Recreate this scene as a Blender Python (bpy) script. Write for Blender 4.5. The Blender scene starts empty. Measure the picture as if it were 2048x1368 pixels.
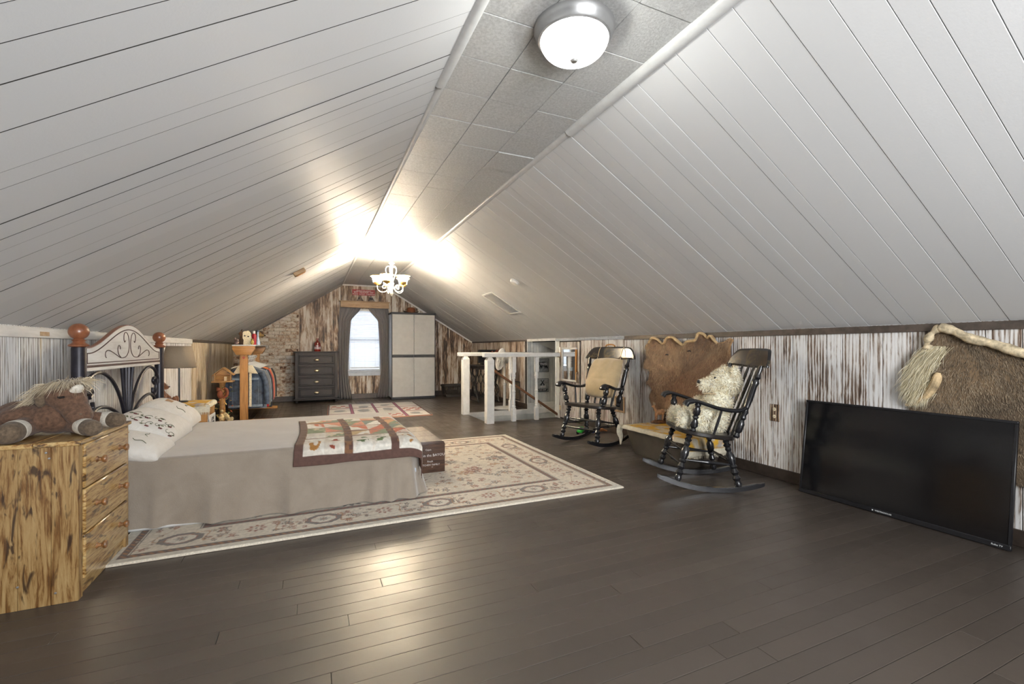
import bpy, bmesh, math, random
import numpy as np
from mathutils import Vector, Matrix, Euler, noise as mnoise

random.seed(7)
rng = np.random.default_rng(11)
S = bpy.context.scene
COL = S.collection
PI = math.pi
R = math.radians

# ---------------------------------------------------------------- camera, world, lights, exposure
FPX = 905.0
cam_d = bpy.data.cameras.new('camera')
cam = bpy.data.objects.new('camera', cam_d)
COL.objects.link(cam)
cam.location = (0, 0, 1.10)
cam.rotation_euler = (PI / 2, 0, -math.atan(403 / 905))
cam_d.sensor_width = 36
cam_d.lens = FPX * 36 / 2048
cam_d.shift_y = 13 / 2048
cam_d.clip_start = 0.02
S.camera = cam
S.view_settings.view_transform = 'Standard'
S.view_settings.look = 'None'
S.view_settings.gamma = 1
S.view_settings.use_curve_mapping = False
S.view_settings.exposure = 1.32
S.cycles.use_denoising = True
S.cycles.max_bounces = 10
S.cycles.diffuse_bounces = 6
S.cycles.glossy_bounces = 4
S.cycles.transparent_max_bounces = 16
S.cycles.sample_clamp_indirect = 6
S.cycles.caustics_reflective = False
S.cycles.caustics_refractive = False

W = bpy.data.worlds.new('world')
S.world = W
W.use_nodes = True
W.node_tree.nodes['Background'].inputs[0].default_value = (0.86, 0.93, 1.0, 1)
W.node_tree.nodes['Background'].inputs[1].default_value = 0.4


def area(name, loc, rot, sx, sy, power, color):
    l = bpy.data.lights.new(name, 'AREA')
    l.shape = 'RECTANGLE'
    l.size = sx
    l.size_y = sy
    l.energy = power
    l.color = color
    o = bpy.data.objects.new(name, l)
    COL.objects.link(o)
    o.location = loc
    o.rotation_euler = rot
    return o


# daylight outside the far gable window; added fill light behind the camera, outside an unseen made-up window
area('daylight_far_window', (1.10, 10.95, 1.35), (-PI / 2, 0, 0), 1.0, 1.6, 20, (0.90, 0.95, 1.0))
area('fill_behind_camera', (1.10, -1.95, 1.40), (PI / 2, 0, 0), 1.9, 1.6, 140, (0.97, 0.985, 1.0))
CHANDELIER_W = 4.0
SHADE_GLOW = 74.0
CEILING_LAMP_W = 14.0

# ---------------------------------------------------------------- helpers: objects
def link(o):
    COL.objects.link(o)
    return o


def thing(name, label, cat, loc=(0, 0, 0), rot=(0, 0, 0), group=None):
    o = bpy.data.objects.new(name, None)
    o.empty_display_size = 0.1
    o.location = loc
    o.rotation_euler = rot
    o['label'] = label
    o['category'] = cat
    if group:
        o['group'] = group
    return link(o)


def tag(o, label, cat, group=None, kind=None):
    o['label'] = label
    o['category'] = cat
    if group:
        o['group'] = group
    if kind:
        o['kind'] = kind
    return o


def root_of(o):
    while o.parent:
        o = o.parent
    return o


def obj(name, bm, m, parent=None, world=False, smooth=True, angle=38, label=None, kind=None):
    if world and parent is not None:
        bm.transform(root_of(parent).matrix_basis.inverted())
    me = bpy.data.meshes.new(name)
    bm.normal_update()
    bm.to_mesh(me)
    bm.free()
    return obj_me(name, me, m, parent, smooth, angle, label, kind)


def obj_me(name, me, m, parent=None, smooth=True, angle=38, label=None, kind=None):
    if m is not None:
        for mm in (m if isinstance(m, (list, tuple)) else [m]):
            me.materials.append(mm)
    if smooth and len(me.polygons):
        me.polygons.foreach_set('use_smooth', [True] * len(me.polygons))
        if angle:
            me.set_sharp_from_angle(angle=R(angle))
    o = bpy.data.objects.new(name, me)
    link(o)
    if parent is not None:
        o.parent = parent
    if label:
        o['label'] = label
    if kind:
        o['kind'] = kind
    return o


def struct(name, bm, m, parent=None, **k):
    o = obj(name, bm, m, parent, **k)
    if parent is None:
        o['kind'] = 'structure'
    return o


def copy_tree(o, parent=None):
    c = o.copy()
    link(c)
    if parent is not None:
        c.parent = parent
    for ch in [x for x in bpy.data.objects if x.parent == o]:
        copy_tree(ch, c)
    return c


# ---------------------------------------------------------------- helpers: geometry
def BM():
    return bmesh.new()


def V(*a):
    return Vector(a)


def box(bm, c, s, bev=0.0, M=None, seg=1):
    hx, hy, hz = s[0] / 2, s[1] / 2, s[2] / 2
    vs = []
    for dx in (-1, 1):
        for dy in (-1, 1):
            for dz in (-1, 1):
                p = Vector((c[0] + dx * hx, c[1] + dy * hy, c[2] + dz * hz))
                if M is not None:
                    p = M @ p
                vs.append(bm.verts.new(p))
    F = [(0, 1, 3, 2), (4, 6, 7, 5), (0, 4, 5, 1), (2, 3, 7, 6), (0, 2, 6, 4), (1, 5, 7, 3)]
    fs = [bm.faces.new([vs[i] for i in f]) for f in F]
    if bev > 0:
        es = list({e for f in fs for e in f.edges})
        bmesh.ops.bevel(bm, geom=es, offset=bev, segments=seg, affect='EDGES', profile=0.5)
    return bm


def boxb(a, b, bev=0.0):
    bm = BM()
    c = [(a[i] + b[i]) / 2 for i in range(3)]
    s = [abs(b[i] - a[i]) for i in range(3)]
    return box(bm, c, s, bev)


def addbox(bm, a, b, bev=0.0, M=None):
    c = [(a[i] + b[i]) / 2 for i in range(3)]
    s = [abs(b[i] - a[i]) for i in range(3)]
    return box(bm, c, s, bev, M)


def lathe(bm, prof, seg=20, M=None, cap=True):
    rings = []
    for r, z in prof:
        if r < 1e-5:
            p = Vector((0, 0, z))
            rings.append([bm.verts.new(M @ p if M is not None else p)])
        else:
            ring = []
            for i in range(seg):
                a = 2 * PI * i / seg
                p = Vector((r * math.cos(a), r * math.sin(a), z))
                ring.append(bm.verts.new(M @ p if M is not None else p))
            rings.append(ring)
    for A, B in zip(rings, rings[1:]):
        for i in range(seg):
            j = (i + 1) % seg
            if len(A) == 1 and len(B) == 1:
                continue
            if len(A) == 1:
                bm.faces.new((A[0], B[j], B[i]))
            elif len(B) == 1:
                bm.faces.new((A[i], A[j], B[0]))
            else:
                bm.faces.new((A[i], A[j], B[j], B[i]))
    if cap:
        if len(rings[0]) > 1:
            bm.faces.new(list(reversed(rings[0])))
        if len(rings[-1]) > 1:
            bm.faces.new(rings[-1])
    return bm


def between(p, q):
    """matrix that maps +z to q-p with origin p"""
    p = Vector(p)
    d = Vector(q) - p
    return Matrix.Translation(p) @ d.to_track_quat('Z', 'Y').to_matrix().to_4x4(), d.length


def turned(bm, p, q, prof, seg=14):
    """prof: list of (t 0..1, radius)"""
    M, L = between(p, q)
    return lathe(bm, [(r, t * L) for t, r in prof], seg, M)


def tube(bm, pts, r, seg=8, closed=False, flat=None):
    pts = [Vector(p) for p in pts]
    n = len(pts)
    rs = r if isinstance(r, (list, tuple)) else [r] * n
    tan = []
    for i in range(n):
        if closed:
            t = pts[(i + 1) % n] - pts[i - 1]
        else:
            t = pts[min(i + 1, n - 1)] - pts[max(i - 1, 0)]
        tan.append(t.normalized())
    ref = Vector((0, 0, 1)) if abs(tan[0].z) < 0.9 else Vector((1, 0, 0))
    nrm = (ref - tan[0] * ref.dot(tan[0])).normalized()
    rings = []
    for i in range(n):
        nrm = (nrm - tan[i] * nrm.dot(tan[i])).normalized()
        b = tan[i].cross(nrm)
        ring = []
        for k in range(seg):
            a = 2 * PI * k / seg
            fx, fy = (1, 1) if flat is None else flat
            ring.append(bm.verts.new(pts[i] + nrm * (math.cos(a) * rs[i] * fx) + b * (math.sin(a) * rs[i] * fy)))
        rings.append(ring)
    m = n if closed else n - 1
    for i in range(m):
        A, B = rings[i], rings[(i + 1) % n]
        for k in range(seg):
            j = (k + 1) % seg
            bm.faces.new((A[k], A[j], B[j], B[k]))
    if not closed:
        bm.faces.new(list(reversed(rings[0])))
        bm.faces.new(rings[-1])
    return bm


def smoothpath(pts, n=8):
    """Catmull-Rom through pts"""
    P = [Vector(p) for p in pts]
    P = [P[0] * 2 - P[1]] + P + [P[-1] * 2 - P[-2]]
    out = []
    for i in range(1, len(P) - 2):
        for k in range(n):
            t = k / n
            a, b, c, d = P[i - 1], P[i], P[i + 1], P[i + 2]
            out.append(0.5 * ((2 * b) + (c - a) * t + (2 * a - 5 * b + 4 * c - d) * t * t + (3 * b - a - 3 * c + d) * t ** 3))
    out.append(P[-2])
    return out


def prism(bm, poly, d, M=None, bev=0.0):
    """2D poly in local XY extruded along local z from 0 to d"""
    A = [bm.verts.new((M @ Vector((x, y, 0))) if M is not None else (x, y, 0)) for x, y in poly]
    B = [bm.verts.new((M @ Vector((x, y, d))) if M is not None else (x, y, d)) for x, y in poly]
    n = len(poly)
    fs = [bm.faces.new(list(reversed(A))), bm.faces.new(B)]
    for i in range(n):
        j = (i + 1) % n
        fs.append(bm.faces.new((A[i], A[j], B[j], B[i])))
    if bev > 0:
        es = [e for f in fs[:2] for e in f.edges]
        bmesh.ops.bevel(bm, geom=list(set(es)), offset=bev, segments=2, affect='EDGES', profile=0.5)
    return bm


def ell(bm, c, r, M=None, u=16, v=10):
    T = Matrix.Translation(Vector(c))
    if M is not None:
        T = T @ M.to_4x4()
    r = (r, r, r) if not isinstance(r, (tuple, list)) else r
    D = Matrix.Diagonal((r[0], r[1], r[2], 1))
    bmesh.ops.create_uvsphere(bm, u_segments=u, v_segments=v, radius=1, matrix=T @ D)
    return bm


def capsule(bm, p, q, r0, r1, n=6):
    p, q = Vector(p), Vector(q)
    for i in range(n + 1):
        t = i / n
        ell(bm, p.lerp(q, t), r0 + (r1 - r0) * t, u=12, v=8)
    return bm


def grid(bm, nu, nv, f, close_u=False):
    vs = [[bm.verts.new(f(i / (nu if close_u else nu - 1), j / (nv - 1))) for j in range(nv)] for i in range(nu)]
    for i in range(nu if close_u else nu - 1):
        for j in range(nv - 1):
            k = (i + 1) % nu
            bm.faces.new((vs[i][j], vs[k][j], vs[k][j + 1], vs[i][j + 1]))
    return vs


def remesh(o, vox, smooth_it=6, fac=0.5):
    m = o.modifiers.new('remesh', 'REMESH')
    m.mode = 'VOXEL'
    m.voxel_size = vox
    m.use_smooth_shade = True
    s = o.modifiers.new('smooth', 'SMOOTH')
    s.iterations = smooth_it
    s.factor = fac
    return o


def solidify(o, t, offset=0):
    m = o.modifiers.new('solid', 'SOLIDIFY')
    m.thickness = t
    m.offset = offset
    return o


def text_bm(s, size, depth, M, font_space=1.0, bold=0.0):
    c = bpy.data.curves.new('txt', 'FONT')
    c.body = s
    c.size = size
    c.extrude = depth
    c.align_x = 'CENTER'
    c.align_y = 'CENTER'
    c.space_character = font_space
    c.offset = bold
    c.resolution_u = 2
    o = bpy.data.objects.new('txt', c)
    COL.objects.link(o)
    dg = bpy.context.evaluated_depsgraph_get()
    me = bpy.data.meshes.new_from_object(o.evaluated_get(dg))
    bm = BM()
    bm.from_mesh(me)
    bm.transform(M)
    COL.objects.unlink(o)
    bpy.data.objects.remove(o)
    bpy.data.curves.remove(c)
    bpy.data.meshes.remove(me)
    return bm


def frame(o, x, y):
    """matrix: local x->x, y->y, z->x cross y, origin o"""
    x = Vector(x).normalized()
    y = Vector(y).normalized()
    z = x.cross(y)
    M = Matrix.Identity(4)
    for i in range(3):
        M[i][0], M[i][1], M[i][2], M[i][3] = x[i], y[i], z[i], o[i]
    return M


def merge(dst, src):
    me = bpy.data.meshes.new('tmp')
    src.to_mesh(me)
    src.free()
    dst.from_mesh(me)
    bpy.data.meshes.remove(me)
    return dst


# ---------------------------------------------------------------- helpers: materials
class NT:
    def __init__(self, name):
        self.m = bpy.data.materials.new(name)
        self.m.use_nodes = True
        self.t = self.m.node_tree
        self.b = self.t.nodes['Principled BSDF']
        self.out = self.t.nodes['Material Output']

    def n(self, typ, **k):
        nd = self.t.nodes.new(typ)
        for a, v in k.items():
            if a.startswith('i_'):
                key = a[2:]
                key = int(key) if key.isdigit() else key.replace('_', ' ')
                nd.inputs[key].default_value = v
            else:
                setattr(nd, a, v)
        return nd

    def l(self, a, b):
        self.t.links.new(a, b)

    def coords(self, scale=(1, 1, 1), rnd=True, kind='Object'):
        tc = self.n('ShaderNodeTexCoord')
        src = tc.outputs[kind]
        if rnd:
            oi = self.n('ShaderNodeObjectInfo')
            mul = self.n('ShaderNodeVectorMath', operation='SCALE')
            mul.inputs[0].default_value = (13.0, 17.0, 23.0)
            self.l(oi.outputs['Random'], mul.inputs['Scale'])
            ad = self.n('ShaderNodeVectorMath', operation='ADD')
            self.l(src, ad.inputs[0])
            self.l(mul.outputs[0], ad.inputs[1])
            src = ad.outputs[0]
        mp = self.n('ShaderNodeMapping')
        mp.inputs['Scale'].default_value = scale
        self.l(src, mp.inputs[0])
        return mp.outputs[0]

    def noise(self, vec, scale, detail=6, rough=0.6, dist=0.0):
        nd = self.n('ShaderNodeTexNoise', i_Scale=scale, i_Detail=detail, i_Roughness=rough, i_Distortion=dist)
        self.l(vec, nd.inputs['Vector'])
        return nd.outputs['Fac']

    def ramp(self, fac, stops, interp='LINEAR'):
        nd = self.n('ShaderNodeValToRGB')
        cr = nd.color_ramp
        cr.interpolation = interp
        while len(cr.elements) < len(stops):
            cr.elements.new(0.5)
        for e, (p, c) in zip(cr.elements, stops):
            e.position = p
            e.color = (*c, 1) if len(c) == 3 else c
        self.l(fac, nd.inputs[0])
        return nd.outputs[0]

    def math(self, op, a, b=None, c=None):
        nd = self.n('ShaderNodeMath', operation=op)
        for i, x in enumerate((a, b, c)):
            if x is None:
                continue
            if isinstance(x, (int, float)):
                nd.inputs[i].default_value = x
            else:
                self.l(x, nd.inputs[i])
        return nd.outputs[0]

    def mix(self, fac, a, b, mode='MIX'):
        nd = self.n('ShaderNodeMix', data_type='RGBA', blend_type=mode)
        for i, x in ((0, fac), (6, a), (7, b)):
            if isinstance(x, (int, float)):
                nd.inputs[i].default_value = x
            elif isinstance(x, tuple):
                nd.inputs[i].default_value = (*x, 1)
            else:
                self.l(x, nd.inputs[i])
        return nd.outputs[2]

    def bump(self, h, strength=0.3, dist=0.01):
        nd = self.n('ShaderNodeBump', i_Strength=strength, i_Distance=dist)
        self.l(h, nd.inputs['Height'])
        self.l(nd.outputs[0], self.b.inputs['Normal'])
        return nd

    def set(self, color=None, rough=None, metal=None, spec=None, coat=None, coat_r=None, sheen=None, emit=None, estr=None):
        def s(key, v):
            if v is None:
                return
            if isinstance(v, (int, float)):
                self.b.inputs[key].default_value = v
            elif isinstance(v, tuple):
                self.b.inputs[key].default_value = (*v, 1)
            else:
                self.l(v, self.b.inputs[key])
        s('Base Color', color)
        s('Roughness', rough)
        s('Metallic', metal)
        s('Specular IOR Level', spec)
        s('Coat Weight', coat)
        s('Coat Roughness', coat_r)
        s('Sheen Weight', sheen)
        s('Emission Color', emit)
        s('Emission Strength', estr)
        return self.m


def plain(name, color, rough=0.5, metal=0.0, var=0.12, scale=20, bump=0.08, spec=None, coat=None, sheen=None):
    t = NT(name)
    v = t.coords((1, 1, 1), rnd=False)
    f = t.noise(v, scale, 5)
    lo = tuple(max(0, c * (1 - var * 2)) for c in color)
    hi = tuple(min(1, c * (1 + var * 2)) for c in color)
    c = t.ramp(f, [(0.3, lo), (0.7, hi)])
    if bump:
        t.bump(f, bump, 0.004)
    return t.set(c, rough, metal, spec, coat, 0.15 if coat else None, sheen)


def wood(name, stops, scale, rough=0.5, dist=1.5, nscale=3.0, bump=0.15, coat=None, knots=None, rnd=True):
    t = NT(name)
    v = t.coords(scale, rnd)
    f = t.noise(v, nscale, 8, 0.62, dist)
    f2 = t.noise(v, nscale * 5, 4, 0.7, 0.4)
    g = t.math('ADD', t.math('MULTIPLY', f, 0.72), t.math('MULTIPLY', f2, 0.28))
    c = t.ramp(g, stops)
    if knots:
        v2 = t.coords(knots[0], rnd)
        k = t.noise(v2, knots[1], 3, 0.5, 0.8)
        kk = t.ramp(k, [(knots[2], (0, 0, 0)), (knots[2] + 0.09, (1, 1, 1))])
        c = t.mix(t.math('MULTIPLY', kk, knots[4] if len(knots) > 4 else 0.9), c, knots[3])
    if bump:
        t.bump(g, bump, 0.004)
    return t.set(c, rough, coat=coat, coat_r=0.18 if coat else None)


def attr_mat(name, rough=0.85, bump=0.25, bscale=220, sheen=None, spec=None, bdist=0.004):
    t = NT(name)
    a = t.n('ShaderNodeVertexColor', layer_name='Col')
    v = t.coords((1, 1, 1), False)
    f = t.noise(v, bscale, 3, 0.7)
    c = t.mix(0.35, a.outputs[0], t.mix(f, (0.25, 0.25, 0.25), (1.1, 1.1, 1.1)), 'MULTIPLY')
    t.bump(f, bump, bdist)
    return t.set(c, rough, sheen=sheen, spec=spec)


def set_col(me, cols):
    """cols: (nverts,3) linear"""
    a = me.color_attributes.new('Col', 'FLOAT_COLOR', 'POINT')
    arr = np.ones((len(me.vertices), 4), dtype=np.float32)
    arr[:, :3] = cols
    a.data.foreach_set('color', arr.ravel())


def lin(r, g, b):
    f = lambda c: ((c / 255 + 0.055) / 1.055) ** 2.4 if c / 255 > 0.04045 else c / 255 / 12.92
    return (f(r), f(g), f(b))


# ceiling boards: off-white satin paint
t = NT('ceiling_paint')
v = t.coords((1, 1, 1))
f = t.noise(v, 90, 4, 0.6)
t.bump(f, 0.10, 0.004)
oi = t.n('ShaderNodeObjectInfo')
M_CEIL = t.set(t.mix(oi.outputs['Random'], (0.60, 0.60, 0.60), (0.635, 0.635, 0.635)), 0.47, spec=0.26)
# textured ceiling tiles
t = NT('ceiling_tile')
v = t.coords((1, 1, 1))
f = t.noise(v, 75, 6, 0.75)
f2 = t.ramp(f, [(0.38, (0, 0, 0)), (0.62, (1, 1, 1))])
t.bump(f2, 0.45, 0.006)
M_TILE = t.set(t.mix(f2, (0.42, 0.42, 0.41), (0.58, 0.58, 0.57)), 0.40)
M_TRIMW = plain('white_trim', (0.60, 0.60, 0.59), 0.4, var=0.04, scale=14)
M_GAP = plain('dark_gap', (0.03, 0.026, 0.022), 0.9, bump=0)


def whitewash(name, stops, streak=(30, 30, 3.4), k_patch=0.5, patch=(2.2, 2.2, 0.7), rough=0.55, bump=0.25):
    t = NT(name)
    v = t.coords(streak)
    a1 = t.noise(v, .62, 8, 0.62, 2.6)
    a2 = t.noise(v, 2.6, 6, 0.7, 1.0)
    a = t.math('ADD', t.math('MULTIPLY', a1, .68), t.math('MULTIPLY', a2, .32))
    v2 = t.coords(patch)
    b = t.noise(v2, 1.6, 4, 0.6, 0.5)
    v3 = t.coords((9, 9, 0.55))
    wv = t.n('ShaderNodeTexWave', wave_type='RINGS', i_Scale=1.5, i_Distortion=7.0, i_Detail=3.0, i_Detail_Scale=1.4)
    t.l(v3, wv.inputs['Vector'])
    g = t.math('ADD', t.math('MULTIPLY', a, 0.75), t.math('MULTIPLY', t.math('SUBTRACT', b, 0.5), k_patch))
    g = t.math('ADD', g, t.math('MULTIPLY', wv.outputs['Fac'], 0.16))
    c = t.ramp(g, stops)
    t.bump(g, bump, 0.006)
    return t.set(c, rough)


M_WALLR = whitewash('whitewashed_planks', [(0.27, (0.035, 0.022, 0.016)), (0.345, (0.17, 0.11, 0.075)), (0.40, (0.36, 0.31, 0.27)), (0.45, (0.60, 0.575, 0.55)), (0.54, (0.72, 0.71, 0.70)), (0.7, (0.80, 0.80, 0.80))])
M_WALLL = whitewash('pale_planks', [(0.31, (0.10, 0.08, 0.07)), (0.375, (0.38, 0.35, 0.32)), (0.425, (0.64, 0.63, 0.62)), (0.50, (0.78, 0.78, 0.78)), (0.62, (0.84, 0.84, 0.85))], streak=(64, 64, 3.0), k_patch=0.26)
M_WALLLB = whitewash('stained_planks', [(0.26, (0.05, 0.035, 0.02)), (0.36, (0.30, 0.20, 0.10)), (0.44, (0.52, 0.42, 0.27)), (0.54, (0.62, 0.56, 0.47)), (0.66, (0.70, 0.68, 0.65))], k_patch=0.5)
M_WALLF = whitewash('distressed_planks', [(0.29, (0.035, 0.02, 0.012)), (0.39, (0.20, 0.12, 0.07)), (0.46, (0.42, 0.32, 0.23)), (0.53, (0.58, 0.52, 0.45)), (0.68, (0.70, 0.66, 0.60))], streak=(26, 26, 4.2), k_patch=0.8)
# painted brick panel
t = NT('whitewashed_brick')
v = t.coords((1, 1, 1))
a = t.noise(v, 14, 8, 0.7, 0.8)
b = t.noise(v, 2.2, 3, 0.5)
g = t.math('ADD', t.math('MULTIPLY', a, 0.8), t.math('MULTIPLY', t.math('SUBTRACT', b, 0.4), 0.5))
t.bump(a, 0.5, 0.01)
M_BRICK = t.set(t.ramp(g, [(0.26, (0.03, 0.02, 0.015)), (0.36, (0.25, 0.13, 0.07)), (0.43, (0.48, 0.38, 0.28)), (0.52, (0.64, 0.58, 0.50)), (0.68, (0.72, 0.68, 0.62))]), 0.8)
M_MORTAR = plain('pale_mortar', (0.52, 0.45, 0.36), 0.9, var=0.3, scale=30, bump=0.3)
# floor paint
t = NT('brown_floor_paint')
v = t.coords((1, 1, 1))
f = t.noise(v, 40, 6, 0.65)
v2 = t.coords((3, 3, 3), False)
f2 = t.noise(v2, 1.5, 4, 0.6)
oi = t.n('ShaderNodeObjectInfo')
c = t.mix(oi.outputs['Random'], (0.057, 0.046, 0.038), (0.072, 0.058, 0.048))
rg = t.n('ShaderNodeMapRange')
t.l(f2, rg.inputs[0])
rg.inputs[1].default_value = 0.3
rg.inputs[2].default_value = 0.7
rg.inputs[3].default_value = 0.30
rg.inputs[4].default_value = 0.44
t.bump(f, 0.06, 0.004)
M_FLOOR = t.set(c, rg.outputs[0], spec=0.5)
M_BASE = plain('brown_baseboard_paint', (0.045, 0.033, 0.026), 0.4, var=0.15)
M_TRIMB = plain('brown_trim_paint', (0.075, 0.058, 0.048), 0.45, var=0.2)
M_BEAD = plain('beadboard_paint', (0.56, 0.57, 0.55), 0.45, var=0.05, scale=12)
M_WHITE = plain('white_gloss_paint', (0.74, 0.73, 0.70), 0.35, var=0.05, scale=15)
M_GLASS = None
t = NT('window_glass')
tr = t.n('ShaderNodeBsdfTransparent')
gl = t.n('ShaderNodeBsdfGlossy', i_Roughness=0.02)
fr = t.n('ShaderNodeFresnel', i_IOR=1.3)
mx = t.n('ShaderNodeMixShader')
t.l(fr.outputs[0], mx.inputs[0])
t.l(tr.outputs[0], mx.inputs[1])
t.l(gl.outputs[0], mx.inputs[2])
t.l(mx.outputs[0], t.out.inputs[0])
M_GLASS = t.m


def translucent(name, col, fac, transp=0.0, rough=0.5):
    """diffuse cloth / slat / glass that lets light through"""
    t = NT(name)
    d = t.n('ShaderNodeBsdfDiffuse')
    d.inputs[0].default_value = (*col, 1)
    tl = t.n('ShaderNodeBsdfTranslucent')
    tl.inputs[0].default_value = (*col, 1)
    mx = t.n('ShaderNodeMixShader')
    mx.inputs[0].default_value = fac
    t.l(d.outputs[0], mx.inputs[1])
    t.l(tl.outputs[0], mx.inputs[2])
    last = mx.outputs[0]
    if transp:
        tp = t.n('ShaderNodeBsdfTransparent')
        m2 = t.n('ShaderNodeMixShader')
        m2.inputs[0].default_value = transp
        t.l(last, m2.inputs[1])
        t.l(tp.outputs[0], m2.inputs[2])
        last = m2.outputs[0]
    t.l(last, t.out.inputs[0])
    return t.m


M_BLIND = translucent('blind_slat', (0.80, 0.83, 0.87), 0.30)
M_CURT = translucent('grey_curtain', (0.34, 0.32, 0.315), 0.40)
M_BLACK = plain('black_lacquer', (0.012, 0.012, 0.014), 0.26, var=0.2, coat=0.4)
M_IRON = plain('dark_iron', (0.02, 0.018, 0.026), 0.38, var=0.2, metal=0.3)
M_PINE = wood('charred_pine_upright', [(0.30, (0.04, 0.016, 0.006)), (0.42, (0.16, 0.072, 0.018)), (0.50, (0.31, 0.19, 0.072)), (0.62, (0.40, 0.27, 0.12))], (17, 17, 1.5), 0.42, 2.2, 1.6, 0.08, coat=0.3, knots=((26, 26, 6.5), 1.2, 0.58, (0.030, 0.012, 0.005)), rnd=False)
M_PINEH = wood('charred_pine_fronts', [(0.34, (0.05, 0.02, 0.007)), (0.43, (0.24, 0.11, 0.025)), (0.50, (0.43, 0.27, 0.095)), (0.64, (0.57, 0.41, 0.19))], (14, 2.6, 30), 0.33, 1.8, 1.6, 0.06, coat=0.8, knots=((14, 7, 30), 1.1, 0.585, (0.04, 0.016, 0.007), 0.85))
M_OAK = wood('orange_pine', [(0.3, (0.24, 0.10, 0.025)), (0.5, (0.44, 0.21, 0.06)), (0.68, (0.52, 0.28, 0.09))], (14, 14, 1.4), 0.42, 1.0, 2.0, 0.08)
M_OAKH = wood('orange_pine_level', [(0.3, (0.24, 0.10, 0.025)), (0.5, (0.44, 0.21, 0.06)), (0.68, (0.52, 0.28, 0.09))], (1.6, 8, 22), 0.42, 1.0, 2.0, 0.08)
M_CORN = wood('rustic_board', [(0.3, (0.20, 0.11, 0.05)), (0.5, (0.42, 0.28, 0.16)), (0.68, (0.52, 0.38, 0.25))], (1.5, 8, 14), 0.6, 1.5, 2.0, 0.15)
M_FINIAL = wood('red_brown_turning', [(0.3, (0.16, 0.05, 0.02)), (0.6, (0.30, 0.11, 0.05))], (10, 10, 3), 0.35, 1.0, 3.0, 0.05, coat=0.4)
M_CREST = wood('white_headboard_wood', [(0.3, (0.52, 0.50, 0.48)), (0.5, (0.68, 0.67, 0.65)), (0.7, (0.76, 0.75, 0.74))], (10, 1.5, 14), 0.45, 0.8, 2.0, 0.06)
M_GROOVE = plain('reddish_dark_line', (0.06, 0.022, 0.018), 0.5)
M_DARKWD = wood('black_brown_wood', [(0.3, (0.012, 0.009, 0.009)), (0.7, (0.028, 0.022, 0.021))], (14, 14, 1.5), 0.55, 0.8, 2.0, 0.05)
M_BRASS = plain('pale_brass', (0.62, 0.52, 0.36), 0.3, metal=0.9, var=0.08)
M_STEEL = plain('brushed_steel', (0.50, 0.50, 0.50), 0.33, metal=0.85, var=0.05)
M_CREAMIRON = plain('cream_metal', (0.60, 0.55, 0.46), 0.4, var=0.15)
M_PLUSH = plain('brown_plush', (0.115, 0.062, 0.038), 0.95, var=0.22, scale=70, bump=0.5, sheen=0.08)
M_PLUSHD = plain('grey_brown_plush', (0.12, 0.085, 0.055), 0.95, var=0.2, scale=80, bump=0.5, sheen=0.08)
M_PLUSHW = plain('cream_plush', (0.62, 0.58, 0.50), 0.95, var=0.1, scale=80, bump=0.5, sheen=0.1)
M_BEARW = plain('white_shaggy_plush', (0.74, 0.68, 0.54), 0.95, var=0.22, scale=28, bump=0.9, sheen=0.5)
M_TEDDY = plain('teddy_plush', (0.19, 0.075, 0.03), 0.95, var=0.25, scale=60, bump=0.6, sheen=0.3)

# ================================================================= THE SETTING
XL, ZL, XR, ZR = -1.40, 1.221, 3.60, 1.26
CX0, CX1, ZC = 0.63, 1.525, 2.50
Y0, Y1 = -1.5, 10.45
HY0, HY1, HX0 = 6.33, 7.37, 2.42          # stair opening


def roof(x):
    if x < CX0:
        return ZL + (x - XL) * (ZC - ZL) / (CX0 - XL)
    if x > CX1:
        return ZR + (XR - x) * (ZC - ZR) / (XR - CX1)
    return ZC


def side_dark(o):
    """dark-coloured plank edges: dark joints"""
    o.data.materials.append(M_GAP)
    ax = 1 if o.parent and o.parent.name.startswith(('wall_left', 'wall_right')) else 0
    for p in o.data.polygons:
        if abs(p.normal[ax]) > .9:
            p.material_index = 1
    return o


# ---- floor: slab with the stair opening, painted boards on top
bm = BM()
addbox(bm, (-1.6, Y0 - .1, -.14), (3.8, HY0, -.018))
addbox(bm, (-1.6, HY0, -.14), (HX0, HY1, -.018))
addbox(bm, (-1.6, HY1, -.14), (3.8, Y1 + .15, -.018))
floor = struct('floor', bm, M_GAP, smooth=False)
FLB = 0.083


def board(x0, x1, y0, y1):
    dz = random.uniform(-.0004, .0004)
    g = .0010
    bm = boxb((x0 + g, y0 + g, -.018), (x1 - g, y1 - g, dz), .0007)
    obj('floor_board', bm, M_FLOOR, floor, smooth=False)


y = Y0
while y < 5.04:
    cuts = [XL]
    x = XL + random.uniform(.5, 2.9)
    while x < XR - .4:
        cuts.append(x)
        x += random.uniform(1.5, 3.2)
    cuts.append(XR)
    for a, b in zip(cuts, cuts[1:]):
        board(a, b, y, y + FLB)
    y += FLB
ysplit = y
while y < HY0 - .02:
    board(HX0 - .02, XR, y, min(y + FLB, HY0))
    y += FLB
x = XL
while x < HX0 - .03:
    x1 = min(x + FLB, HX0 - .02)
    yc = random.uniform(6.5, 9.2)
    board(x, x1, ysplit, yc)
    board(x, x1, yc, Y1)
    x = x1
x = HX0 - .02
while x < XR - .01:
    x1 = min(x + FLB, XR)
    board(x, x1, HY1, Y1)
    x = x1

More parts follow.
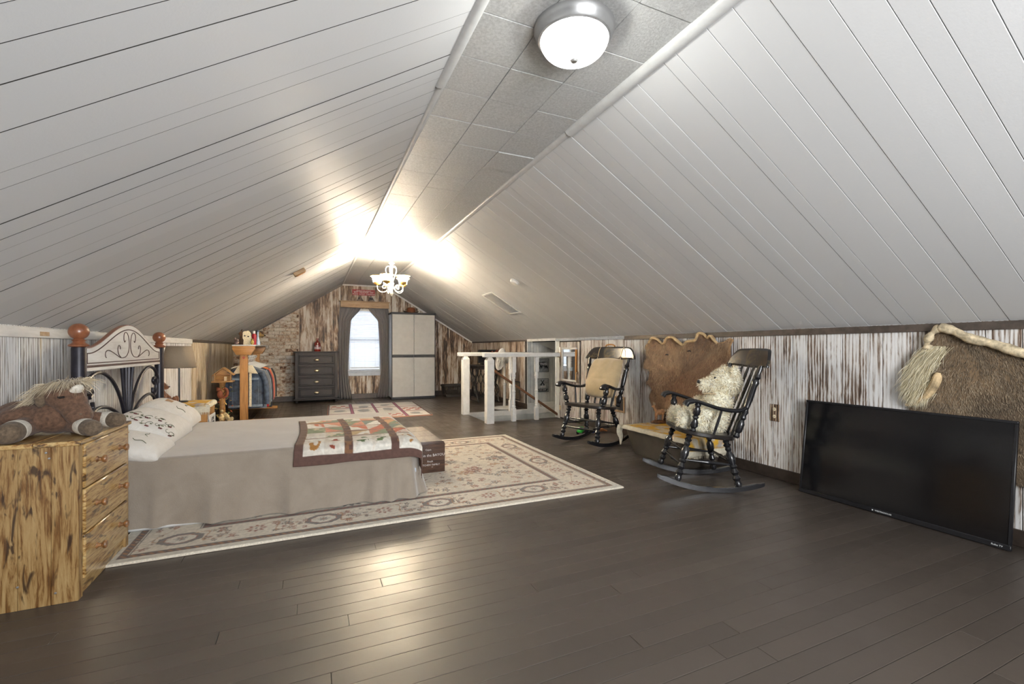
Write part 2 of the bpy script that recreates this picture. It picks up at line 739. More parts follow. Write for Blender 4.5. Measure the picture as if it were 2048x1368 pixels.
# ---- sloped ceilings of tongue-and-groove boards
def slope(name, A, B, cuts, gap=.0014, bev=.0028, dark=False):
    A, B = Vector((A[0], 0, A[1])), Vector((B[0], 0, B[1]))
    d = (B - A).normalized()
    n = Vector((-d.z, 0, d.x))
    if n.z < 0:
        n = -n
    def slab(y0, y1, t0, t1, e0, e1, bev):
        bm = BM()
        a, b = A - d * e0, B + d * e1
        vs = [bm.verts.new(p + n * tt + Vector((0, yy, 0))) for p in (a, b) for yy in (y0, y1) for tt in (t0, t1)]
        F = [(0, 1, 3, 2), (4, 6, 7, 5), (0, 4, 5, 1), (2, 3, 7, 6), (0, 2, 6, 4), (1, 5, 7, 3)]
        fs = [bm.faces.new([vs[i] for i in f]) for f in F]
        bmesh.ops.recalc_face_normals(bm, faces=fs)
        if bev:
            bmesh.ops.bevel(bm, geom=list(bm.edges), offset=bev, segments=1, affect='EDGES')
        return bm
    root = struct(name, slab(Y0 - .1, Y1 + .15, .016, .06, .12, .04, 0), M_GAP, smooth=False)
    for a, b in zip(cuts, cuts[1:]):
        e = random.uniform(-.0012, .0012)
        o = obj('plank', slab(a + gap, b - gap, e, .016, .02, .006, bev), [M_CEIL, M_GAP] if dark else M_CEIL, root, smooth=False)
        if dark:                                    # tongue edges coloured dark, joint shade put into the colour
            for p in o.data.polygons:
                if abs(p.normal.y) > .5:
                    p.material_index = 1
    return root


def cuts_from(known, widths):
    c = list(known)
    while c[0] > Y0:
        c.insert(0, c[0] - random.choice(widths))
    while c[-1] < Y1 + .1:
        c.append(c[-1] + random.choice(widths))
    return c


slope('ceiling_left', (XL, ZL), (CX0, ZC), cuts_from([1.29, 1.41, 1.58, 1.76, 1.85, 2.06, 2.17, 2.26, 2.39, 2.54, 2.65, 2.79, 2.99, 3.22, 3.33, 3.43], [.10, .13, .16, .20, .12]), .0013, .0003, True)
slope('ceiling_right', (XR, ZR), (CX1, ZC), cuts_from([.70, .82, .91, 1.04, 1.19, 1.31, 1.44, 1.62, 1.70, 1.89, 2.01, 2.11, 2.26, 2.42], [.12, .15, .10, .19, .14]), .0012, .0012)

# ---- flat strip of 12-inch textured tiles
bm = boxb((CX0 - .02, Y0 - .1, ZC + .012), (CX1 + .02, Y1 + .15, ZC + .08))
ceiling = struct('ceiling', bm, M_GAP, smooth=False)
ty = 2.07 - .302 * 12
while ty < Y1:
    for k, (a, b) in enumerate(((CX0 - .01, .915), (.915, 1.219), (1.219, CX1 + .01))):
        sag = random.uniform(-.001, .001)
        if abs(ty - 2.976) < .05 and k == 2:
            sag = -.006
        bm = boxb((a + .0012, max(ty, Y0 - .05) + .0012, ZC + sag), (b - .0012, min(ty + .302, Y1 + .05) - .0012, ZC + .014), .0022)
        obj('ceiling_tile', bm, M_TILE, ceiling, smooth=False)
    ty += .302


def rounded_strip(path0, path1, prof, m, name):
    """prof in XZ swept along Y"""
    bm = BM()
    n = len(prof)
    a = [bm.verts.new((x, path0, z)) for x, z in prof]
    b = [bm.verts.new((x, path1, z)) for x, z in prof]
    for i in range(n):
        j = (i + 1) % n
        bm.faces.new((a[i], a[j], b[j], b[i]))
    bm.faces.new(list(reversed(a)))
    bm.faces.new(b)
    bmesh.ops.recalc_face_normals(bm, faces=list(bm.faces))
    return struct(name, bm, m)


def halfround(cx, cz, ang, r=.026, d=.014):
    pts = []
    for i in range(9):
        a = PI * i / 8
        u, w = r * math.cos(a), -d * math.sin(a)
        pts.append((cx + u * math.cos(ang) - w * math.sin(ang), cz + u * math.sin(ang) + w * math.cos(ang)))
    return pts


rounded_strip(Y0, 2.34, halfround(CX0 - .004, ZC - .006, R(14), .030, .020), M_TRIMW, 'trim_1')
rounded_strip(2.345, Y1, halfround(CX0 + .002, ZC - .003, R(14), .022, .014), M_TRIMW, 'trim_2')
rounded_strip(Y0, 2.52, halfround(CX1 + .004, ZC - .007, R(-14), .034, .022), M_TRIMW, 'trim_3')
rounded_strip(2.53, Y1, halfround(CX1 + .000, ZC - .004, R(-14), .025, .016), M_TRIMW, 'trim_4')

# ---- left knee wall
bm = boxb((XL - .15, Y0 - .1, -.02), (XL - .015, Y1 + .1, ZL + .05))
wall_left = struct('wall_left', bm, M_GAP, smooth=False)
c = [3.02, 3.126, 3.226, 3.30, 3.433, 3.46, 3.56, 3.662, 3.74, 3.85]
while c[0] > Y0:
    c.insert(0, c[0] - random.choice([.07, .10, .12, .09]))
while c[-1] < Y1:
    c.append(c[-1] + random.choice([.07, .10, .12, .09]))
for a, b in zip(c, c[1:]):
    bm = boxb((XL - .016, a + .002, 0), (XL + random.uniform(-.001, .001), b - .002, ZL), .0015)
    side_dark(obj('plank', bm, M_WALLLB if (a > 6.9 or 3.42 < a < 3.45) else M_WALLL, wall_left, smooth=False))
tr = struct('trim_5', boxb((XL, Y0, ZL - .062), (XL + .012, 7.0, ZL - .004), .003), M_CREST)
for yy in (3.45, 3.86, 5.6):
    obj('scorched_patch', boxb((XL + .010, yy - .05, ZL - .050), (XL + .0135, yy + .05, ZL - .026), .001), M_CORN, tr)
struct('trim_6', boxb((XL, 7.0, ZL - .04), (XL + .012, Y1, ZL - .004), .003), M_TRIMB)

# ---- right knee wall with the stairwell recess and the low door
RY0, RY1 = 6.345, 7.39
DY0, DY1 = 5.640, 6.205
bm = BM()
addbox(bm, (XR + .015, Y0 - .1, -.02), (XR + .15, RY0, ZR + .05))
addbox(bm, (XR + .015, RY1, -.02), (XR + .15, Y1 + .1, ZR + .05))
wall_right = struct('wall_right', bm, M_GAP, smooth=False)
segs = [(Y0, DY0 - .02), (DY1 + .02, RY0), (RY1, Y1)]
for s0, s1 in segs:
    y = s0
    while y < s1 - .005:
        w = random.choice([.09, .12, .15, .17, .11])
        y1 = y + w
        if s1 - y1 < .04:
            y1 = s1
        bm = boxb((XR + random.uniform(-.0012, .0012), y + .0012, 0), (XR + .016, min(y1, s1) - .0012, ZR), .0025)
        side_dark(obj('plank', bm, M_WALLR if y < 7.5 else M_WALLF, wall_right, smooth=False))
        y = y1
# door above/below filler
addp = boxb((XR, DY0 - .02, 1.215), (XR + .016, DY1 + .02, ZR), .002)
obj('plank', addp, M_WALLR, wall_right, smooth=False)
struct('trim_7', boxb((XR - .016, Y0, ZR - .052), (XR, 4.6, ZR - .003), .003), M_TRIMB)
struct('trim_8', boxb((XR - .014, 4.6, ZR - .042), (XR, RY0, ZR - .003), .003), plain('grey_blue_trim', (.36, .38, .42), .4))
struct('trim_9', boxb((XR - .014, RY1, ZR - .03), (XR, Y1, ZR - .003), .003), M_TRIMB)
struct('baseboard_right', boxb((XR - .014, Y0, 0), (XR, DY0 - .02, .095), .004), M_BASE)
b2 = BM()
addbox(b2, (XR - .014, RY1 - .01, 0), (XR, Y1, .095), .004)
struct('baseboard_stair', b2, M_BASE)
struct('baseboard_left', boxb((XL, Y0, 0), (XL + .014, Y1, .095), .004), M_BASE)

door = struct('door_1', boxb((XR + .006, DY0, .02), (XR + .014, DY1, 1.205)), M_GAP, smooth=False)
y = DY0 + .004
for w in (.11, .15, .12, .177):
    obj('door_board', boxb((XR - .008, y + .001, .025), (XR + .008, y + w - .001, 1.20), .002), M_WALLR, door, smooth=False)
    y += w
for zz in (.17, 1.08):
    bm = BM()
    addbox(bm, (XR - .013, DY1 - .035, zz - .035), (XR - .007, DY1 + .02, zz + .035), .002)
    turned(bm, (XR - .014, DY1, zz - .04), (XR - .014, DY1, zz + .04), [(0, .006), (1, .006)], 8)
    obj('hinge', bm, M_BRASS, door)
bm = BM()
tube(bm, smoothpath([(XR - .008, DY0 + .03, .60), (XR - .04, DY0 + .03, .62), (XR - .045, DY0 + .03, .68), (XR - .04, DY0 + .03, .74), (XR - .008, DY0 + .03, .76)], 5), .008, 8)
obj('door_handle', bm, M_BRASS, door)

# ---- stairwell: far beadboard wall, near wall, sloped soffit, steps
bm = boxb((XR + .0, RY1 + .012, -1.9), (5.3, RY1 + .1, 1.42))
addbox(bm, (HX0, HY1 + .03, -1.9), (XR, RY1 + .1, -.14))
wst = struct('wall_stairwell', bm, M_GAP, smooth=False)
x = XR + .004
while x < 5.2:
    obj('beadboard', boxb((x + .0012, RY1 - .002, -1.2), (x + .056, RY1 + .013, 1.40), .0025), M_BEAD, wst, smooth=False)
    x += .0575
struct('trim_10', boxb((HX0 - .03, RY1 - .03, -.085), (5.2, RY1 - .004, .004), .003), M_WHITE)
struct('trim_11', boxb((HX0, RY1 - .026, -.60), (5.2, RY1 - .002, -.085), .002), M_BEAD)
struct('trim_12', boxb((XR + .002, RY1 - .018, .004), (5.2, RY1 - .003, .11), .003), M_WHITE)
bm = boxb((XR + .0, RY0 - .10, -1.9), (5.3, RY0, 1.42))
addbox(bm, (HX0, HY0 - .10, -1.9), (XR, HY0 - .004, -.14))
struct('wall_stairwell_near', bm, M_BEAD, smooth=False)
struct('wall_stairwell_end', boxb((5.2, RY0 - .1, -1.9), (5.3, RY1 + .1, 1.42)), M_BEAD, smooth=False)
struct('wall_stairwell_start', boxb((HX0 - .06, HY0, -1.9), (HX0, HY1, -.018)), M_BEAD, smooth=False)
bm = BM()
prism(bm, [(XR - .0, 1.30), (5.25, .645), (5.25, .74), (XR - .0, 1.395)], -(RY1 - RY0 + .1), frame((0, RY0 - .05, 0), (1, 0, 0), (0, 0, 1)))
bmesh.ops.recalc_face_normals(bm, faces=list(bm.faces))
soff = struct('ceiling_stairwell', bm, M_GAP, smooth=False)
y = RY0
d = Vector((1.65, 0, -.655)).normalized()
n = Vector((.655, 0, 1.65)).normalized()
while y < RY1 - .01:
    bm = BM()
    vs = []
    for p in (Vector((XR, 0, 1.297)), Vector((5.25, 0, .642))):
        for yy in (y + .001, min(y + .13, RY1) - .001):
            for tt in (-.012, .004):
                vs.append(bm.verts.new(p + n * tt + Vector((0, yy, 0))))
    F = [(0, 1, 3, 2), (4, 6, 7, 5), (0, 4, 5, 1), (2, 3, 7, 6), (0, 2, 6, 4), (1, 5, 7, 3)]
    fs = [bm.faces.new([vs[i] for i in f]) for f in F]
    bmesh.ops.recalc_face_normals(bm, faces=fs)
    obj('plank', bm, M_CEIL, soff, smooth=False)
    y += .13
struct('trim_13', boxb((XR - .014, RY0, 1.225), (XR + .006, RY1, 1.30), .003), M_WHITE)
struct('trim_14', boxb((XR - .012, RY1 - .012, .0), (XR + .004, RY1 + .004, ZR), .002), M_WHITE)
struct('trim_15', boxb((XR - .012, RY0 - .004, .0), (XR + .004, RY0 + .012, ZR), .002), M_WHITE)
bm = BM()
for k in range(9):
    addbox(bm, (2.43 + .27 * k, HY0, -.2 * (k + 1) - .03), (2.43 + .27 * (k + 1) + .02, HY1, -.2 * (k + 1)))
    addbox(bm, (2.43 + .27 * (k + 1), HY0, -.2 * (k + 2)), (2.45 + .27 * (k + 1), HY1, -.2 * (k + 1) - .03))
struct('floor_steps', bm, M_FLOOR, smooth=False)

# ---- far gable wall: shell with the window opening, planks, brick panel
WX0, WX1, WZ0, WZ1 = .745, 1.455, .60, 1.985


def gable(bm, x0, x1, z0, z1, ya, yb, over=.0):
    """vertical slab between x0 and x1, clipped by the roof line"""
    xs = sorted({x0, x1} | {q for q in (CX0, CX1) if x0 < q < x1})
    top = [(x, min(z1, roof(x) + over)) for x in xs]
    top = [(x, z) for x, z in top]
    # extra point where the roof passes z1
    poly = [(x0, z0), (x1, z0)]
    pts = []
    N = 24
    for i in range(N + 1):
        x = x1 + (x0 - x1) * i / N
        pts.append((x, min(z1, roof(x) + over)))
    keep = [pts[0]]
    for i in range(1, N):
        (xa, za), (xb, zb), (xc, zc) = pts[i - 1], pts[i], pts[i + 1]
        if abs((zb - za) * (xc - xb) - (zc - zb) * (xb - xa)) > 1e-7:
            keep.append(pts[i])
    keep.append(pts[-1])
    poly += [p for p in keep if p[1] > z0 + 1e-4]
    if len(poly) < 3:
        return bm
    A = [bm.verts.new((x, ya, z)) for x, z in poly]
    B = [bm.verts.new((x, yb, z)) for x, z in poly]
    k = len(poly)
    fs = [bm.faces.new(A), bm.faces.new(list(reversed(B)))]
    for i in range(k):
        j = (i + 1) % k
        fs.append(bm.faces.new((A[j], A[i], B[i], B[j])))
    bmesh.ops.recalc_face_normals(bm, faces=fs)
    return bm


bm = BM()
for q in ((-1.55, WX0, 0, 9), (WX1, 3.75, 0, 9), (WX0, WX1, WZ1, 9), (WX0, WX1, 0, WZ0)):
    gable(bm, q[0], q[1], q[2] - .02, q[3], Y1 + .016, Y1 + .14, .06)
wall_far = struct('wall_far', bm, M_MORTAR, smooth=False)
x = -.215
while x < XR:
    w = random.choice([.10, .13, .16, .12])
    x1 = min(x + w, XR)
    for z0, z1 in ((0, 9),) if (x1 <= WX0 or x >= WX1) else ((0, WZ0 - .0), (WZ1, 9)):
        bm = gable(BM(), x + .0014, x1 - .0014, z0, z1, Y1 + random.uniform(-.001, .001), Y1 + .017)
        if len(bm.verts):
            side_dark(obj('plank', bm, M_WALLF, wall_far, smooth=False))
        else:
            bm.free()
    x = x1
z = .02
row = 0
while z < 2.0:
    x = XL + (0.0 if row % 2 else -.10)
    while x < -.222:
        a, b = max(x, XL) + .005, min(x + .205, -.222) - .005
        if b - a > .03:
            z1 = min(z + .062, roof(a) if a < b else 9)
            if z1 - z > .015:
                bm = boxb((a, Y1 - random.uniform(.001, .006), z), (b, Y1 + .017, z1), .004)
                obj('brick', bm, M_BRICK, wall_far, smooth=False)
        x += .205
    z += .072
    row += 1
b3 = BM()
addbox(b3, (XL, Y1 - .016, 0), (XR, Y1, .11), .004)
struct('baseboard_far', b3, M_BASE)
# slim trims where the slopes meet the far wall
for nm, (xa, xb) in (('trim_16', (XL + .02, CX0)), ('trim_17', (CX1, XR - .02))):
    bm = BM()
    za, zb = roof(xa), roof(xb)
    prism(bm, [(xa, za - .006), (xb, zb - .006), (xb, zb - .040), (xa, za - .040)], .014, frame((0, Y1 - .001, 0), (1, 0, 0), (0, 0, 1)))
    bmesh.ops.recalc_face_normals(bm, faces=list(bm.faces))
    struct(nm, bm, M_CREST if nm == 'trim_17' else M_TRIMB)
struct('trim_18', boxb((CX0, Y1 - .014, ZC - .035), (CX1, Y1, ZC - .002), .003), M_CREST)

# ---- gable behind the camera, with a window added to let in fill light
NX0, NX1, NZ0, NZ1 = .15, 2.05, .65, 2.0
bm = BM()
for q in ((-1.55, NX0, 0, 9), (NX1, 3.75, 0, 9), (NX0, NX1, NZ1, 9), (NX0, NX1, 0, NZ0)):
    gable(bm, q[0], q[1], q[2] - .02, q[3], Y0 - .10, Y0, .06)
struct('wall_near', bm, M_BEAD, smooth=False)


def window(name, x0, x1, z0, z1, y, yin, m):
    bm = BM()
    w = .045
    for a, b in (((x0, z0), (x1, z0 + w)), ((x0, z1 - w), (x1, z1)), ((x0, z0 + w), (x0 + w, z1 - w)), ((x1 - w, z0 + w), (x1, z1 - w))):
        addbox(bm, (a[0], y - .03, a[1]), (b[0], y + .03, b[1]), .004)
    win = struct(name, bm, m)
    zm = (z0 + z1) / 2
    obj('sash_rail', boxb((x0 + w, y - .02, zm - .022), (x1 - w, y + .02, zm + .022), .003), m, win)
    for za, zb in ((z0 + w, zm - .022), (zm + .022, z1 - w)):
        obj('pane', boxb((x0 + w, y - .003, za), (x1 - w, y + .003, zb)), M_GLASS, win, smooth=False)
    bm = BM()
    s = -1 if yin < y else 1
    addbox(bm, (x0 - .03, min(yin, y), z0 - .03), (x1 + .03, max(yin, y), z0), .004)
    obj('window_sill', bm, m, win)
    return win


M_SASH = plain('blue_white_sash', (.50, .54, .60), .4, var=.05)
window('window_1', WX0, WX1, WZ0, WZ1, Y1 + .09, Y1 - .025, M_SASH)
window('fill_window', NX0, NX1, NZ0, NZ1, Y0 - .05, Y0 + .03, M_WHITE)  # unseen window, added so the fill light can enter
struct('trim_19', boxb((WX0 - .02, Y1 - .018, WZ0 - .10), (WX1 + .02, Y1 - .001, WZ0 - .03), .003), M_SASH)

# ================================================================= STAIR RAILING
t = thing('stair_railing', 'white painted stair railing with square newel posts and turned balusters around the stair opening', 'railing', (2.40, 6.20, 0))
for px_, py_ in ((2.40, 6.205), (2.365, 7.225)):
    bm = BM()
    addbox(bm, (px_ - .057, py_ - .057, 0), (px_ + .057, py_ + .057, .925), .004)
    lathe(bm, [(.080, .925), (.040, .972)], 4, Matrix.Translation((px_, py_, 0)) @ Matrix.Rotation(PI / 4, 4, 'Z'))
    obj('newel_post', bm, M_WHITE, t, world=True)
for y_, xa, xb in ((6.205, 2.30, XR), (7.235, 2.235, XR)):
    bm = BM()
    addbox(bm, (xa, y_ - .045, .972), (xb - .001, y_ + .045, 1.035), .006)
    obj('top_rail', bm, M_WHITE, t, world=True)
BAL = [(0, .0)]
bprof = [(0, .030), (.02, .024), (.05, .030), (.09, .020), (.12, .026), (.15, .022), (.38, .026), (.42, .030), (.44, .022), (.47, .031), (.50, .024), (.80, .019), (.84, .030), (.86, .024), (.90, .032), (.95, .026), (1, .030)]
for bx, by in ((2.80, 6.225), (3.185, 6.225), (2.80, 7.225), (3.19, 7.225)):
    bm = BM()
    addbox(bm, (bx - .030, by - .030, 0.002), (bx + .030, by + .030, .20), .004)
    turned(bm, (bx, by, .20), (bx, by, .74), bprof, 12)
    addbox(bm, (bx - .030, by - .030, .74), (bx + .030, by + .030, .973), .004)
    obj('baluster', bm, M_WHITE, t, world=True)
obj('rail_bracket', boxb((XR - .03, 6.15, .96), (XR - .002, 6.26, 1.04), .004), M_CORN, t, world=True, label='brown wooden rail end block')

t = thing('handrail', 'brown wooden handrail sloping down along the inside of the stair opening', 'handrail', (2.47, 6.31, .78))
a, b = Vector((2.40, 6.315, .842)), Vector((3.585, 6.315, .062))
bm = BM()
M, L = between(a, b)
box(bm, (0, 0, (L + .4) / 2), (.045, .034, L + .4), .006, M)
obj('rail', bm, wood('brown_handrail', [(.3, (.10, .04, .015)), (.7, (.22, .095, .038))], (10, 10, 10), .4, 1, 2, .04), t, world=True)
for s in (.25, .75):
    p = a.lerp(b, s)
    bm = BM()
    tube(bm, [p + V(0, 0, -.015), p + V(0, -.02, -.05), p + V(0, -.06, -.06)], .006, 6)
    obj('rail_bracket', bm, M_BRASS, t, world=True)

# ================================================================= WINDOW DRESSING (far gable)
t = thing('window_blind', 'white slatted blind hanging in the far window behind the curtains', 'blind', (1.10, Y1 + .03, 1.95))
obj('headrail', boxb((WX0 + .05, Y1 + .01, 1.925), (WX1 - .05, Y1 + .05, 1.965), .004), M_WHITE, t, world=True)
z = 1.91
slat_me = None
while z > .70:
    bm = BM()
    Ms = Matrix.Translation((1.10, Y1 + .03, z)) @ Matrix.Rotation(R(60), 4, 'X')
    box(bm, (0, 0, 0), (WX1 - WX0 - .10, .042, .002), 0, Ms)
    if slat_me is None:
        o = obj('slat', bm, M_BLIND, t, world=True, smooth=False)
        slat_me = o.data
        z00 = z
    else:
        bm.free()
        o = bpy.data.objects.new('slat', slat_me)
        link(o)
        o.parent = t
        o.location = (0, 0, z - z00)
    z -= .0375
obj('bottom_rail', boxb((WX0 + .05, Y1 + .012, .665), (WX1 - .05, Y1 + .048, .690), .004), M_WHITE, t, world=True)
for xx in (.88, 1.10, 1.32):
    obj('ladder_cord', boxb((xx - .0015, Y1 + .005, .68), (xx + .0015, Y1 + .008, 1.93)), M_WHITE, t, world=True)

t = thing('cornice_board', 'rustic wooden cornice board over the curtained far window', 'cornice', (1.085, Y1 - .06, 2.0))
obj('front_board', boxb((.585, Y1 - .125, 1.985), (1.600, Y1 - .105, 2.115), .004), M_CORN, t, world=True)
for xx in (.585, 1.585):
    obj('end_board', boxb((xx, Y1 - .105, 1.985), (xx + .015, Y1 - .002, 2.115), .003), M_CORN, t, world=True)
obj('top_board', boxb((.565, Y1 - .135, 2.115), (1.62, Y1 - .002, 2.133), .003), M_CORN, t, world=True)


def curtain(side):
    lab = 'grey curtain at the far window, %s' % ('next to the tall dark dresser' if side < 0 else 'next to the pale storage cabinet')
    t = thing('curtain', lab, 'curtain', (1.085 + side * .42, Y1 - .06, .0), group='grey curtains at the far window')
    # table of z -> (inner edge x offset, outer edge x offset) measured from the middle
    tab = [(2.0, .075, .50), (1.93, .10, .515), (1.72, .285, .53), (1.5, .30, .535), (1.1, .325, .535), (.8, .335, .535), (.6, .345, .53), (.35, .32, .53), (.15, .28, .53), (.02, .255, .525)]
    def at(z):
        for (z0, a0, b0), (z1, a1, b1) in zip(tab, tab[1:]):
            if z <= z0 and z >= z1:
                k = (z0 - z) / (z0 - z1)
                return a0 + (a1 - a0) * k, b0 + (b1 - b0) * k
        return tab[-1][1:]
    bm = BM()
    def f(u, v):
        z = 2.0 - v * 1.985
        a, b = at(z)
        w = a + (b - a) * u
        fold = .026 * math.sin(u * 2 * PI * 4.5 + 1.2 * v + side) + .010 * math.sin(u * 23 + v * 5)
        flare = 1 + .5 * max(0, v - .8) * 5
        return V(1.085 + side * w, Y1 - .070 + fold * (0.7 + .5 * v) * flare * .8, max(z + .004 * math.sin(u * 17), .006))
    grid(bm, 60, 40, f)
    o = obj('cloth', bm, M_CURT, t, world=True, angle=None)
    solidify(o, .003)
    # gathered tie
    bm = BM()
    tube(bm, [(1.085 + side * .08, Y1 - .045, 1.975), (1.085 + side * .5, Y1 - .045, 1.975)], .008, 8)
    obj('curtain_rod', bm, M_IRON, t, world=True)


curtain(-1)
curtain(1)

# ---- red sign and two dark ornaments on the cornice
t = thing('red_sign', 'small red wooden sign with white lettering high on the far gable', 'sign', (1.07, Y1 - .02, 2.34))
obj('board', boxb((.83, Y1 - .020, 2.268), (1.31, Y1 - .002, 2.395), .003), plain('sign_red', lin(150, 35, 40), .5, var=.2, scale=30), t, world=True)
M_LET = plain('sign_white', (.75, .70, .68), .5, bump=0)
for s, zz, sz in (('ADVENTURE AWAITS', 2.366, .032), ('BEST  MEMORIES  ARE', 2.332, .042), ('MADE  GONE  CAMPING', 2.292, .042)):
    obj('lettering', text_bm(s, sz, .001, frame((1.07, Y1 - .0215, zz), (1, 0, 0), (0, 0, 1))), M_LET, t, world=True, smooth=False, kind='stuff')
obj('border', boxb((.85, Y1 - .0225, 2.350), (1.29, Y1 - .019, 2.353)), M_LET, t, world=True)
for i, (xx, lab) in enumerate(((.985, 'dark metal pine tree ornament under the first half of the red sign'), (1.225, 'dark metal antlered deer ornament under the second half of the red sign'))):
    t = thing('metal_ornament', lab, 'ornament', (xx, Y1 - .06, 2.133), group='dark ornaments on the cornice')
    bm = BM()
    addbox(bm, (xx - .07, Y1 - .075, 2.134), (xx + .07, Y1 - .045, 2.142), .002)
    obj('base', bm, M_IRON, t, world=True)
    bm = BM()
    tube(bm, [(xx - .055, Y1 - .06, 2.142), (xx - .03, Y1 - .06, 2.19), (xx - .005, Y1 - .06, 2.262)], [.007, .006, .003], 6)
    tube(bm, [(xx + .065, Y1 - .06, 2.142), (xx + .03, Y1 - .06, 2.205), (xx - .005, Y1 - .06, 2.262)], [.008, .007, .003], 6)
    ell(bm, (xx - .015, Y1 - .06, 2.205), (.024, .010, .014))
    if i:
        ell(bm, (xx + .0, Y1 - .06, 2.19), (.035, .010, .016))
        tube(bm, [(xx - .02, Y1 - .06, 2.21), (xx - .045, Y1 - .06, 2.24)], .003, 5)
    for s in (-.02, .02):
        tube(bm, [(xx + s, Y1 - .06, 2.142), (xx + s * .7, Y1 - .06, 2.195)], .004, 5)
    obj('silhouette', bm, M_IRON, t, world=True)

# ================================================================= FAR END FURNITURE
# ---- dark chest of four drawers
t = thing('tall_dresser', 'black-brown chest of four panelled drawers with cup pulls against the far gable', 'dresser', (.115, 10.15, 0))
DX0, DX1, DYF = -.285, .515, 9.99
bm = BM()
addbox(bm, (DX0, DYF + .02, .075), (DX1, Y1 - .03, 1.015), .003)
obj('carcass', bm, M_DARKWD, t, world=True)
obj('top', boxb((DX0 - .02, DYF - .01, 1.015), (DX1 + .02, Y1 - .03, 1.04), .005), M_DARKWD, t, world=True)
obj('plinth', boxb((DX0 - .025, DYF - .015, .055), (DX1 + .025, Y1 - .03, .085), .006), M_DARKWD, t, world=True)
for xx in (DX0 + .03, DX1 - .03):
    for yy in (DYF + .035, Y1 - .09):
        bm = BM()
        lathe(bm, [(.022, 0), (.032, .02), (.034, .045), (.026, .055)], 14, Matrix.Translation((xx, yy, 0)))
        obj('foot', bm, M_DARKWD, t, world=True)
for xx in (DX0, DX1 - .055):
    obj('stile', boxb((xx, DYF, .085), (xx + .055, DYF + .02, 1.015), .003), M_DARKWD, t, world=True)
for k in range(4):
    za = .115 + k * .222
    dr = obj('drawer', boxb((DX0 + .07, DYF + .003, za), (DX1 - .07, DYF + .03, za + .190), .004), M_DARKWD, t, world=True)
    bm = BM()
    w = .026
    x0, x1, z0, z1 = DX0 + .08, DX1 - .08, za + .01, za + .180
    for a, b in (((x0, z0), (x1, z0 + w)), ((x0, z1 - w), (x1, z1)), ((x0, z0 + w), (x0 + w, z1 - w)), ((x1 - w, z0 + w), (x1, z1 - w))):
        addbox(bm, (a[0], DYF - .010, a[1]), (b[0], DYF + .004, b[1]), .005)
    obj('moulding', bm, M_DARKWD, dr, world=True)
    bm = BM()
    for i in range(9):
        a = PI * i / 8
    prof = [(.030 * math.sin(PI / 2 * i / 6) if i else 0, -.026 * math.cos(PI / 2 * i / 6)) for i in range(7)]
    Mh = Matrix.Translation((.115, DYF + .004, za + .088)) @ Matrix.Diagonal((1.75, .9, .9, 1)) @ Matrix.Rotation(PI / 2, 4, 'X')
    lathe(bm, [(.030, 0), (.029, .010), (.024, .020), (.014, .027), (0, .030)], 18, Mh)
    obj('cup_pull', bm, M_BRASS, dr, world=True)

t = thing('red_bottle', 'dark red glass bottle with a pale label on top of the tall dark dresser', 'bottle', (.13, 10.2, 1.04))
bm = BM()
lathe(bm, [(.0, 0), (.062, 0), (.066, .01), (.066, .15), (.060, .18), (.030, .205), (.020, .22), (.020, .255), (.026, .257), (.026, .272), (.0, .272)], 24)
obj('body', bm, plain('red_glass', lin(110, 30, 22), .12, var=.1, coat=.6), t)
bm = BM()
lathe(bm, [(.0665, .045), (.0668, .046), (.0668, .095), (.0665, .096)], 24, None, cap=False)
obj('label', bm, plain('pale_label', (.55, .45, .45), .6), t)
obj('lettering', text_bm('RED', .035, .001, frame((0, -.067, .115), (1, 0, 0), (0, 0, 1))), M_LET, t, smooth=False)

# ---- pale utility cabinet
t = thing('storage_cabinet', 'tall pale grey resin storage cabinet with four doors and dark trim', 'cabinet', (2.07, 10.15, 0))
KX0, KX1, KYF = 1.59, 2.545, 9.92
M_RES = plain('pale_grey_resin', (.50, .49, .47), .5, var=.03, scale=10)
M_RESD = plain('charcoal_resin', (.03, .03, .034), .5)
M_RESB = plain('blue_white_resin', (.52, .56, .62), .5, var=.05)
obj('carcass', boxb((KX0, KYF + .02, .03), (KX1, Y1 - .115, 1.845), .006), M_RESB, t, world=True)
obj('top_cap', boxb((KX0 - .015, KYF - .01, 1.845), (KX1 + .015, Y1 - .11, 1.885), .010), M_RESD, t, world=True)
obj('base', boxb((KX0 - .005, KYF, .0), (KX1 + .005, Y1 - .115, .045), .006), M_RESD, t, world=True)
for xx in (KX0, KX1 - .012):
    obj('edge_strip', boxb((xx, KYF + .0, .045), (xx + .012, KYF + .03, 1.845), .002), M_RESD, t, world=True)
for x0, x1 in ((KX0 + .014, 2.066), (2.071, KX1 - .014)):
    for z0, z1 in ((.048, .905), (.965, 1.842)):
        d = obj('door', boxb((x0, KYF - .005, z0), (x1, KYF + .022, z1), .006), M_RES, t, world=True)
    d = obj('handle_strip', boxb((x0, KYF - .002, .907), (x1, KYF + .020, .963), .004), M_RESD, t, world=True)
    hx = x1 - .12 if x1 < 2.07 else x0 + .12
    obj('grip', boxb((hx - .10, KYF - .016, .915), (hx + .10, KYF - .001, .945), .006), M_RESD, d, world=True)

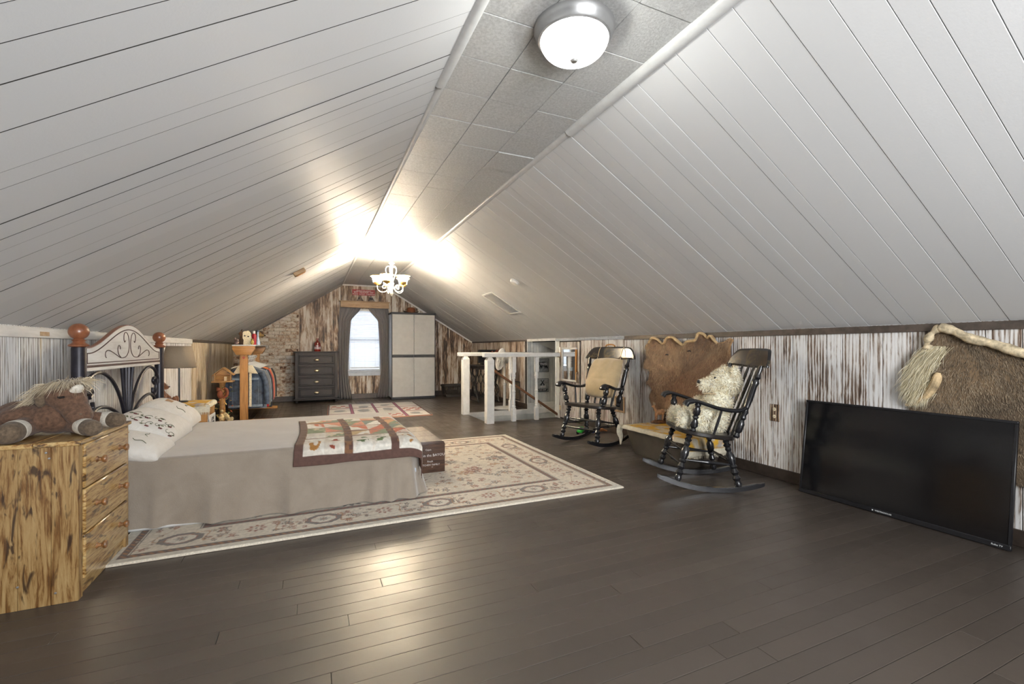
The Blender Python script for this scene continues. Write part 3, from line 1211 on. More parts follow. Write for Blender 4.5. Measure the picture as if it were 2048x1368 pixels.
t = thing('brown_hat', 'brown felt hat with a curled brim on top of the pale storage cabinet', 'hat', (2.05, 10.15, 1.885))
bm = BM()
prof = [(.0, .135), (.05, .132), (.082, .115), (.094, .08), (.098, .03), (.10, .012)]
lathe(bm, [(r, z) for r, z in reversed(prof)], 24, Matrix.Diagonal((1.0, .85, 1, 1)), cap=False)
obj('crown', bm, plain('brown_felt', lin(110, 62, 36), .9, var=.2, scale=40), t)
bm = BM()
def fbrim(u, v):
    a = 2 * PI * u
    r = .098 + .075 * v
    up = .045 * v * v * abs(math.cos(a)) ** 2
    return V(r * math.cos(a), r * .85 * math.sin(a), .010 + up)
grid(bm, 40, 6, fbrim, close_u=True)
solidify(obj('brim', bm, plain('dark_felt', lin(62, 44, 32), .9), t), .004, 1)

# ---- laundry basket
t = thing('laundry_basket', 'dark brown slotted plastic laundry basket on the floor beside the storage cabinet', 'basket', (3.02, 10.12, 0))
M_BASK = plain('dark_plastic', (.03, .024, .020), .45)
bw, bd = .27, .19
def rr(k, sc, z):
    a = 2 * PI * k
    c, s_ = math.cos(a), math.sin(a)
    n = 5.0
    r = (abs(c) ** n + abs(s_) ** n) ** (-1 / n)
    return V(bw * sc * r * c, bd * sc * r * s_, z)
bm = BM()
grid(bm, 48, 2, lambda u, v: rr(u, .80 + .03 * v, .0 + .06 * v), close_u=True)
vs = [v for v in bm.verts if v.co.z < .001]
bm.faces.new(vs)
solidify(obj('lower_shell', bm, M_BASK, t), .004)
bm = BM()
for k in range(44):
    u = k / 44
    a, b = rr(u, .83, .058), rr(u, .965, .235)
    d = (rr(u + .004, .9, 0) - rr(u - .004, .9, 0)).normalized() * .009
    n = Vector((-d.y, d.x, 0)) * .35
    q = [a - d, a + d, b + d, b - d]
    A = [bm.verts.new(p + n) for p in q]
    B = [bm.verts.new(p - n) for p in q]
    bm.faces.new(A)
    bm.faces.new(list(reversed(B)))
    for i in range(4):
        bm.faces.new((A[i], B[i], B[(i + 1) % 4], A[(i + 1) % 4]))
for zz, sc in ((.115, .872), (.175, .918)):
    tube(bm, [rr(k / 40, sc, zz) for k in range(40)], .005, 6, closed=True)
obj('slotted_side', bm, M_BASK, t)
bm = BM()
tube(bm, [rr(k / 48, .985, .25) for k in range(48)], .016, 8, closed=True, flat=(1.3, .8))
obj('rim', bm, M_BASK, t)

# ================================================================= RUGS
def paint_grid(nx, ny, w, h):
    xs = np.linspace(0, w, nx)
    ys = np.linspace(0, h, ny)
    return np.meshgrid(xs, ys, indexing='ij')


def sheet_from_grid(nx, ny, pos, cols):
    """pos: (nx,ny,3)"""
    me = bpy.data.meshes.new('sheet')
    idx = np.arange(nx * ny).reshape(nx, ny)
    f = np.stack([idx[:-1, :-1], idx[1:, :-1], idx[1:, 1:], idx[:-1, 1:]], -1).reshape(-1, 4)
    me.vertices.add(nx * ny)
    me.vertices.foreach_set('co', pos.reshape(-1, 3).astype(np.float32).ravel())
    me.loops.add(f.size)
    me.loops.foreach_set('vertex_index', f.ravel().astype(np.int32))
    me.polygons.add(len(f))
    me.polygons.foreach_set('loop_start', np.arange(0, f.size, 4, dtype=np.int32))
    me.polygons.foreach_set('loop_total', np.full(len(f), 4, dtype=np.int32))
    me.update(calc_edges=True)
    me.validate()
    set_col(me, cols.reshape(-1, 3))
    return me


def lerpc(c, col, m):
    c[...] = c * (1 - m[..., None]) + np.array(col) * m[..., None]


def vnoise(x, y, sc, seed=0):
    """cheap value noise"""
    r = np.random.default_rng(seed)
    T = r.random((128, 128))
    xf, yf = x * sc, y * sc
    xi, yi = np.floor(xf).astype(int), np.floor(yf).astype(int)
    fx, fy = xf - xi, yf - yi
    fx, fy = fx * fx * (3 - 2 * fx), fy * fy * (3 - 2 * fy)
    g = lambda a, b: T[a % 128, b % 128]
    return (g(xi, yi) * (1 - fx) + g(xi + 1, yi) * fx) * (1 - fy) + (g(xi, yi + 1) * (1 - fx) + g(xi + 1, yi + 1) * fx) * fy


CREAM, BROWN, RUST, GOLD, GREY, DKB = lin(216, 204, 184), lin(84, 54, 38), lin(142, 68, 34), lin(164, 108, 46), lin(92, 82, 78), lin(54, 38, 30)


def flower(c, x, y, cx, cy, r, col, col2, petals=6, aspect=1.0, rot=0.0):
    dx, dy = x - cx, (y - cy) * aspect
    m0 = (abs(dx) < r * 1.6) & (abs(dy) < r * 1.6 * aspect)
    if not m0.any():
        return
    rho = np.hypot(dx, dy)
    th = np.arctan2(dy, dx) + rot
    edge = r * (.78 + .22 * np.cos(petals * th))
    m = np.clip((edge - rho) / (r * .12), 0, 1) * m0
    lerpc(c, col, m * .9)
    m = np.clip((edge * .62 - rho) / (r * .12), 0, 1) * m0
    lerpc(c, CREAM, m * .75)
    m = np.clip((r * .28 - rho) / (r * .1), 0, 1) * m0
    lerpc(c, col2, m * .9)


def rug_pattern(x, y, Wd, Hd):
    c = np.empty(x.shape + (3,))
    c[...] = CREAM
    n = vnoise(x, y, 6, 1)[..., None]
    c *= .92 + .16 * n
    d = np.minimum(np.minimum(x, Wd - x), np.minimum(y, Hd - y))
    def band(a, b, col, s=1.0):
        m = ((d > a) & (d < b)).astype(float) * s
        lerpc(c, col, m)
    band(.0, .055, lin(210, 204, 188), .85)
    fine = (np.sin(x * 190) * np.sin(y * 190) > .0)
    band(.058, .095, BROWN, .95)
    m = ((d > .064) & (d < .089) & (np.sin((x + y) * 160) > .35)).astype(float)
    lerpc(c, GOLD, m * .8)
    band(.10, .106, DKB, .8)
    band(.365, .371, DKB, .8)
    band(.374, .412, BROWN, .95)
    m = ((d > .380) & (d < .406) & (np.sin((x - y) * 160) > .35)).astype(float)
    lerpc(c, RUST, m * .8)
    band(.416, .421, DKB, .7)
    r = random.Random(3)
    # border: octagonal medallions alternating with sprays
    B = .237
    spots = []
    nx_ = 8
    for k in range(nx_):
        u = .30 + (Wd - .60) * k / (nx_ - 1)
        spots += [(u, B, 'h', k), (u, Hd - B, 'h', k)]
    ny_ = 6
    for k in range(1, ny_ - 1):
        u = .30 + (Hd - .60) * k / (ny_ - 1)
        spots += [(B, u, 'v', k), (Wd - B, u, 'v', k)]
    for (cx, cy, o, k) in spots:
        dx, dy = np.abs(x - cx), np.abs(y - cy)
        if o == 'h':
            dx = dx * .78
        else:
            dy = dy * .78
        oct_ = np.maximum(np.maximum(dx, dy), (dx + dy) * .74)
        if k % 2 == 0:
            for a, b, col in ((.062, .082, GREY), (.082, .086, DKB), (.056, .062, RUST)):
                lerpc(c, col, ((oct_ > a) & (oct_ < b)).astype(float) * .85)
            lerpc(c, lin(214, 206, 190), (oct_ < .056).astype(float) * .7)
            flower(c, x, y, cx, cy, .034, GREY, RUST, 8)
        else:
            flower(c, x, y, cx, cy, .062, RUST, GOLD, 8)
            flower(c, x, y, cx, cy, .034, CREAM, BROWN, 6)
        sg = ((1, 0) if o == 'h' else (0, 1))
        tg = ((0, 1) if o == 'h' else (1, 0))
        for q in range(22):
            du = r.uniform(.09, .25) * r.choice((-1, 1))
            dv = r.uniform(-.095, .095)
            flower(c, x, y, cx + sg[0] * du + tg[0] * dv, cy + sg[1] * du + tg[1] * dv, r.uniform(.012, .024), r.choice((RUST, BROWN, DKB, RUST, GREY)), GOLD, r.choice((4, 5, 6)), r.choice((.7, 1, 1.5)), r.uniform(0, 6))
    # border vine
    inb = ((d > .11) & (d < .36)).astype(float)
    vine = np.abs(d - .237 - .075 * np.sin((x - y) * 17))
    lerpc(c, GOLD, (vine < .005) * inb * .7)
    # field
    inf = (d > .43).astype(float)
    for k in range(26):
        cx, cy = r.uniform(.5, Wd - .5), r.uniform(.5, Hd - .5)
        flower(c, x, y, cx, cy, r.uniform(.07, .12), r.choice((GREY, RUST, GOLD, GREY, BROWN)), r.choice((RUST, BROWN)), r.choice((8, 10, 12)), r.choice((1.2, 1.5, 1.0)), r.uniform(0, 6))
    for k in range(520):
        cx, cy = r.uniform(.45, Wd - .45), r.uniform(.45, Hd - .45)
        flower(c, x, y, cx, cy, r.uniform(.012, .036), r.choice((RUST, RUST, BROWN, GOLD, GREY)), GOLD, r.choice((4, 5, 6)), r.choice((.7, 1, 1.6)), r.uniform(0, 6))
    v1 = np.abs(np.sin(x * 7.5 + 1.6 * np.sin(y * 9)) * np.cos(y * 8 + 1.3 * np.sin(x * 6)))
    lerpc(c, GREY, (v1 < .012) * inf * .5)
    n2 = vnoise(x, y, 90, 5)[..., None]
    return c * (.80 + .34 * n2)


RW, RH = 3.23, 2.37
nx, ny = 520, 380
gx, gy = paint_grid(nx, ny, RW, RH)
pos = np.zeros((nx, ny, 3))
pos[..., 0] = gx
pos[..., 1] = gy
edge = np.minimum(np.minimum(gx, RW - gx), np.minimum(gy, RH - gy))
pos[..., 2] = .011 * np.clip(edge / .012, 0, 1) ** .5 + .0008 * vnoise(gx, gy, 60, 8)
rug_me = sheet_from_grid(nx, ny, pos, rug_pattern(gx, gy, RW, RH))
rug = obj_me('area_rug', rug_me, attr_mat('rug_pile', .95, .5, 380, sheen=.2), angle=None)
rug.location = (-.975, 2.895, .0012)
tag(rug, 'large cream and brown floral rug with a medallion border under the bed', 'rug')
bm = BM()
tube(bm, [(.006, .006, .006), (RW - .006, .006, .006), (RW - .006, RH - .006, .006), (.006, RH - .006, .006)], .007, 6, closed=True)
obj('binding', bm, plain('rug_binding', lin(206, 198, 182), .95, scale=120), rug)

# small patterned rug in front of the window
def rug2(x, y, Wd, Hd):
    c = np.empty(x.shape + (3,))
    c[...] = lin(196, 192, 186)
    c *= (.86 + .28 * vnoise(x, y, 5, 3))[..., None]
    DK, RED, PUR, SLATE = lin(58, 50, 56), lin(158, 74, 66), lin(132, 72, 96), lin(98, 104, 112)
    d = np.minimum(np.minimum(x, Wd - x), np.minimum(y, Hd - y))
    # panels
    for px_ in (.40, .80, 1.22):
        lerpc(c, DK, (np.abs(x - px_) < .028).astype(float))
        lerpc(c, PUR, (np.abs(x - px_) < .016).astype(float))
    for py_ in (.62, 1.3):
        m = (np.abs(y - py_) < .028).astype(float) * ((x < .40) | (x > 1.22) | (py_ > 1))
        lerpc(c, DK, m * .8)
        lerpc(c, PUR, (np.abs(y - py_) < .014).astype(float) * ((x < .40) | (x > 1.22) | (py_ > 1)))
    chk = ((np.floor(x * 13) + np.floor(y * 7)) % 2 == 0)
    for bx0, bx1, by0, by1 in ((.05, .37, 1.42, 1.72), (1.26, 1.60, .72, 1.1), (.84, 1.18, .08, .40)):
        lerpc(c, RED, (chk & (x > bx0) & (x < bx1) & (y > by0) & (y < by1)).astype(float) * .85)
    for cx, cy, rx, ry in ((.62, 1.45, .10, .16), (.60, .95, .12, .2), (1.02, 1.0, .10, .22), (1.4, .35, .1, .12), (.2, 1.0, .11, .12), (.2, .3, .1, .12), (1.02, 1.6, .1, .1)):
        e = ((x - cx) / rx) ** 2 + ((y - cy) / ry) ** 2 + .5 * (vnoise(x, y, 22, 4) - .5)
        lerpc(c, SLATE, (e < .75).astype(float) * .75)
        lerpc(c, DK, ((np.abs(y - cy + ry) < .02) & (np.abs(x - cx) < rx)).astype(float) * .6)
    lerpc(c, DK, (d < .035).astype(float))
    lerpc(c, lin(150, 100, 80), (d < .014).astype(float))
    return c


R2W, R2H = 1.63, 1.98
gx, gy = paint_grid(170, 200, R2W, R2H)
pos = np.stack([gx, gy, .009 + .0006 * vnoise(gx, gy, 40, 2)], -1)
pos[0, :, 2] = pos[-1, :, 2] = pos[:, 0, 2] = pos[:, -1, 2] = 0
me = sheet_from_grid(170, 200, pos, rug2(gx, gy, R2W, R2H))
o = obj_me('small_rug', me, attr_mat('small_rug_pile', .9, .3, 300), angle=None)
o.location = (.22, 7.42, .001)
o.rotation_euler = (0, 0, R(-2.5))
tag(o, 'smaller patchwork lodge rug with dark edging on the floor before the far window', 'rug')

# ================================================================= BED
BX0, BX1, BY0, BY1, BZ = -1.17, .745, 3.365, 4.86, .425
HX = -1.215
t = thing('bed', 'double bed with a black metal and white wood headboard against the low wall', 'bed', (-.22, 4.11, 0))
obj('box_base', boxb((BX0, BY0 + .012, .014), (BX1 - .02, BY1 - .015, .22), .02), plain('blue_white_ticking', (.60, .66, .74), .8), t, world=True)
obj('mattress', boxb((BX0, BY0 + .012, .22), (BX1 - .02, BY1 - .015, .412), .04), M_PLUSHW, t, world=True)
obj('sheet_hem', boxb((-1.12, BY0 - .022, .0135), (-.50, BY0 + .02, .045), .012), M_TRIMW, t, world=True, label='white sheet showing under the blanket hem')
hb = obj('headboard', boxb((HX - .012, BY0 + .04, .963), (HX + .012, BY1 + .02, .985), .004), M_CREST, t, world=True)
HC = 4.14
for yy in (3.385, 4.895):
    bm = BM()
    lathe(bm, [(.034, .002), (.034, 1.10), (.030, 1.115)], 18, Matrix.Translation((HX, yy, 0)))
    obj('post', bm, M_IRON, hb, world=True)
    bm = BM()
    lathe(bm, [(.028, 1.105), (.046, 1.112), (.048, 1.120), (.032, 1.130), (.026, 1.140), (.034, 1.146), (.026, 1.152)] + [(.047 * math.cos(a), 1.197 + .047 * math.sin(a)) for a in [R(-62 + 152 * i / 12) for i in range(13)]] + [(0, 1.244)], 20, Matrix.Translation((HX, yy, 0)))
    obj('finial', bm, M_FINIAL, hb, world=True)
# crest panel: arched outline in (y,z)
def crest_z(y):
    s = abs(y - HC) / .70
    if s > 1:
        return 1.095
    return 1.100 + .165 * (0.5 + .5 * math.cos(PI * min(1, s * 1.05))) ** .85
ys = [3.418 + (4.862 - 3.418) * i / 44 for i in range(45)]
poly = [(y, .998) for y in (3.418, 4.862)] + [(y, crest_z(y)) for y in reversed(ys)]
bm = BM()
prism(bm, poly, .026, frame((HX - .013, 0, 0), (0, 1, 0), (0, 0, 1)), .003)
obj('crest_panel', bm, M_CREST, hb, world=True)
bm = BM()
tube(bm, [(HX, y, crest_z(y) + .002) for y in ys], .008, 6, flat=(.6, 1.6))
obj('crest_edge', bm, M_FINIAL, hb, world=True)
bm = BM()
tube(bm, [(HX + .0135, y, crest_z(y) - .030) for y in ys[1:-1]] , .0035, 5)
tube(bm, [(HX + .0135, ys[1], crest_z(ys[1]) - .030), (HX + .0135, ys[1], 1.012), (HX + .0135, ys[-2], 1.012), (HX + .0135, ys[-2], crest_z(ys[-2]) - .03)], .0035, 5)
for s in (-1, 1):
    q = lambda dy, z: (HX + .0135, HC + s * dy, z)
    tube(bm, smoothpath([q(.085, 1.155), q(.10, 1.145), q(.115, 1.165), q(.11, 1.20), q(.08, 1.215), q(.04, 1.20), q(.015, 1.15), q(.02, 1.09), q(.07, 1.045), q(.16, 1.035), q(.24, 1.055), q(.31, 1.075), q(.375, 1.088), q(.42, 1.080), q(.43, 1.055), q(.415, 1.04)], 5), .0032, 5)
    tube(bm, smoothpath([q(.17, 1.04), q(.21, 1.06), q(.225, 1.095), q(.21, 1.12), q(.185, 1.115), q(.18, 1.095)], 5), .0032, 5)
obj('scroll_inlay', bm, M_GROOVE, hb, world=True)
obj('lower_rail', boxb((HX - .011, 3.418, .985), (HX + .014, 4.862, .998), .002), M_GROOVE, hb, world=True)
q = lambda dy, z: (HX, HC + dy, z)
rods = []
for s in (-1, 1):
    rods.append([q(s * .006, .40), q(s * .012, .58), q(s * .02, .75), q(s * .030, .965)])
    rods.append([q(s * .022, .40), q(s * .03, .58), q(s * .06, .75), q(s * .105, .965)])
    rods.append([q(s * .035, .40), q(s * .045, .58), q(s * .13, .75), q(s * .27, .88), q(s * .44, .945), q(s * .60, .93), q(s * .70, .86), q(s * .715, .80)])
    rods.append([q(s * .62, .80), q(s * .585, .825), q(s * .60, .85), q(s * .64, .845), q(s * .665, .79), q(s * .65, .73), q(s * .605, .71), q(s * .575, .735), q(s * .58, .77)])
    rods.append([q(s * .05, .40), q(s * .06, .56), q(s * .16, .64), q(s * .30, .70), q(s * .44, .725), q(s * .55, .715), q(s * .64, .66), q(s * .70, .57)])
for rd in rods:
    bm = BM()
    tube(bm, smoothpath(rd, 7), .0115, 8)
    obj('rod', bm, M_IRON, hb, world=True)
bm = BM()
tube(bm, [q(-.72, .40), q(.72, .40)], .014, 8)
obj('cross_bar', bm, M_IRON, hb, world=True)

# ---- taupe blanket draped to the floor
t = NT('taupe_fleece')
v = t.coords((1, 1, 1), False)
f = t.noise(v, 160, 4, .7)
f2 = t.noise(v, 7, 4, .6, .6)
t.bump(f, .5, .006)
c = t.mix(f2, (.215, .175, .135), (.335, .285, .230))
M_FLEECE = t.set(c, .95, sheen=.6)
t = thing('blanket', 'taupe fleece blanket covering the mattress and hanging to the rug', 'blanket', (-.22, 4.11, .44))
bm = BM()
path = [(BX0 - .005, BY0), (BX1 - .16, BY0)]

cr = .16
pts = []
n1 = 84
for i in range(n1):
    pts.append((BX0 + (BX1 - cr - BX0) * i / (n1 - 1), BY0, 0, -1))
for i in range(1, 13):
    a = -PI / 2 + PI / 2 * i / 12
    pts.append((BX1 - cr + cr * math.cos(a), BY0 + cr + cr * math.sin(a), math.cos(a), math.sin(a)))
n2 = 40
for i in range(1, n2):
    pts.append((BX1, BY0 + cr + (BY1 - BY0 - cr) * i / (n2 - 1), 1, 0))
arc = [0]
for a, b in zip(pts, pts[1:]):
    arc.append(arc[-1] + math.hypot(b[0] - a[0], b[1] - a[1]))
LA = arc[-1]
NV = 16
rows = []
for i, (x, y, nx_, ny_) in enumerate(pts):
    s = arc[i]
    col = []
    gath = math.exp(-((s - 1.80) / .30) ** 2)
    lift = .030 * max(0, 1 - s / .75)
    for j in range(NV):
        v = j / (NV - 1)
        if j <= 3:
            a = PI / 2 * j / 3
            off = -.030 + .030 * math.sin(a)
            z = BZ + .010 - .030 * (1 - math.cos(a))
        else:
            vv = (j - 3) / (NV - 4)
            z = BZ + .010 - .030 - vv * (BZ + .010 - .030 - .020 - lift)
            fold = .014 * math.sin(s * 11 + .9) + .010 * math.sin(s * 23 + 2) + .040 * math.exp(-((s - .33) / .035) ** 2) - .025 * math.exp(-((s - .52) / .06) ** 2) + .034 * math.exp(-((s - .62) / .04) ** 2) + .036 * math.exp(-((s - 1.05) / .04) ** 2)
            fold += gath * .028 * math.sin(s * 52 + vv * 1.5)
            off = .012 + fold * max(0, (vv - .22) / .78) ** .8 + .030 * vv * vv * (1 + 1.2 * gath)
        col.append(bm.verts.new((x + nx_ * off, y + ny_ * off, z)))
    rows.append(col)
for i in range(len(rows) - 1):
    for j in range(NV - 1):
        bm.faces.new((rows[i][j], rows[i][j + 1], rows[i + 1][j + 1], rows[i + 1][j]))
# top sheet
def ftop(u, v):
    x = BX0 + (BX1 - .030 - BX0) * u
    y = BY0 + .030 + (BY1 - BY0 - .03) * v
    xm = BX1 - cr
    if x > xm:
        k = x - xm
        lim = BY0 + cr - math.sqrt(max(0, (cr - .030) ** 2 - min(k, cr - .030) ** 2))
        y = max(y, lim)
    return V(x, y, BZ + .010 + .004 * math.sin(x * 9 + y * 3) * math.sin(y * 11) * min(1, 6 * u * (1 - u) * 4 * v * (1 - v) * 4))
grid(bm, 70, 46, ftop)
bmesh.ops.remove_doubles(bm, verts=list(bm.verts), dist=.0008)
bmesh.ops.recalc_face_normals(bm, faces=list(bm.faces))
o = obj('cloth', bm, M_FLEECE, t, world=True, angle=None)

# ---- patchwork quilt at the foot
def quilt_cols(u, v):
    """u along the bed (0..1.06 m), v across from far edge to near hem (0..1.24 m)"""
    c = np.empty(u.shape + (3,))
    c[...] = lin(214, 206, 194)
    QB = lin(92, 66, 58)
    r = random.Random(5)
    pal = [lin(204, 140, 118), lin(190, 110, 84), lin(128, 138, 112), lin(206, 198, 186), lin(186, 160, 120), lin(224, 220, 212), lin(206, 190, 160), lin(196, 150, 110), lin(120, 130, 120)]
    cols = [(.055, .315), (.375, .635), (.695, .955)]
    rows_ = [(.05, .17), (.20, .42), (.45, .66), (.69, .88), (.91, 1.175)]
    for a, b in cols:
        for kr, (e, f) in enumerate(rows_):
            m = (u > a) & (u < b) & (v > e) & (v < f)
            uu, vv = (u - a) / (b - a), (v - e) / (f - e)
            for hx in (0, 1):
                A, B = r.choice(pal), r.choice(pal)
                if kr == 4 or r.random() < .3:
                    A, B = lin(222, 218, 208), lin(212, 204, 192)
                mm = m & ((uu > .5) == bool(hx))
                ul = (uu * 2) % 1
                tri = (ul > vv) if r.random() < .5 else (ul > 1 - vv)
                lerpc(c, A, (mm & tri).astype(float))
                lerpc(c, B, (mm & ~tri).astype(float))
                # printed motif
                if kr == 4 and r.random() < .75:
                    p = vnoise(u * 1.6, v, 24, r.randint(0, 99))
                    cc = (((ul - .5) / .34) ** 2 + ((vv - .55) / .3) ** 2) < 1
                    lerpc(c, r.choice([lin(90, 110, 70), lin(150, 70, 50), lin(170, 120, 60)]), (mm & cc & (p > .62)).astype(float))
                elif r.random() < .7:
                    p = vnoise(u, v, 40, r.randint(0, 99))
                    lerpc(c, r.choice(pal), (mm & (p > .66)).astype(float) * .8)
            lerpc(c, QB, (m & ((np.abs(vv - .0) < .05))).astype(float) * .35)
    sash = np.ones(u.shape, bool)
    for a, b in cols:
        sash &= ~((u > a) & (u < b))
    p = vnoise(u, v, 45, 7)
    lerpc(c, QB, sash.astype(float))
    lerpc(c, lin(140, 100, 66), (sash & (p > .62)).astype(float) * .7)
    hem = (v > 1.175) | (u < .05) | (u > 1.0)
    lerpc(c, QB, hem.astype(float))
    for e in (.185, .435, .675, .895):
        lerpc(c, lin(120, 86, 62), ((np.abs(v - e) < .014) & ~hem).astype(float) * .9)
    return c * (.85 + .3 * vnoise(u, v, 70, 9))[..., None]


QU, QV = 1.02, 1.235
nu, nv = 180, 210
gu, gv = paint_grid(nu, nv, QU, QV)
qx0, qyf = -.095, 4.49
zq = BZ + .020
ex = BX1 - .035 - qx0                       # arclength where the foot edge is reached
ey = qyf - (BY0 + .005)
def bend(s, e, r=.045):
    """arc-length s over an edge at e with radius r -> (advance, drop)"""
    a = np.clip((s - (e - r)) / r, 0, PI / 2)
    over = np.maximum(s - (e - r) - r * PI / 2, 0)
    adv = np.minimum(s, e - r) + r * np.sin(a)
    drop = r * (1 - np.cos(a)) + over
    return adv, drop
ax_, dxp = bend(gu, ex)
ay_, dyp = bend(gv, ey)
x = qx0 + ax_
y = qyf - ay_
z = zq - np.maximum(dxp, dyp) - .55 * np.minimum(dxp, dyp)
z += .004 * (vnoise(gu, gv, 13, 4) - .5) + .003 * np.sin(gv * 55) * np.sin(gu * 12)
skew = (gv / QV)
x += .0 * skew + .02 * np.sin(gv * 3)
y -= .010 * np.clip(dyp / .1, 0, 1) + .035 * (dyp > 0) * 0
y = y - np.clip(dyp, 0, .03) * .9
x = x + np.clip(dxp, 0, .06) * .9
x[dyp > 0] += .0
pos = np.stack([x, y, z], -1)
me = sheet_from_grid(nu, nv, pos, quilt_cols(gu, gv))
o = obj_me('quilt', me, attr_mat('quilt_cotton', .85, .4, 120, bdist=.006), angle=None)
solidify(o, .008, 1)
tag(o, 'patchwork quilt with brown sashing folded over the foot of the bed', 'quilt')

# ================================================================= LAMPS ON THE CEILING
t = thing('ceiling_light', 'round flush ceiling light with a grey metal ring and glass dome, lit', 'light', (1.055, 1.70, ZC))
bm = BM()
lathe(bm, [(.0, -.002), (.176, -.002), (.176, -.012), (.168, -.030), (.160, -.040), (.158, -.052), (.150, -.056), (.146, -.050), (.0, -.046)][::-1], 48)
obj('ring', bm, plain('satin_nickel', (.34, .34, .34), .35, metal=.7, var=.03), t)
bm = BM()
lathe(bm, [(.148 * math.cos(a), -.050 - .088 * math.sin(a)) for a in [PI / 2 * i / 14 for i in range(15)]], 48, cap=False)
tt = NT('lit_dome_glass')
d = tt.n('ShaderNodeBsdfTranslucent')
d.inputs[0].default_value = (.95, .97, .95, 1)
tp = tt.n('ShaderNodeBsdfTransparent')
tp.inputs[0].default_value = (.97, 1, .98, 1)
gl = tt.n('ShaderNodeBsdfGlossy', i_Roughness=.08)
em = tt.n('ShaderNodeEmission', i_Strength=.55)
em.inputs[0].default_value = (1, 1, .98, 1)
m1 = tt.n('ShaderNodeMixShader')
m1.inputs[0].default_value = .45
tt.l(d.outputs[0], m1.inputs[1])
tt.l(tp.outputs[0], m1.inputs[2])
m2 = tt.n('ShaderNodeMixShader')
m2.inputs[0].default_value = .08
tt.l(m1.outputs[0], m2.inputs[1])
tt.l(gl.outputs[0], m2.inputs[2])
ad = tt.n('ShaderNodeAddShader')
tt.l(m2.outputs[0], ad.inputs[0])
tt.l(em.outputs[0], ad.inputs[1])
tt.l(ad.outputs[0], tt.out.inputs[0])
obj('dome', bm, tt.m, t, angle=None)
bm = BM()
lathe(bm, [(.0, -.148), (.012, -.146), (.018, -.139), (.012, -.134), (.0, -.133)], 16)
obj('dome_nut', bm, M_STEEL, t)
bm = BM()
turned(bm, (-.03, -.03, -.050), (.02, .02, -.075), [(0, .022), (1, .022)], 14)
obj('socket', bm, M_STEEL, t)
M_BULB = bpy.data.materials.new('lit_bulb')
M_BULB.use_nodes = True
nt = M_BULB.node_tree
nt.nodes.clear()
e = nt.nodes.new('ShaderNodeEmission')
e.inputs[1].default_value = 6
o_ = nt.nodes.new('ShaderNodeOutputMaterial')
nt.links.new(e.outputs[0], o_.inputs[0])
bm = BM()
ell(bm, (.02, .02, -.092), (.032, .032, .026))
obj('bulb', bm, M_BULB, t)


def lamp_point(name, loc, w, col, r, parent):
    l = bpy.data.lights.new(name, 'POINT')
    l.energy = w
    l.color = col
    l.shadow_soft_size = r
    o = link(bpy.data.objects.new(name, l))
    o.location = loc
    o.parent = parent
    return o


lamp_point('lamp_light', (.0, -.03, -.10), CEILING_LAMP_W, (1, .985, .95), .05, t)

# ---- chandelier
t = thing('chandelier', 'cream metal chandelier with five bell shaped glass shades, lit, hanging near the far end', 'chandelier', (1.05, 6.55, ZC))
bm = BM()
lathe(bm, [(0, -.030), (.012, -.028), (.030, -.020), (.062, -.008), (.066, 0), (0, 0)], 24)
obj('canopy', bm, M_CREAMIRON, t)
for k in range(3):
    bm = BM()
    zc = -.048 - k * .036
    r = .013 if k < 2 else .026
    if k == 2:
        zc -= .012
    pts = [(0 if k % 2 else r * .6 * math.cos(a), r * .6 * math.cos(a) if k % 2 else 0, zc + r * 1.5 * math.sin(a)) for a in [2 * PI * i / 14 for i in range(14)]]
    tube(bm, pts, .0028, 6, closed=True)
    obj('chain_link', bm, M_CREAMIRON, t)
bm = BM()
lathe(bm, [(0, -.175), (.012, -.177), (.034, -.186), (.040, -.196), (.030, -.203), (.018, -.210), (.014, -.23), (.015, -.44), (.022, -.455), (.030, -.475), (.030, -.50), (.020, -.52), (.014, -.60), (.022, -.62), (.014, -.64), (.006, -.66), (0, -.665)][::-1], 18)
obj('column', bm, M_CREAMIRON, t)
tt = NT('warm_lit_glass')
d = tt.n('ShaderNodeBsdfTranslucent')
d.inputs[0].default_value = (.95, .84, .62, 1)
em = tt.n('ShaderNodeEmission', i_Strength=SHADE_GLOW)
em.inputs[0].default_value = (1, .90, .74, 1)
ad = tt.n('ShaderNodeAddShader')
tt.l(d.outputs[0], ad.inputs[0])
tt.l(em.outputs[0], ad.inputs[1])
tt.l(ad.outputs[0], tt.out.inputs[0])
M_SHADE = tt.m
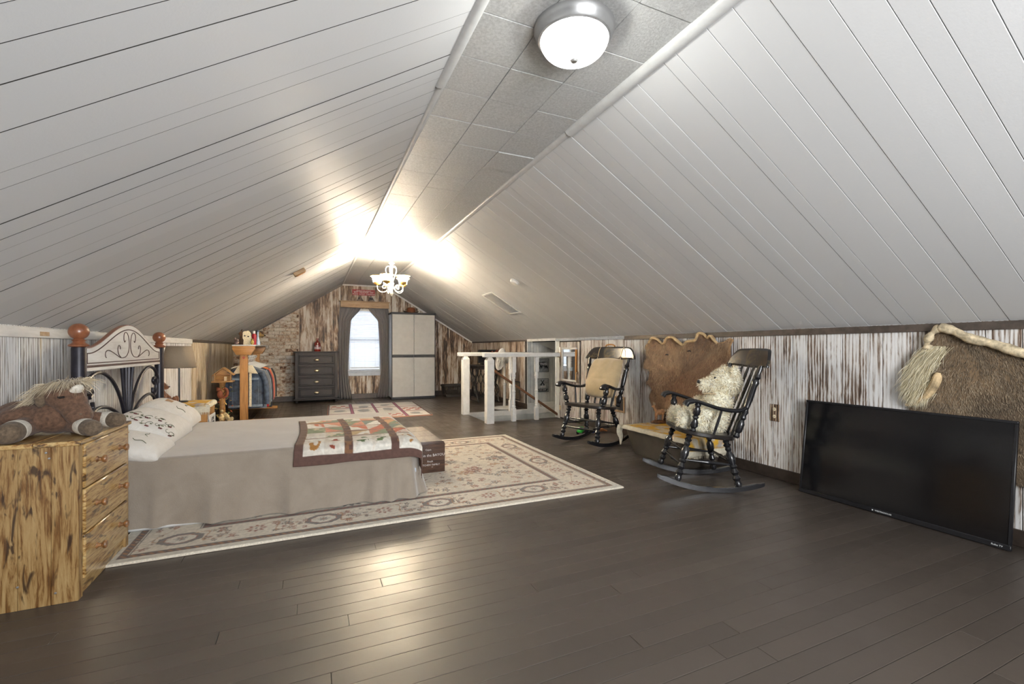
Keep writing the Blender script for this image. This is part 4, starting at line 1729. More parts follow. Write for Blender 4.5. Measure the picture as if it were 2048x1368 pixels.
for k in range(5):
    a = R(18 + 72 * k + 8)
    ca, sa = math.cos(a), math.sin(a)
    P = lambda r, z: (r * ca, r * sa, z)
    bm = BM()
    tube(bm, smoothpath([P(.010, -.46), P(.03, -.53), P(.075, -.59), P(.135, -.605), P(.185, -.575), P(.195, -.53), P(.195, -.508)], 6), .0065, 7)
    tube(bm, smoothpath([P(.05, -.56), P(.065, -.52), P(.10, -.505), P(.125, -.525), P(.115, -.55), P(.09, -.55), P(.085, -.532)], 5), .005, 6)
    tube(bm, smoothpath([P(.015, -.25), P(.045, -.235), P(.075, -.26), P(.078, -.31), P(.05, -.38), P(.022, -.45)], 6), .0055, 7)
    arm = obj('arm', bm, M_CREAMIRON, t)
    Ms = Matrix.Translation(P(.195, 0))
    bm = BM()
    lathe(bm, [(.0, -.512), (.016, -.510), (.034, -.500), (.048, -.490), (.0565, -.468), (.0535, -.468), (.045, -.486), (.0, -.494)], 20, Ms)
    obj('shade_cup', bm, plain('amber_cup', (.42, .24, .06), .5), arm)
    bm = BM()
    lathe(bm, [(.022, -.496), (.045, -.488), (.054, -.465), (.058, -.435), (.064, -.41), (.078, -.392), (.092, -.384)], 24, Ms, cap=False)
    o = obj('shade', bm, M_SHADE, arm, angle=None)
    solidify(o, .003)
    bm = BM()
    tube(bm, [(.195 * ca + .093 * math.cos(q), .195 * sa + .093 * math.sin(q), -.384) for q in [2 * PI * i / 26 for i in range(26)]], .005, 6, closed=True)
    obj('shade_rim', bm, plain('amber_rim', (.55, .33, .09), .5), arm)
    bm = BM()
    ell(bm, P(.195, -.445), (.016, .016, .026))
    obj('bulb', bm, M_BULB, arm)
    lamp_point('lamp_light', P(.195, -.455), CHANDELIER_W, (1, .95, .87), .04, arm)

# ---- smoke detector, slope vent, brown block
def on_right_slope(x, y):
    n = Vector((-(ZC - ZR), 0, -(XR - CX1))).normalized()
    d = Vector((XR - CX1, 0, -(ZC - ZR))).normalized()
    return frame((x, y, roof(x)), d, Vector((0, -1, 0)))   # z axis points into the room?
M_ = on_right_slope(2.415, 5.33)
if (M_.to_3x3() @ Vector((0, 0, 1))).z > 0:
    FL = Matrix.Rotation(PI, 4, 'X')
else:
    FL = Matrix.Identity(4)
t = thing('smoke_detector', 'white round smoke detector on the right hand ceiling slope', 'detector', (2.415, 5.33, roof(2.415)))
M_ = on_right_slope(2.415, 5.33) @ FL
bm = BM()
lathe(bm, [(0, .040), (.030, .040), (.052, .034), (.060, .022), (.060, .012), (0, .012)][::-1], 28, M_)
obj('cover', bm, M_WHITE, t, world=True)
bm = BM()
lathe(bm, [(0, .0), (.066, .0), (.066, .010), (.0, .012)], 28, M_)
obj('base_plate', bm, M_WHITE, t, world=True)
t = thing('ceiling_vent', 'white rectangular louvred vent on the right hand ceiling slope', 'vent', (2.70, 6.46, roof(2.70)))
M_ = on_right_slope(2.70, 6.46) @ FL
L2, W2 = .285, .215
bm = BM()
for a, b in (((-L2, -W2), (L2, -W2 + .035)), ((-L2, W2 - .035), (L2, W2)), ((-L2, -W2 + .035), (-L2 + .035, W2 - .035)), ((L2 - .035, -W2 + .035), (L2, W2 - .035))):
    addbox(bm, (a[0], a[1], .001), (b[0], b[1], .014), .004, M_)
obj('vent_frame', bm, M_WHITE, t, world=True)
obj('backing', addbox(BM(), (-L2 + .03, -W2 + .03, .001), (L2 - .03, W2 - .03, .003), 0, M_), plain('grey_duct', (.5, .5, .52), .6), t, world=True)
for k in range(12):
    yy = -W2 + .05 + k * .0282
    obj('louver', box(BM(), (0, 0, 0), (2 * L2 - .075, .022, .0025), 0, M_ @ Matrix.Translation((0, yy, .009)) @ Matrix.Rotation(R(35), 4, 'X')), M_WHITE, t, world=True, smooth=False)
t = thing('ceiling_block', 'small brown wooden block fixed to the left hand ceiling slope', 'block', (-.13, 5.93, roof(-.13)))
nl = Vector((ZC - ZL, 0, -(CX0 - XL))).normalized()
dl = Vector((CX0 - XL, 0, ZC - ZL)).normalized()
M_ = frame((-.13, 5.93, roof(-.13)), dl, Vector((0, 1, 0)))
if (M_.to_3x3() @ Vector((0, 0, 1))).dot(nl) < 0:
    M_ = M_ @ Matrix.Rotation(PI, 4, 'X')
obj('block', addbox(BM(), (-.07, -.05, .0), (.07, .05, .045), .006, M_), M_CORN, t, world=True)
obj('face_plate', addbox(BM(), (-.055, -.035, .045), (.055, .035, .050), .002, M_), M_OAKH, t, world=True)

# ================================================================= NEAR LEFT: PINE DRESSER, PLUSH HORSE
t = thing('pine_dresser', 'charred pine chest of three drawers with wooden knobs beside the bed', 'dresser', (-1.15, 2.87, 0), (0, 0, R(.8)))
AX0, AX1, AY0, AY1, AH = -1.375, -.925, 2.572, 3.165, .698
obj('back_panel', boxb((AX0, AY0 + .02, .03), (AX0 + .01, AY1 - .02, AH - .02)), M_PINE, t, world=True)
y_parts = [AX0, AX0 + .12, AX0 + .255, AX0 + .36, AX1]
for side, yy in (('n', AY0), ('f', AY1 - .020)):
    for a, b in zip(y_parts, y_parts[1:]):
        obj('side_board', boxb((a + .0004, yy, .0), (b - .0004, yy + .020, AH - .020), .0012), M_PINE, t, world=True)
for a, b in ((AX0 - .004, -1.22), (-1.22, -1.07), (-1.07, AX1 + .012)):
    obj('top_board', boxb((a + .0004, AY0 - .010, AH - .020), (b - .0004, AY1 + .010, AH), .003), M_PINEH, t, world=True)
for yy in (AY0 + .002, AY1 - .040):
    obj('front_stile', boxb((AX1 - .02, yy, .0), (AX1 + .001, yy + .038, AH - .02), .002), M_PINE, t, world=True)
dz = .196
M_KNOB = plain('turned_pine_knob', (.24, .11, .04), .3, var=.35, scale=60, coat=.6)
for k in range(3):
    za = .075 + k * (dz + .006)
    dr = obj('drawer', boxb((AX1 - .012, AY0 + .042, za), (AX1 + .010, AY1 - .042, za + dz), .005), M_PINEH, t, world=True)
    for yy in (AY0 + .16, AY1 - .16):
        bm = BM()
        Mk = Matrix.Translation((AX1 + .009, yy, za + dz * .52)) @ Matrix.Rotation(PI / 2, 4, 'Y')
        lathe(bm, [(0, 0), (.016, 0), (.014, .004), (.009, .010), (.009, .018), (.017, .026), (.019, .032), (.016, .038), (.0, .041)], 18, Mk)
        obj('knob', bm, M_KNOB, dr, world=True)
obj('kick_board', boxb((AX1 - .03, AY0 + .035, .0), (AX1 - .012, AY1 - .03, .073), .002), M_PINEH, t, world=True)
for xx, zz in ((-1.03, .655), (-1.33, .12), (-1.12, .10), (-1.0, .05), (-1.02, .63)):
    bm = BM()
    lathe(bm, [(0, .003), (.004, .002), (.005, 0)], 10, Matrix.Translation((xx, AY0 - .001, zz)) @ Matrix.Rotation(PI / 2, 4, 'X'))
    obj('screw', bm, M_STEEL, t, world=True)


def strands(name, m, parent, roots, dirs, lens, wid, world=True, droop=.4, kind='stuff'):
    """tapered hair blades (two segments each) joined as one part"""
    n = len(roots)
    roots, dirs = np.asarray(roots, float), np.asarray(dirs, float)
    lens = np.asarray(lens, float)[:, None]
    dirs /= np.linalg.norm(dirs, axis=1)[:, None] + 1e-9
    up = rng.normal(size=(n, 3))
    side = np.cross(dirs, up)
    side /= np.linalg.norm(side, axis=1)[:, None] + 1e-9
    mid = roots + dirs * lens * .55 + np.array([0, 0, -1]) * lens * droop * .12
    tip = roots + dirs * lens + np.array([0, 0, -1]) * lens * droop * .45
    w = side * wid
    vs = np.stack([roots - w, roots + w, mid - w * .8, mid + w * .8, tip], 1).reshape(-1, 3)
    base = np.arange(n)[:, None] * 5
    quads = (base + np.array([[0, 1, 3, 2]]))
    tris = (base + np.array([[2, 3, 4]]))
    me = bpy.data.meshes.new(name)
    if world and parent is not None:
        Mi = np.array(root_of(parent).matrix_basis.inverted())
        vs = vs @ Mi[:3, :3].T + Mi[:3, 3]
    me.vertices.add(len(vs))
    me.vertices.foreach_set('co', vs.astype(np.float32).ravel())
    me.loops.add(quads.size + tris.size)
    me.loops.foreach_set('vertex_index', np.concatenate([quads.ravel(), tris.ravel()]).astype(np.int32))
    me.polygons.add(2 * n)
    ls = np.concatenate([np.arange(n) * 4, n * 4 + np.arange(n) * 3])
    lt = np.concatenate([np.full(n, 4), np.full(n, 3)])
    me.polygons.foreach_set('loop_start', ls.astype(np.int32))
    me.polygons.foreach_set('loop_total', lt.astype(np.int32))
    me.update(calc_edges=True)
    return obj_me(name, me, m, parent, smooth=False, kind=kind)


def hair_mat(name, cols, rough=.7):
    t = NT(name)
    g = t.n('ShaderNodeNewGeometry')
    c = t.ramp(g.outputs['Random Per Island'], cols)
    return t.set(c, rough, sheen=.3)


def scatter_on(spheres, n):
    """random points on a union of ellipsoids (centre, radii): roots + outward normals"""
    P, N = [], []
    areas = np.array([r[0] * r[1] + r[1] * r[2] + r[0] * r[2] for c, r in spheres])
    cnt = (n * areas / areas.sum()).astype(int)
    for (c, r), k in zip(spheres, cnt):
        v = rng.normal(size=(k, 3))
        v /= np.linalg.norm(v, axis=1)[:, None]
        p = np.array(c) + v * np.array(r)
        nn = v / np.array(r)
        nn /= np.linalg.norm(nn, axis=1)[:, None]
        keep = np.ones(k, bool)
        for c2, r2 in spheres:
            if c2 is c:
                continue
            q = (p - np.array(c2)) / np.array(r2)
            keep &= (q * q).sum(1) > .95
        P.append(p[keep])
        N.append(nn[keep])
    return np.concatenate(P), np.concatenate(N)


t = thing('plush_horse', 'brown plush horse with a cream mane lying on the charred pine dresser', 'toy', (-1.10, 2.85, AH))
zt = AH
bm = BM()
ell(bm, (-1.10, 2.83, zt + .085), (.095, .10, .083))
ell(bm, (-1.20, 2.84, zt + .075), (.11, .10, .073))
ell(bm, (-1.26, 2.90, zt + .08), (.085, .09, .075))
capsule(bm, (-1.17, 2.76, zt + .05), (-1.165, 2.68, zt + .046), .046, .042)     # near hind leg
capsule(bm, (-1.25, 2.95, zt + .05), (-1.30, 3.05, zt + .04), .042, .036)
capsule(bm, (-1.06, 2.83, zt + .05), (-.98, 2.74, zt + .042), .044, .036)
capsule(bm, (-1.07, 2.90, zt + .06), (-.97, 2.94, zt + .045), .042, .036)
capsule(bm, (-1.09, 2.84, zt + .12), (-1.05, 2.82, zt + .165), .075, .07)
remesh(obj('body', bm, M_PLUSH, t, world=True), .008, 8)
bm = BM()
hd = lambda k, z: V(-1.055, 2.80, zt + .185) + V(.09, -.065, 0).normalized() * k + V(0, 0, z)
ell(bm, hd(0, 0), (.078, .078, .075))
ell(bm, hd(.035, -.035), (.062, .062, .062))
ell(bm, hd(.07, -.075), (.054, .054, .050))
ell(bm, hd(.085, -.095), (.052, .052, .045))
ear = V(-.065, -.09, 0).normalized()
remesh(obj('head', bm, M_PLUSH, t, world=True), .007, 8)
for s in (-1, 1):
    bm = BM()
    p = hd(-.03, .02) + ear * -s * .0 + V(.065, .09, 0).normalized() * s * .075
    ell(bm, p + V(0, 0, -.03), (.022, .022, .042))
    obj('ear', bm, M_PLUSHD, t, world=True)
    e = hd(.055, .0) + V(.065, .09, 0).normalized() * s * .056
    bm = BM()
    tube(bm, [e + V(-.020, .012, .0), e + V(.0, .0, -.008), e + V(.018, -.012, -.004)], .005, 6)
    obj('eye', bm, plain('dark_thread', (.01, .008, .008), .4, bump=0), t, world=True)
    bm = BM()
    ell(bm, hd(.125, -.085) + V(.065, .09, 0).normalized() * s * .022, (.006, .006, .005))
    obj('nostril', bm, M_PLUSHD, t, world=True)
bm = BM()
Mb = Matrix.Rotation(R(35), 3, V(.065, .09, 0).normalized())
ell(bm, hd(.068, .022), (.016, .028, .034), Matrix.Rotation(math.atan2(-.065, .09), 3, 'Z') @ Matrix.Rotation(R(40), 3, 'Y'))
obj('blaze', bm, M_PLUSHW, t, world=True)
feet = [((-1.165, 2.675, zt + .047), (-1.155, 2.585, zt + .045), .046), ((-1.305, 3.055, zt + .04), (-1.33, 3.10, zt + .04), .037), ((-.965, 2.725, zt + .042), (-.905, 2.655, zt + .040), .038), ((-.955, 2.945, zt + .044), (-.895, 2.915, zt + .040), .038)]
for a, b, r in feet:
    a, b = Vector(a), Vector(b)
    bm = BM()
    capsule(bm, a, a.lerp(b, .45), r, r * 1.05)
    remesh(obj('sock', bm, M_PLUSHW, t, world=True), .007, 5)
    bm = BM()
    capsule(bm, a.lerp(b, .62), b, r * 1.03, r * .96)
    remesh(obj('hoof', bm, M_PLUSHD, t, world=True), .007, 5)
M_MANE = hair_mat('cream_mane', [(0, lin(150, 132, 104)), (.5, lin(196, 180, 150)), (1, lin(222, 210, 188))])
Rr, Dd, Ll = [], [], []
for k in range(2600):
    u = random.random()
    side = random.gauss(0, .028)
    p = hd(.045 - .16 * u, .064 - .10 * u * u) + V(.065, .09, 0).normalized() * side
    Rr.append(p)
    d = V(.065, .09, 0).normalized() * (side * 14 + random.gauss(0, .35) - .4) + V(.4 - .9 * u, -.4 + .2 * u, .12 + random.gauss(0, .22))
    Dd.append(d)
    Ll.append(random.uniform(.04, .085))
strands('mane', M_MANE, t, Rr, Dd, Ll, .0017, droop=1.2)

# ================================================================= PILLOWS
t_ = NT('pillow_cotton')
v = t_.coords((1, 1, 1), False)
f = t_.noise(v, 26, 5, .6, .6)
f2 = t_.noise(v, 260, 2, .6)
t_.bump(t_.math('ADD', f, t_.math('MULTIPLY', f2, .15)), .35, .012)
M_PILLOW = t_.set(t_.mix(f, (.60, .56, .50), (.74, .72, .68)), .9, sheen=.2)
M_EMB = plain('embroidery_thread', lin(96, 98, 72), .8, bump=0)
M_EMBR = plain('embroidery_red', lin(98, 34, 40), .8, bump=0)
M_PATCH = plain('tan_patch', lin(176, 140, 104), .9, scale=120)


def pillow_pt(w, h, d, u, v, top, seed):
    """u,v in -1..1 across the pillow"""
    e = (1 - abs(u) ** 2.6) * (1 - abs(v) ** 2.6)
    z = d * max(e, 0) ** .42
    pinch = 1 - .05 * (1 - abs(u)) ** 1 * abs(v) ** 4 - .0
    x = w * u * (1 - .055 * (1 - v * v) * abs(u) ** 6)
    y = h * v * (1 - .055 * (1 - u * u) * abs(v) ** 6)
    wr = .006 * mnoise.noise(Vector((u * 2.5 + seed, v * 6, seed))) * e
    return Vector((x, y, (z + wr) * (1 if top else -.75)))


def pillow(label, M, w, h, d, seed, motif):
    t = thing('pillow', label, 'pillow', M.translation, M.to_euler(), 'pillows on the bed')
    bm = BM()
    n = 26
    for top in (True, False):
        grid(bm, n, n, lambda a, b: pillow_pt(w, h, d, a * 2 - 1, b * 2 - 1, top, seed))
    bmesh.ops.remove_doubles(bm, verts=list(bm.verts), dist=.0004)
    bmesh.ops.recalc_face_normals(bm, faces=list(bm.faces))
    obj('cover', bm, M_PILLOW, t, angle=None)
    up = lambda u, v: pillow_pt(w, h, d, u, v, True, seed) + V(-.001, 0, .0022)
    if motif in ('vine', 'both'):
        bm, bf = BM(), BM()
        r = random.Random(seed)
        for k in range(9):
            uu = (-.84, -.60, -.80, -.52, -.86, -.58, -.78, -.50, -.82)[k]
            vv = -.82 + 1.5 * k / 8
            pts = [(uu, vv), (uu + .05, vv + .07), (uu + .12, vv + .05), (uu + .16, vv - .04), (uu + .13, vv - .10)]
            tube(bm, smoothpath([up(max(-.95, min(.95, a)), b) for a, b in pts], 4), .0016, 4)
            tube(bm, smoothpath([up(max(-.95, min(.95, a)), b) for a, b in [(uu + .05, vv + .07), (uu + .03, vv + .16), (uu + .09, vv + .21), (uu + .12, vv + .17)]], 4), .0015, 4)
            for q in range(2):
                a, b = uu + r.uniform(.0, .14), vv + r.uniform(-.1, .2)
                p = up(max(-.93, min(.93, a)), b)
                ell(bm, p, (.010, .006, .003), Matrix.Rotation(r.uniform(0, 3), 3, 'Z'), 8, 5)
            p = up(max(-.93, min(.93, uu)), vv)
            for q in range(5):
                ell(bf, p + V(.008 * math.cos(q * 1.257), .008 * math.sin(q * 1.257), 0), (.0055, .0055, .003), None, 6, 4)
        obj('embroidery', bm, M_EMB, t, label='dark green embroidered vine', kind='stuff')
        obj('embroidered_flower', bf, M_EMBR, t, label='dark red embroidered flowers', kind='stuff')
    if motif in ('patch', 'both'):
        bm = BM()
        grid(bm, 6, 6, lambda a, b: up(-.25 + .34 * a, .15 + .25 * b) + V(0, 0, .0015))
        obj('patch', bm, M_PATCH, t, label='tan rectangle printed on the cover')
        bm = BM()
        tube(bm, smoothpath([up(.0, -.35), up(.12, -.25), up(.22, -.33), up(.4, -.3)], 5), .0016, 4)
        tube(bm, smoothpath([up(-.6, -.5), up(-.5, -.35), up(-.55, -.2), up(-.45, -.1)], 5), .0022, 4)
        obj('embroidery', bm, M_EMB, t, kind='stuff')
    return t


def pose(loc, yaw, tilt, roll=0):
    return Matrix.Translation(loc) @ Matrix.Rotation(R(yaw), 4, 'Z') @ Matrix.Rotation(R(tilt), 4, 'X') @ Matrix.Rotation(R(roll), 4, 'Y')


# local x = long side, local y = height, local z = front face; yaw 90 puts the front face towards +X when tilted
pillow('white pillow with a tan patch lying flat at the front edge of the bed', pose((-1.025, 3.545, BZ + .064), 90, 15, -3), .195, .195, .080, 1.3, 'patch')
pillow('plump white pillow with embroidered vines leaning on the headboard', pose((-1.03, 3.99, BZ + .105), 90, 24), .34, .195, .115, 5.1, 'vine')
pillow('white pillow with tan patch behind the vine pillow, next to the nightstand', pose((-1.045, 4.50, BZ + .125), 92, 26), .27, .195, .115, 8.7, 'patch')

# ================================================================= NIGHTSTAND GROUP
t = thing('nightstand', 'pine nightstand with an open front between the bed and the cabin ornament', 'nightstand', (-1.12, 5.18, 0))
GX0, GX1, GY0, GY1, GZ = -1.365, -.875, 4.99, 5.34, .585
for yy in (GY0, GY1 - .018):
    obj('side_panel', boxb((GX0, yy, 0), (GX1, yy + .018, GZ - .02), .002), M_OAK, t, world=True)
obj('back_panel', boxb((GX0, GY0 + .018, .02), (GX0 + .012, GY1 - .018, GZ - .02)), M_OAK, t, world=True)
obj('top', boxb((GX0 - .005, GY0 - .012, GZ - .02), (GX1 + .012, GY1 + .012, GZ), .003), M_OAKH, t, world=True)
for zz in (.05, .32):
    obj('shelf', boxb((GX0 + .012, GY0 + .018, zz), (GX1 - .004, GY1 - .018, zz + .016), .002), M_OAKH, t, world=True)


def yellow_cloth_cols(u, v, Lu, Lv, hem=.05):
    c = np.empty(u.shape + (3,))
    c[...] = lin(206, 196, 176)
    Y, Y2, G = lin(214, 164, 34), lin(176, 132, 34), lin(158, 154, 158)
    n = vnoise(u, v, 14, 3)
    lerpc(c, Y, np.clip((n - .18) * 6, 0, 1) * .95)
    n2 = vnoise(u, v, 26, 6)
    lerpc(c, G, np.clip((n2 - .70) * 8, 0, 1) * .7)
    lerpc(c, lin(216, 206, 180), np.clip((vnoise(u, v, 9, 12) - .62) * 8, 0, 1) * .7)
    d = np.minimum(np.minimum(u, Lu - u), np.minimum(v, Lv - v))
    lerpc(c, lin(220, 212, 190), (d < hem).astype(float))
    lerpc(c, Y2, ((np.abs(d - hem - .012) < .004)).astype(float) * .7)
    return c * (.88 + .24 * vnoise(u, v, 80, 5))[..., None]


M_YCLOTH = attr_mat('yellow_print_cloth', .9, .4, 200)
M_FRINGE = hair_mat('cream_fringe', [(0, lin(196, 186, 160)), (1, lin(222, 214, 196))], .9)


def table_cloth(name, label, x0, x1, y0, y1, z, hx0, hx1, hy0, hy1, wave=.006):
    """cloth on a box top; h* = how far it hangs over each edge"""
    Lu, Lv = hx0 + (x1 - x0) + hx1, hy0 + (y1 - y0) + hy1
    nu, nv = 90, 90
    gu, gv = paint_grid(nu, nv, Lu, Lv)
    def fold(s, h0, L):
        a1, d1 = bend(np.maximum(s - h0, 0) if h0 == 0 else s - h0, L, .02)
        neg = np.clip(h0 - s, 0, None)
        r = .02
        a = np.clip((neg + r) / r - 0, 0, None)
        # mirrored bend on the low side
        m = h0 - s
        am, dm = bend(m + L, L, .02)
        lo = (s - h0) < L / 2
        return np.where(lo, L - am, a1), np.where(lo, dm, d1)
    ax, dx = fold(gu, hx0, x1 - x0)
    ay, dy = fold(gv, hy0, y1 - y0)
    X = x0 + ax + np.where(gu < hx0, -1, 1) * np.clip(dx, 0, .05) * .18
    Y = y0 + ay + np.where(gv < hy0, -1, 1) * np.clip(dy, 0, .05) * .18
    Z = z - np.maximum(dx, dy) - .25 * np.minimum(dx, dy)
    hang = np.clip(np.maximum(dx, dy) / .05, 0, 1)
    X = X + wave * np.sin(gv * 40) * (dx > .01) * hang
    Y = Y + wave * np.sin(gu * 40) * (dy > .01) * hang
    Z = Z + .0015 * vnoise(gu, gv, 20, 3)
    me = sheet_from_grid(nu, nv, np.stack([X, Y, Z], -1), yellow_cloth_cols(gu, gv, Lu, Lv))
    o = obj_me(name, me, M_YCLOTH, angle=None)
    solidify(o, .003, 1)
    tag(o, label, 'cloth')
    # fringe along the hanging hems
    Rt, Dt, Ln = [], [], []
    P = np.stack([X, Y, Z], -1)
    for edge, h in ((P[0], hx0), (P[-1], hx1), (P[:, 0], hy0), (P[:, -1], hy1)):
        if h > .035:
            for k in range(260):
                s = random.random() * (len(edge) - 1.01)
                i = int(s)
                p = edge[i] * (1 - s + i) + edge[i + 1] * (s - i)
                Rt.append(p)
                Dt.append((random.gauss(0, .12), random.gauss(0, .12), -1))
                Ln.append(random.uniform(.018, .03))
    if Rt:
        strands('fringe', M_FRINGE, o, Rt, Dt, Ln, .0016, world=False, droop=.1)
    return o


table_cloth('table_cloth', 'yellow and cream printed cloth with fringe on the pine nightstand', GX0 - .005, GX1 + .012, GY0 - .012, GY1 + .012, GZ + .004, .0, .03, .070, .02)

t = thing('table_lamp', 'table lamp with a taupe tapered shade and thin black stem on the nightstand', 'lamp', (-1.135, 5.19, GZ + .008))
bm = BM()
lathe(bm, [(0, 0), (.072, 0), (.074, .006), (.066, .012), (.012, .016), (0, .016)], 28)
obj('base', bm, M_BLACK, t)
bm = BM()
lathe(bm, [(.0075, .012), (.0075, .36), (.012, .362), (.012, .40), (0, .40)], 12)
obj('stem', bm, M_BLACK, t)
bm = BM()
lathe(bm, [(.137, .325), (.100, .530)], 40, None, cap=False)
tt = NT('taupe_linen')
v = tt.coords((200, 200, 200), False)
f = tt.noise(v, 1.0, 2)
tt.bump(f, .3, .003)
o = obj('shade', bm, tt.set(tt.mix(f, (.26, .20, .14), (.35, .28, .20)), .9), t, angle=None)
solidify(o, .003)
bm = BM()
tube(bm, [(.099 * math.cos(a), .099 * math.sin(a), .528) for a in [2 * PI * i / 36 for i in range(36)]], .003, 6, closed=True)
tube(bm, [(.136 * math.cos(a), .136 * math.sin(a), .327) for a in [2 * PI * i / 36 for i in range(36)]], .003, 6, closed=True)
for k in range(3):
    a = 2 * PI * k / 3
    tube(bm, [(0, 0, .40), (.098 * math.cos(a), .098 * math.sin(a), .520)], .002, 5)
obj('shade_ring', bm, M_IRON, t)

t = thing('teddy_bear', 'brown teddy bear sitting on the nightstand beside the table lamp', 'toy', (-1.255, 5.10, GZ + .008))
z0 = GZ + .008
bm = BM()
ell(bm, (-1.265, 5.11, z0 + .065), (.055, .05, .062))
ell(bm, (-1.262, 5.10, z0 + .10), (.045, .042, .04))
remesh(obj('body', bm, M_TEDDY, t, world=True), .005, 5)
bm = BM()
ell(bm, (-1.255, 5.10, z0 + .160), (.048, .046, .043))
ell(bm, (-1.215, 5.09, z0 + .150), (.028, .026, .021))
remesh(obj('head', bm, M_TEDDY, t, world=True), .005, 5)
for s in (-1, 1):
    bm = BM()
    ell(bm, (-1.262, 5.10 + s * .042, z0 + .197), (.012, .019, .019))
    obj('ear', bm, M_TEDDY, t, world=True)
    bm = BM()
    capsule(bm, (-1.25, 5.10 + s * .05, z0 + .095), (-1.205, 5.10 + s * .07, z0 + .045), .019, .017)
    remesh(obj('arm', bm, M_TEDDY, t, world=True), .005, 4)
    bm = BM()
    capsule(bm, (-1.24, 5.10 + s * .03, z0 + .028), (-1.155, 5.085 + s * .04, z0 + .026), .026, .023)
    ell(bm, (-1.140, 5.085 + s * .041, z0 + .036), (.020, .024, .034))
    remesh(obj('leg', bm, M_TEDDY, t, world=True), .005, 4)
    bm = BM()
    ell(bm, (-1.214, 5.10 + s * .018, z0 + .171), .005)
    obj('eye', bm, M_BLACK, t, world=True)
bm = BM()
ell(bm, (-1.187, 5.088, z0 + .155), (.007, .009, .006))
obj('nose', bm, M_BLACK, t, world=True)

t = thing('white_crate', 'small white crate with dark lettering standing in the open front of the nightstand', 'crate', (-.86, 5.08, .336))
obj('back_wall', boxb((-1.02, 5.012, .337), (-.865, 5.02, .44), .001), M_WHITE, t, world=True)
obj('front_wall', boxb((-.872, 5.012, .337), (-.862, 5.30, .47), .001), M_WHITE, t, world=True)
obj('side_wall', boxb((-1.02, 5.29, .337), (-.872, 5.30, .45), .001), M_WHITE, t, world=True)
obj('bottom', boxb((-1.02, 5.02, .337), (-.872, 5.29, .345)), M_WHITE, t, world=True)
for s, zz in (('LOVE', .425), ('CAMP', .385)):
    obj('lettering', text_bm(s, .05, .0008, frame((-.8612, 5.16, zz), (0, 1, 0), (0, 0, 1))), M_BLACK, t, world=True, smooth=False)

# ---- cabin ornament on a pedestal
t = thing('cabin_ornament', 'wooden log cabin birdhouse on a post with carved squirrel, leaves and an eagle', 'ornament', (-1.10, 7.33, 0))
M_LOGW = wood('honey_wood', [(.3, (.16, .07, .02)), (.7, (.46, .25, .08))], (4, 12, 20), .5, 1, 2, .1)
ox, oy = -1.10, 7.33
obj('base', boxb((ox - .16, oy - .13, .0), (ox + .14, oy + .13, .045), .01), M_LOGW, t, world=True)
bm = BM()
lathe(bm, [(.045, .045), (.036, .08), (.034, .60), (.045, .635), (0, .636)], 12, Matrix.Translation((ox - .01, oy, 0)))
obj('post', bm, M_LOGW, t, world=True)
obj('platform', boxb((ox - .125, oy - .11, .636), (ox + .125, oy + .11, .655), .004), M_LOGW, t, world=True)
cab = obj('cabin', boxb((ox - .075, oy - .06, .655), (ox + .085, oy + .07, .74), .002), M_FINIAL, t, world=True)
for k in range(5):
    z = .664 + k * .016
    bm = BM()
    tube(bm, [(ox - .085, oy - .063, z), (ox + .095, oy - .063, z)], .007, 8)
    obj('log', bm, M_LOGW, cab, world=True)
    bm = BM()
    tube(bm, [(ox + .088, oy - .07, z + .006), (ox + .088, oy + .08, z + .006)], .007, 8)
    obj('log', bm, M_LOGW, cab, world=True)
obj('doorway', boxb((ox + .02, oy - .074, .656), (ox + .052, oy - .068, .715), .001), M_BRASS, cab, world=True)
for sx in (-1, 1):
    bm = BM()
    Mr = frame((ox + .005, oy - .085, .835), (sx * .125, 0, -.105), (0, 1, 0))
    addbox(bm, (0, 0, -.004), (.165, .17, .006), .002, Mr)
    obj('roof', bm, M_LOGW, cab, world=True)
bm = BM()
prism(bm, [(ox - .085, .74), (ox + .095, .74), (ox + .005, .825)], .012, frame((0, oy - .06, 0), (1, 0, 0), (0, 0, 1)))
bmesh.ops.recalc_face_normals(bm, faces=list(bm.faces))
obj('gable', bm, M_LOGW, cab, world=True)
for xx in (ox - .085, ox + .1):
    obj('porch_post', boxb((xx - .005, oy - .10, .655), (xx + .005, oy - .09, .755)), M_LOGW, cab, world=True)
bm = BM()
ell(bm, (ox - .03, oy - .05, .47), (.035, .035, .06))
ell(bm, (ox - .045, oy - .06, .54), (.026, .03, .028))
tube(bm, smoothpath([(ox + .0, oy - .04, .42), (ox + .045, oy - .04, .45), (ox + .05, oy - .04, .52), (ox + .02, oy - .045, .56)], 5), [.016 + .006 * math.sin(i * .2) for i in range(16)], 8)
remesh(obj('squirrel', bm, plain('squirrel_brown', lin(120, 62, 36), .7), t, world=True), .006, 3)
bm = BM()
ell(bm, (ox - .01, oy - .07, .15), (.035, .035, .06))
ell(bm, (ox - .005, oy - .085, .245), (.022, .024, .024))
ell(bm, (ox + .055, oy - .07, .16), (.03, .022, .075), Matrix.Rotation(R(-25), 3, 'Y'))
ell(bm, (ox + .10, oy - .07, .12), (.03, .025, .045), Matrix.Rotation(R(30), 3, 'Y'))
remesh(obj('eagle', bm, plain('eagle_cream', lin(196, 174, 130), .7, var=.3, scale=40), t, world=True), .006, 3)
bm = BM()
ell(bm, (ox + .02, oy - .05, .065), (.12, .075, .035))
ell(bm, (ox - .05, oy - .06, .08), (.05, .05, .035))
remesh(obj('rock', bm, plain('driftwood', lin(120, 98, 74), .9, var=.35, scale=40, bump=.4), t, world=True), .008, 3)
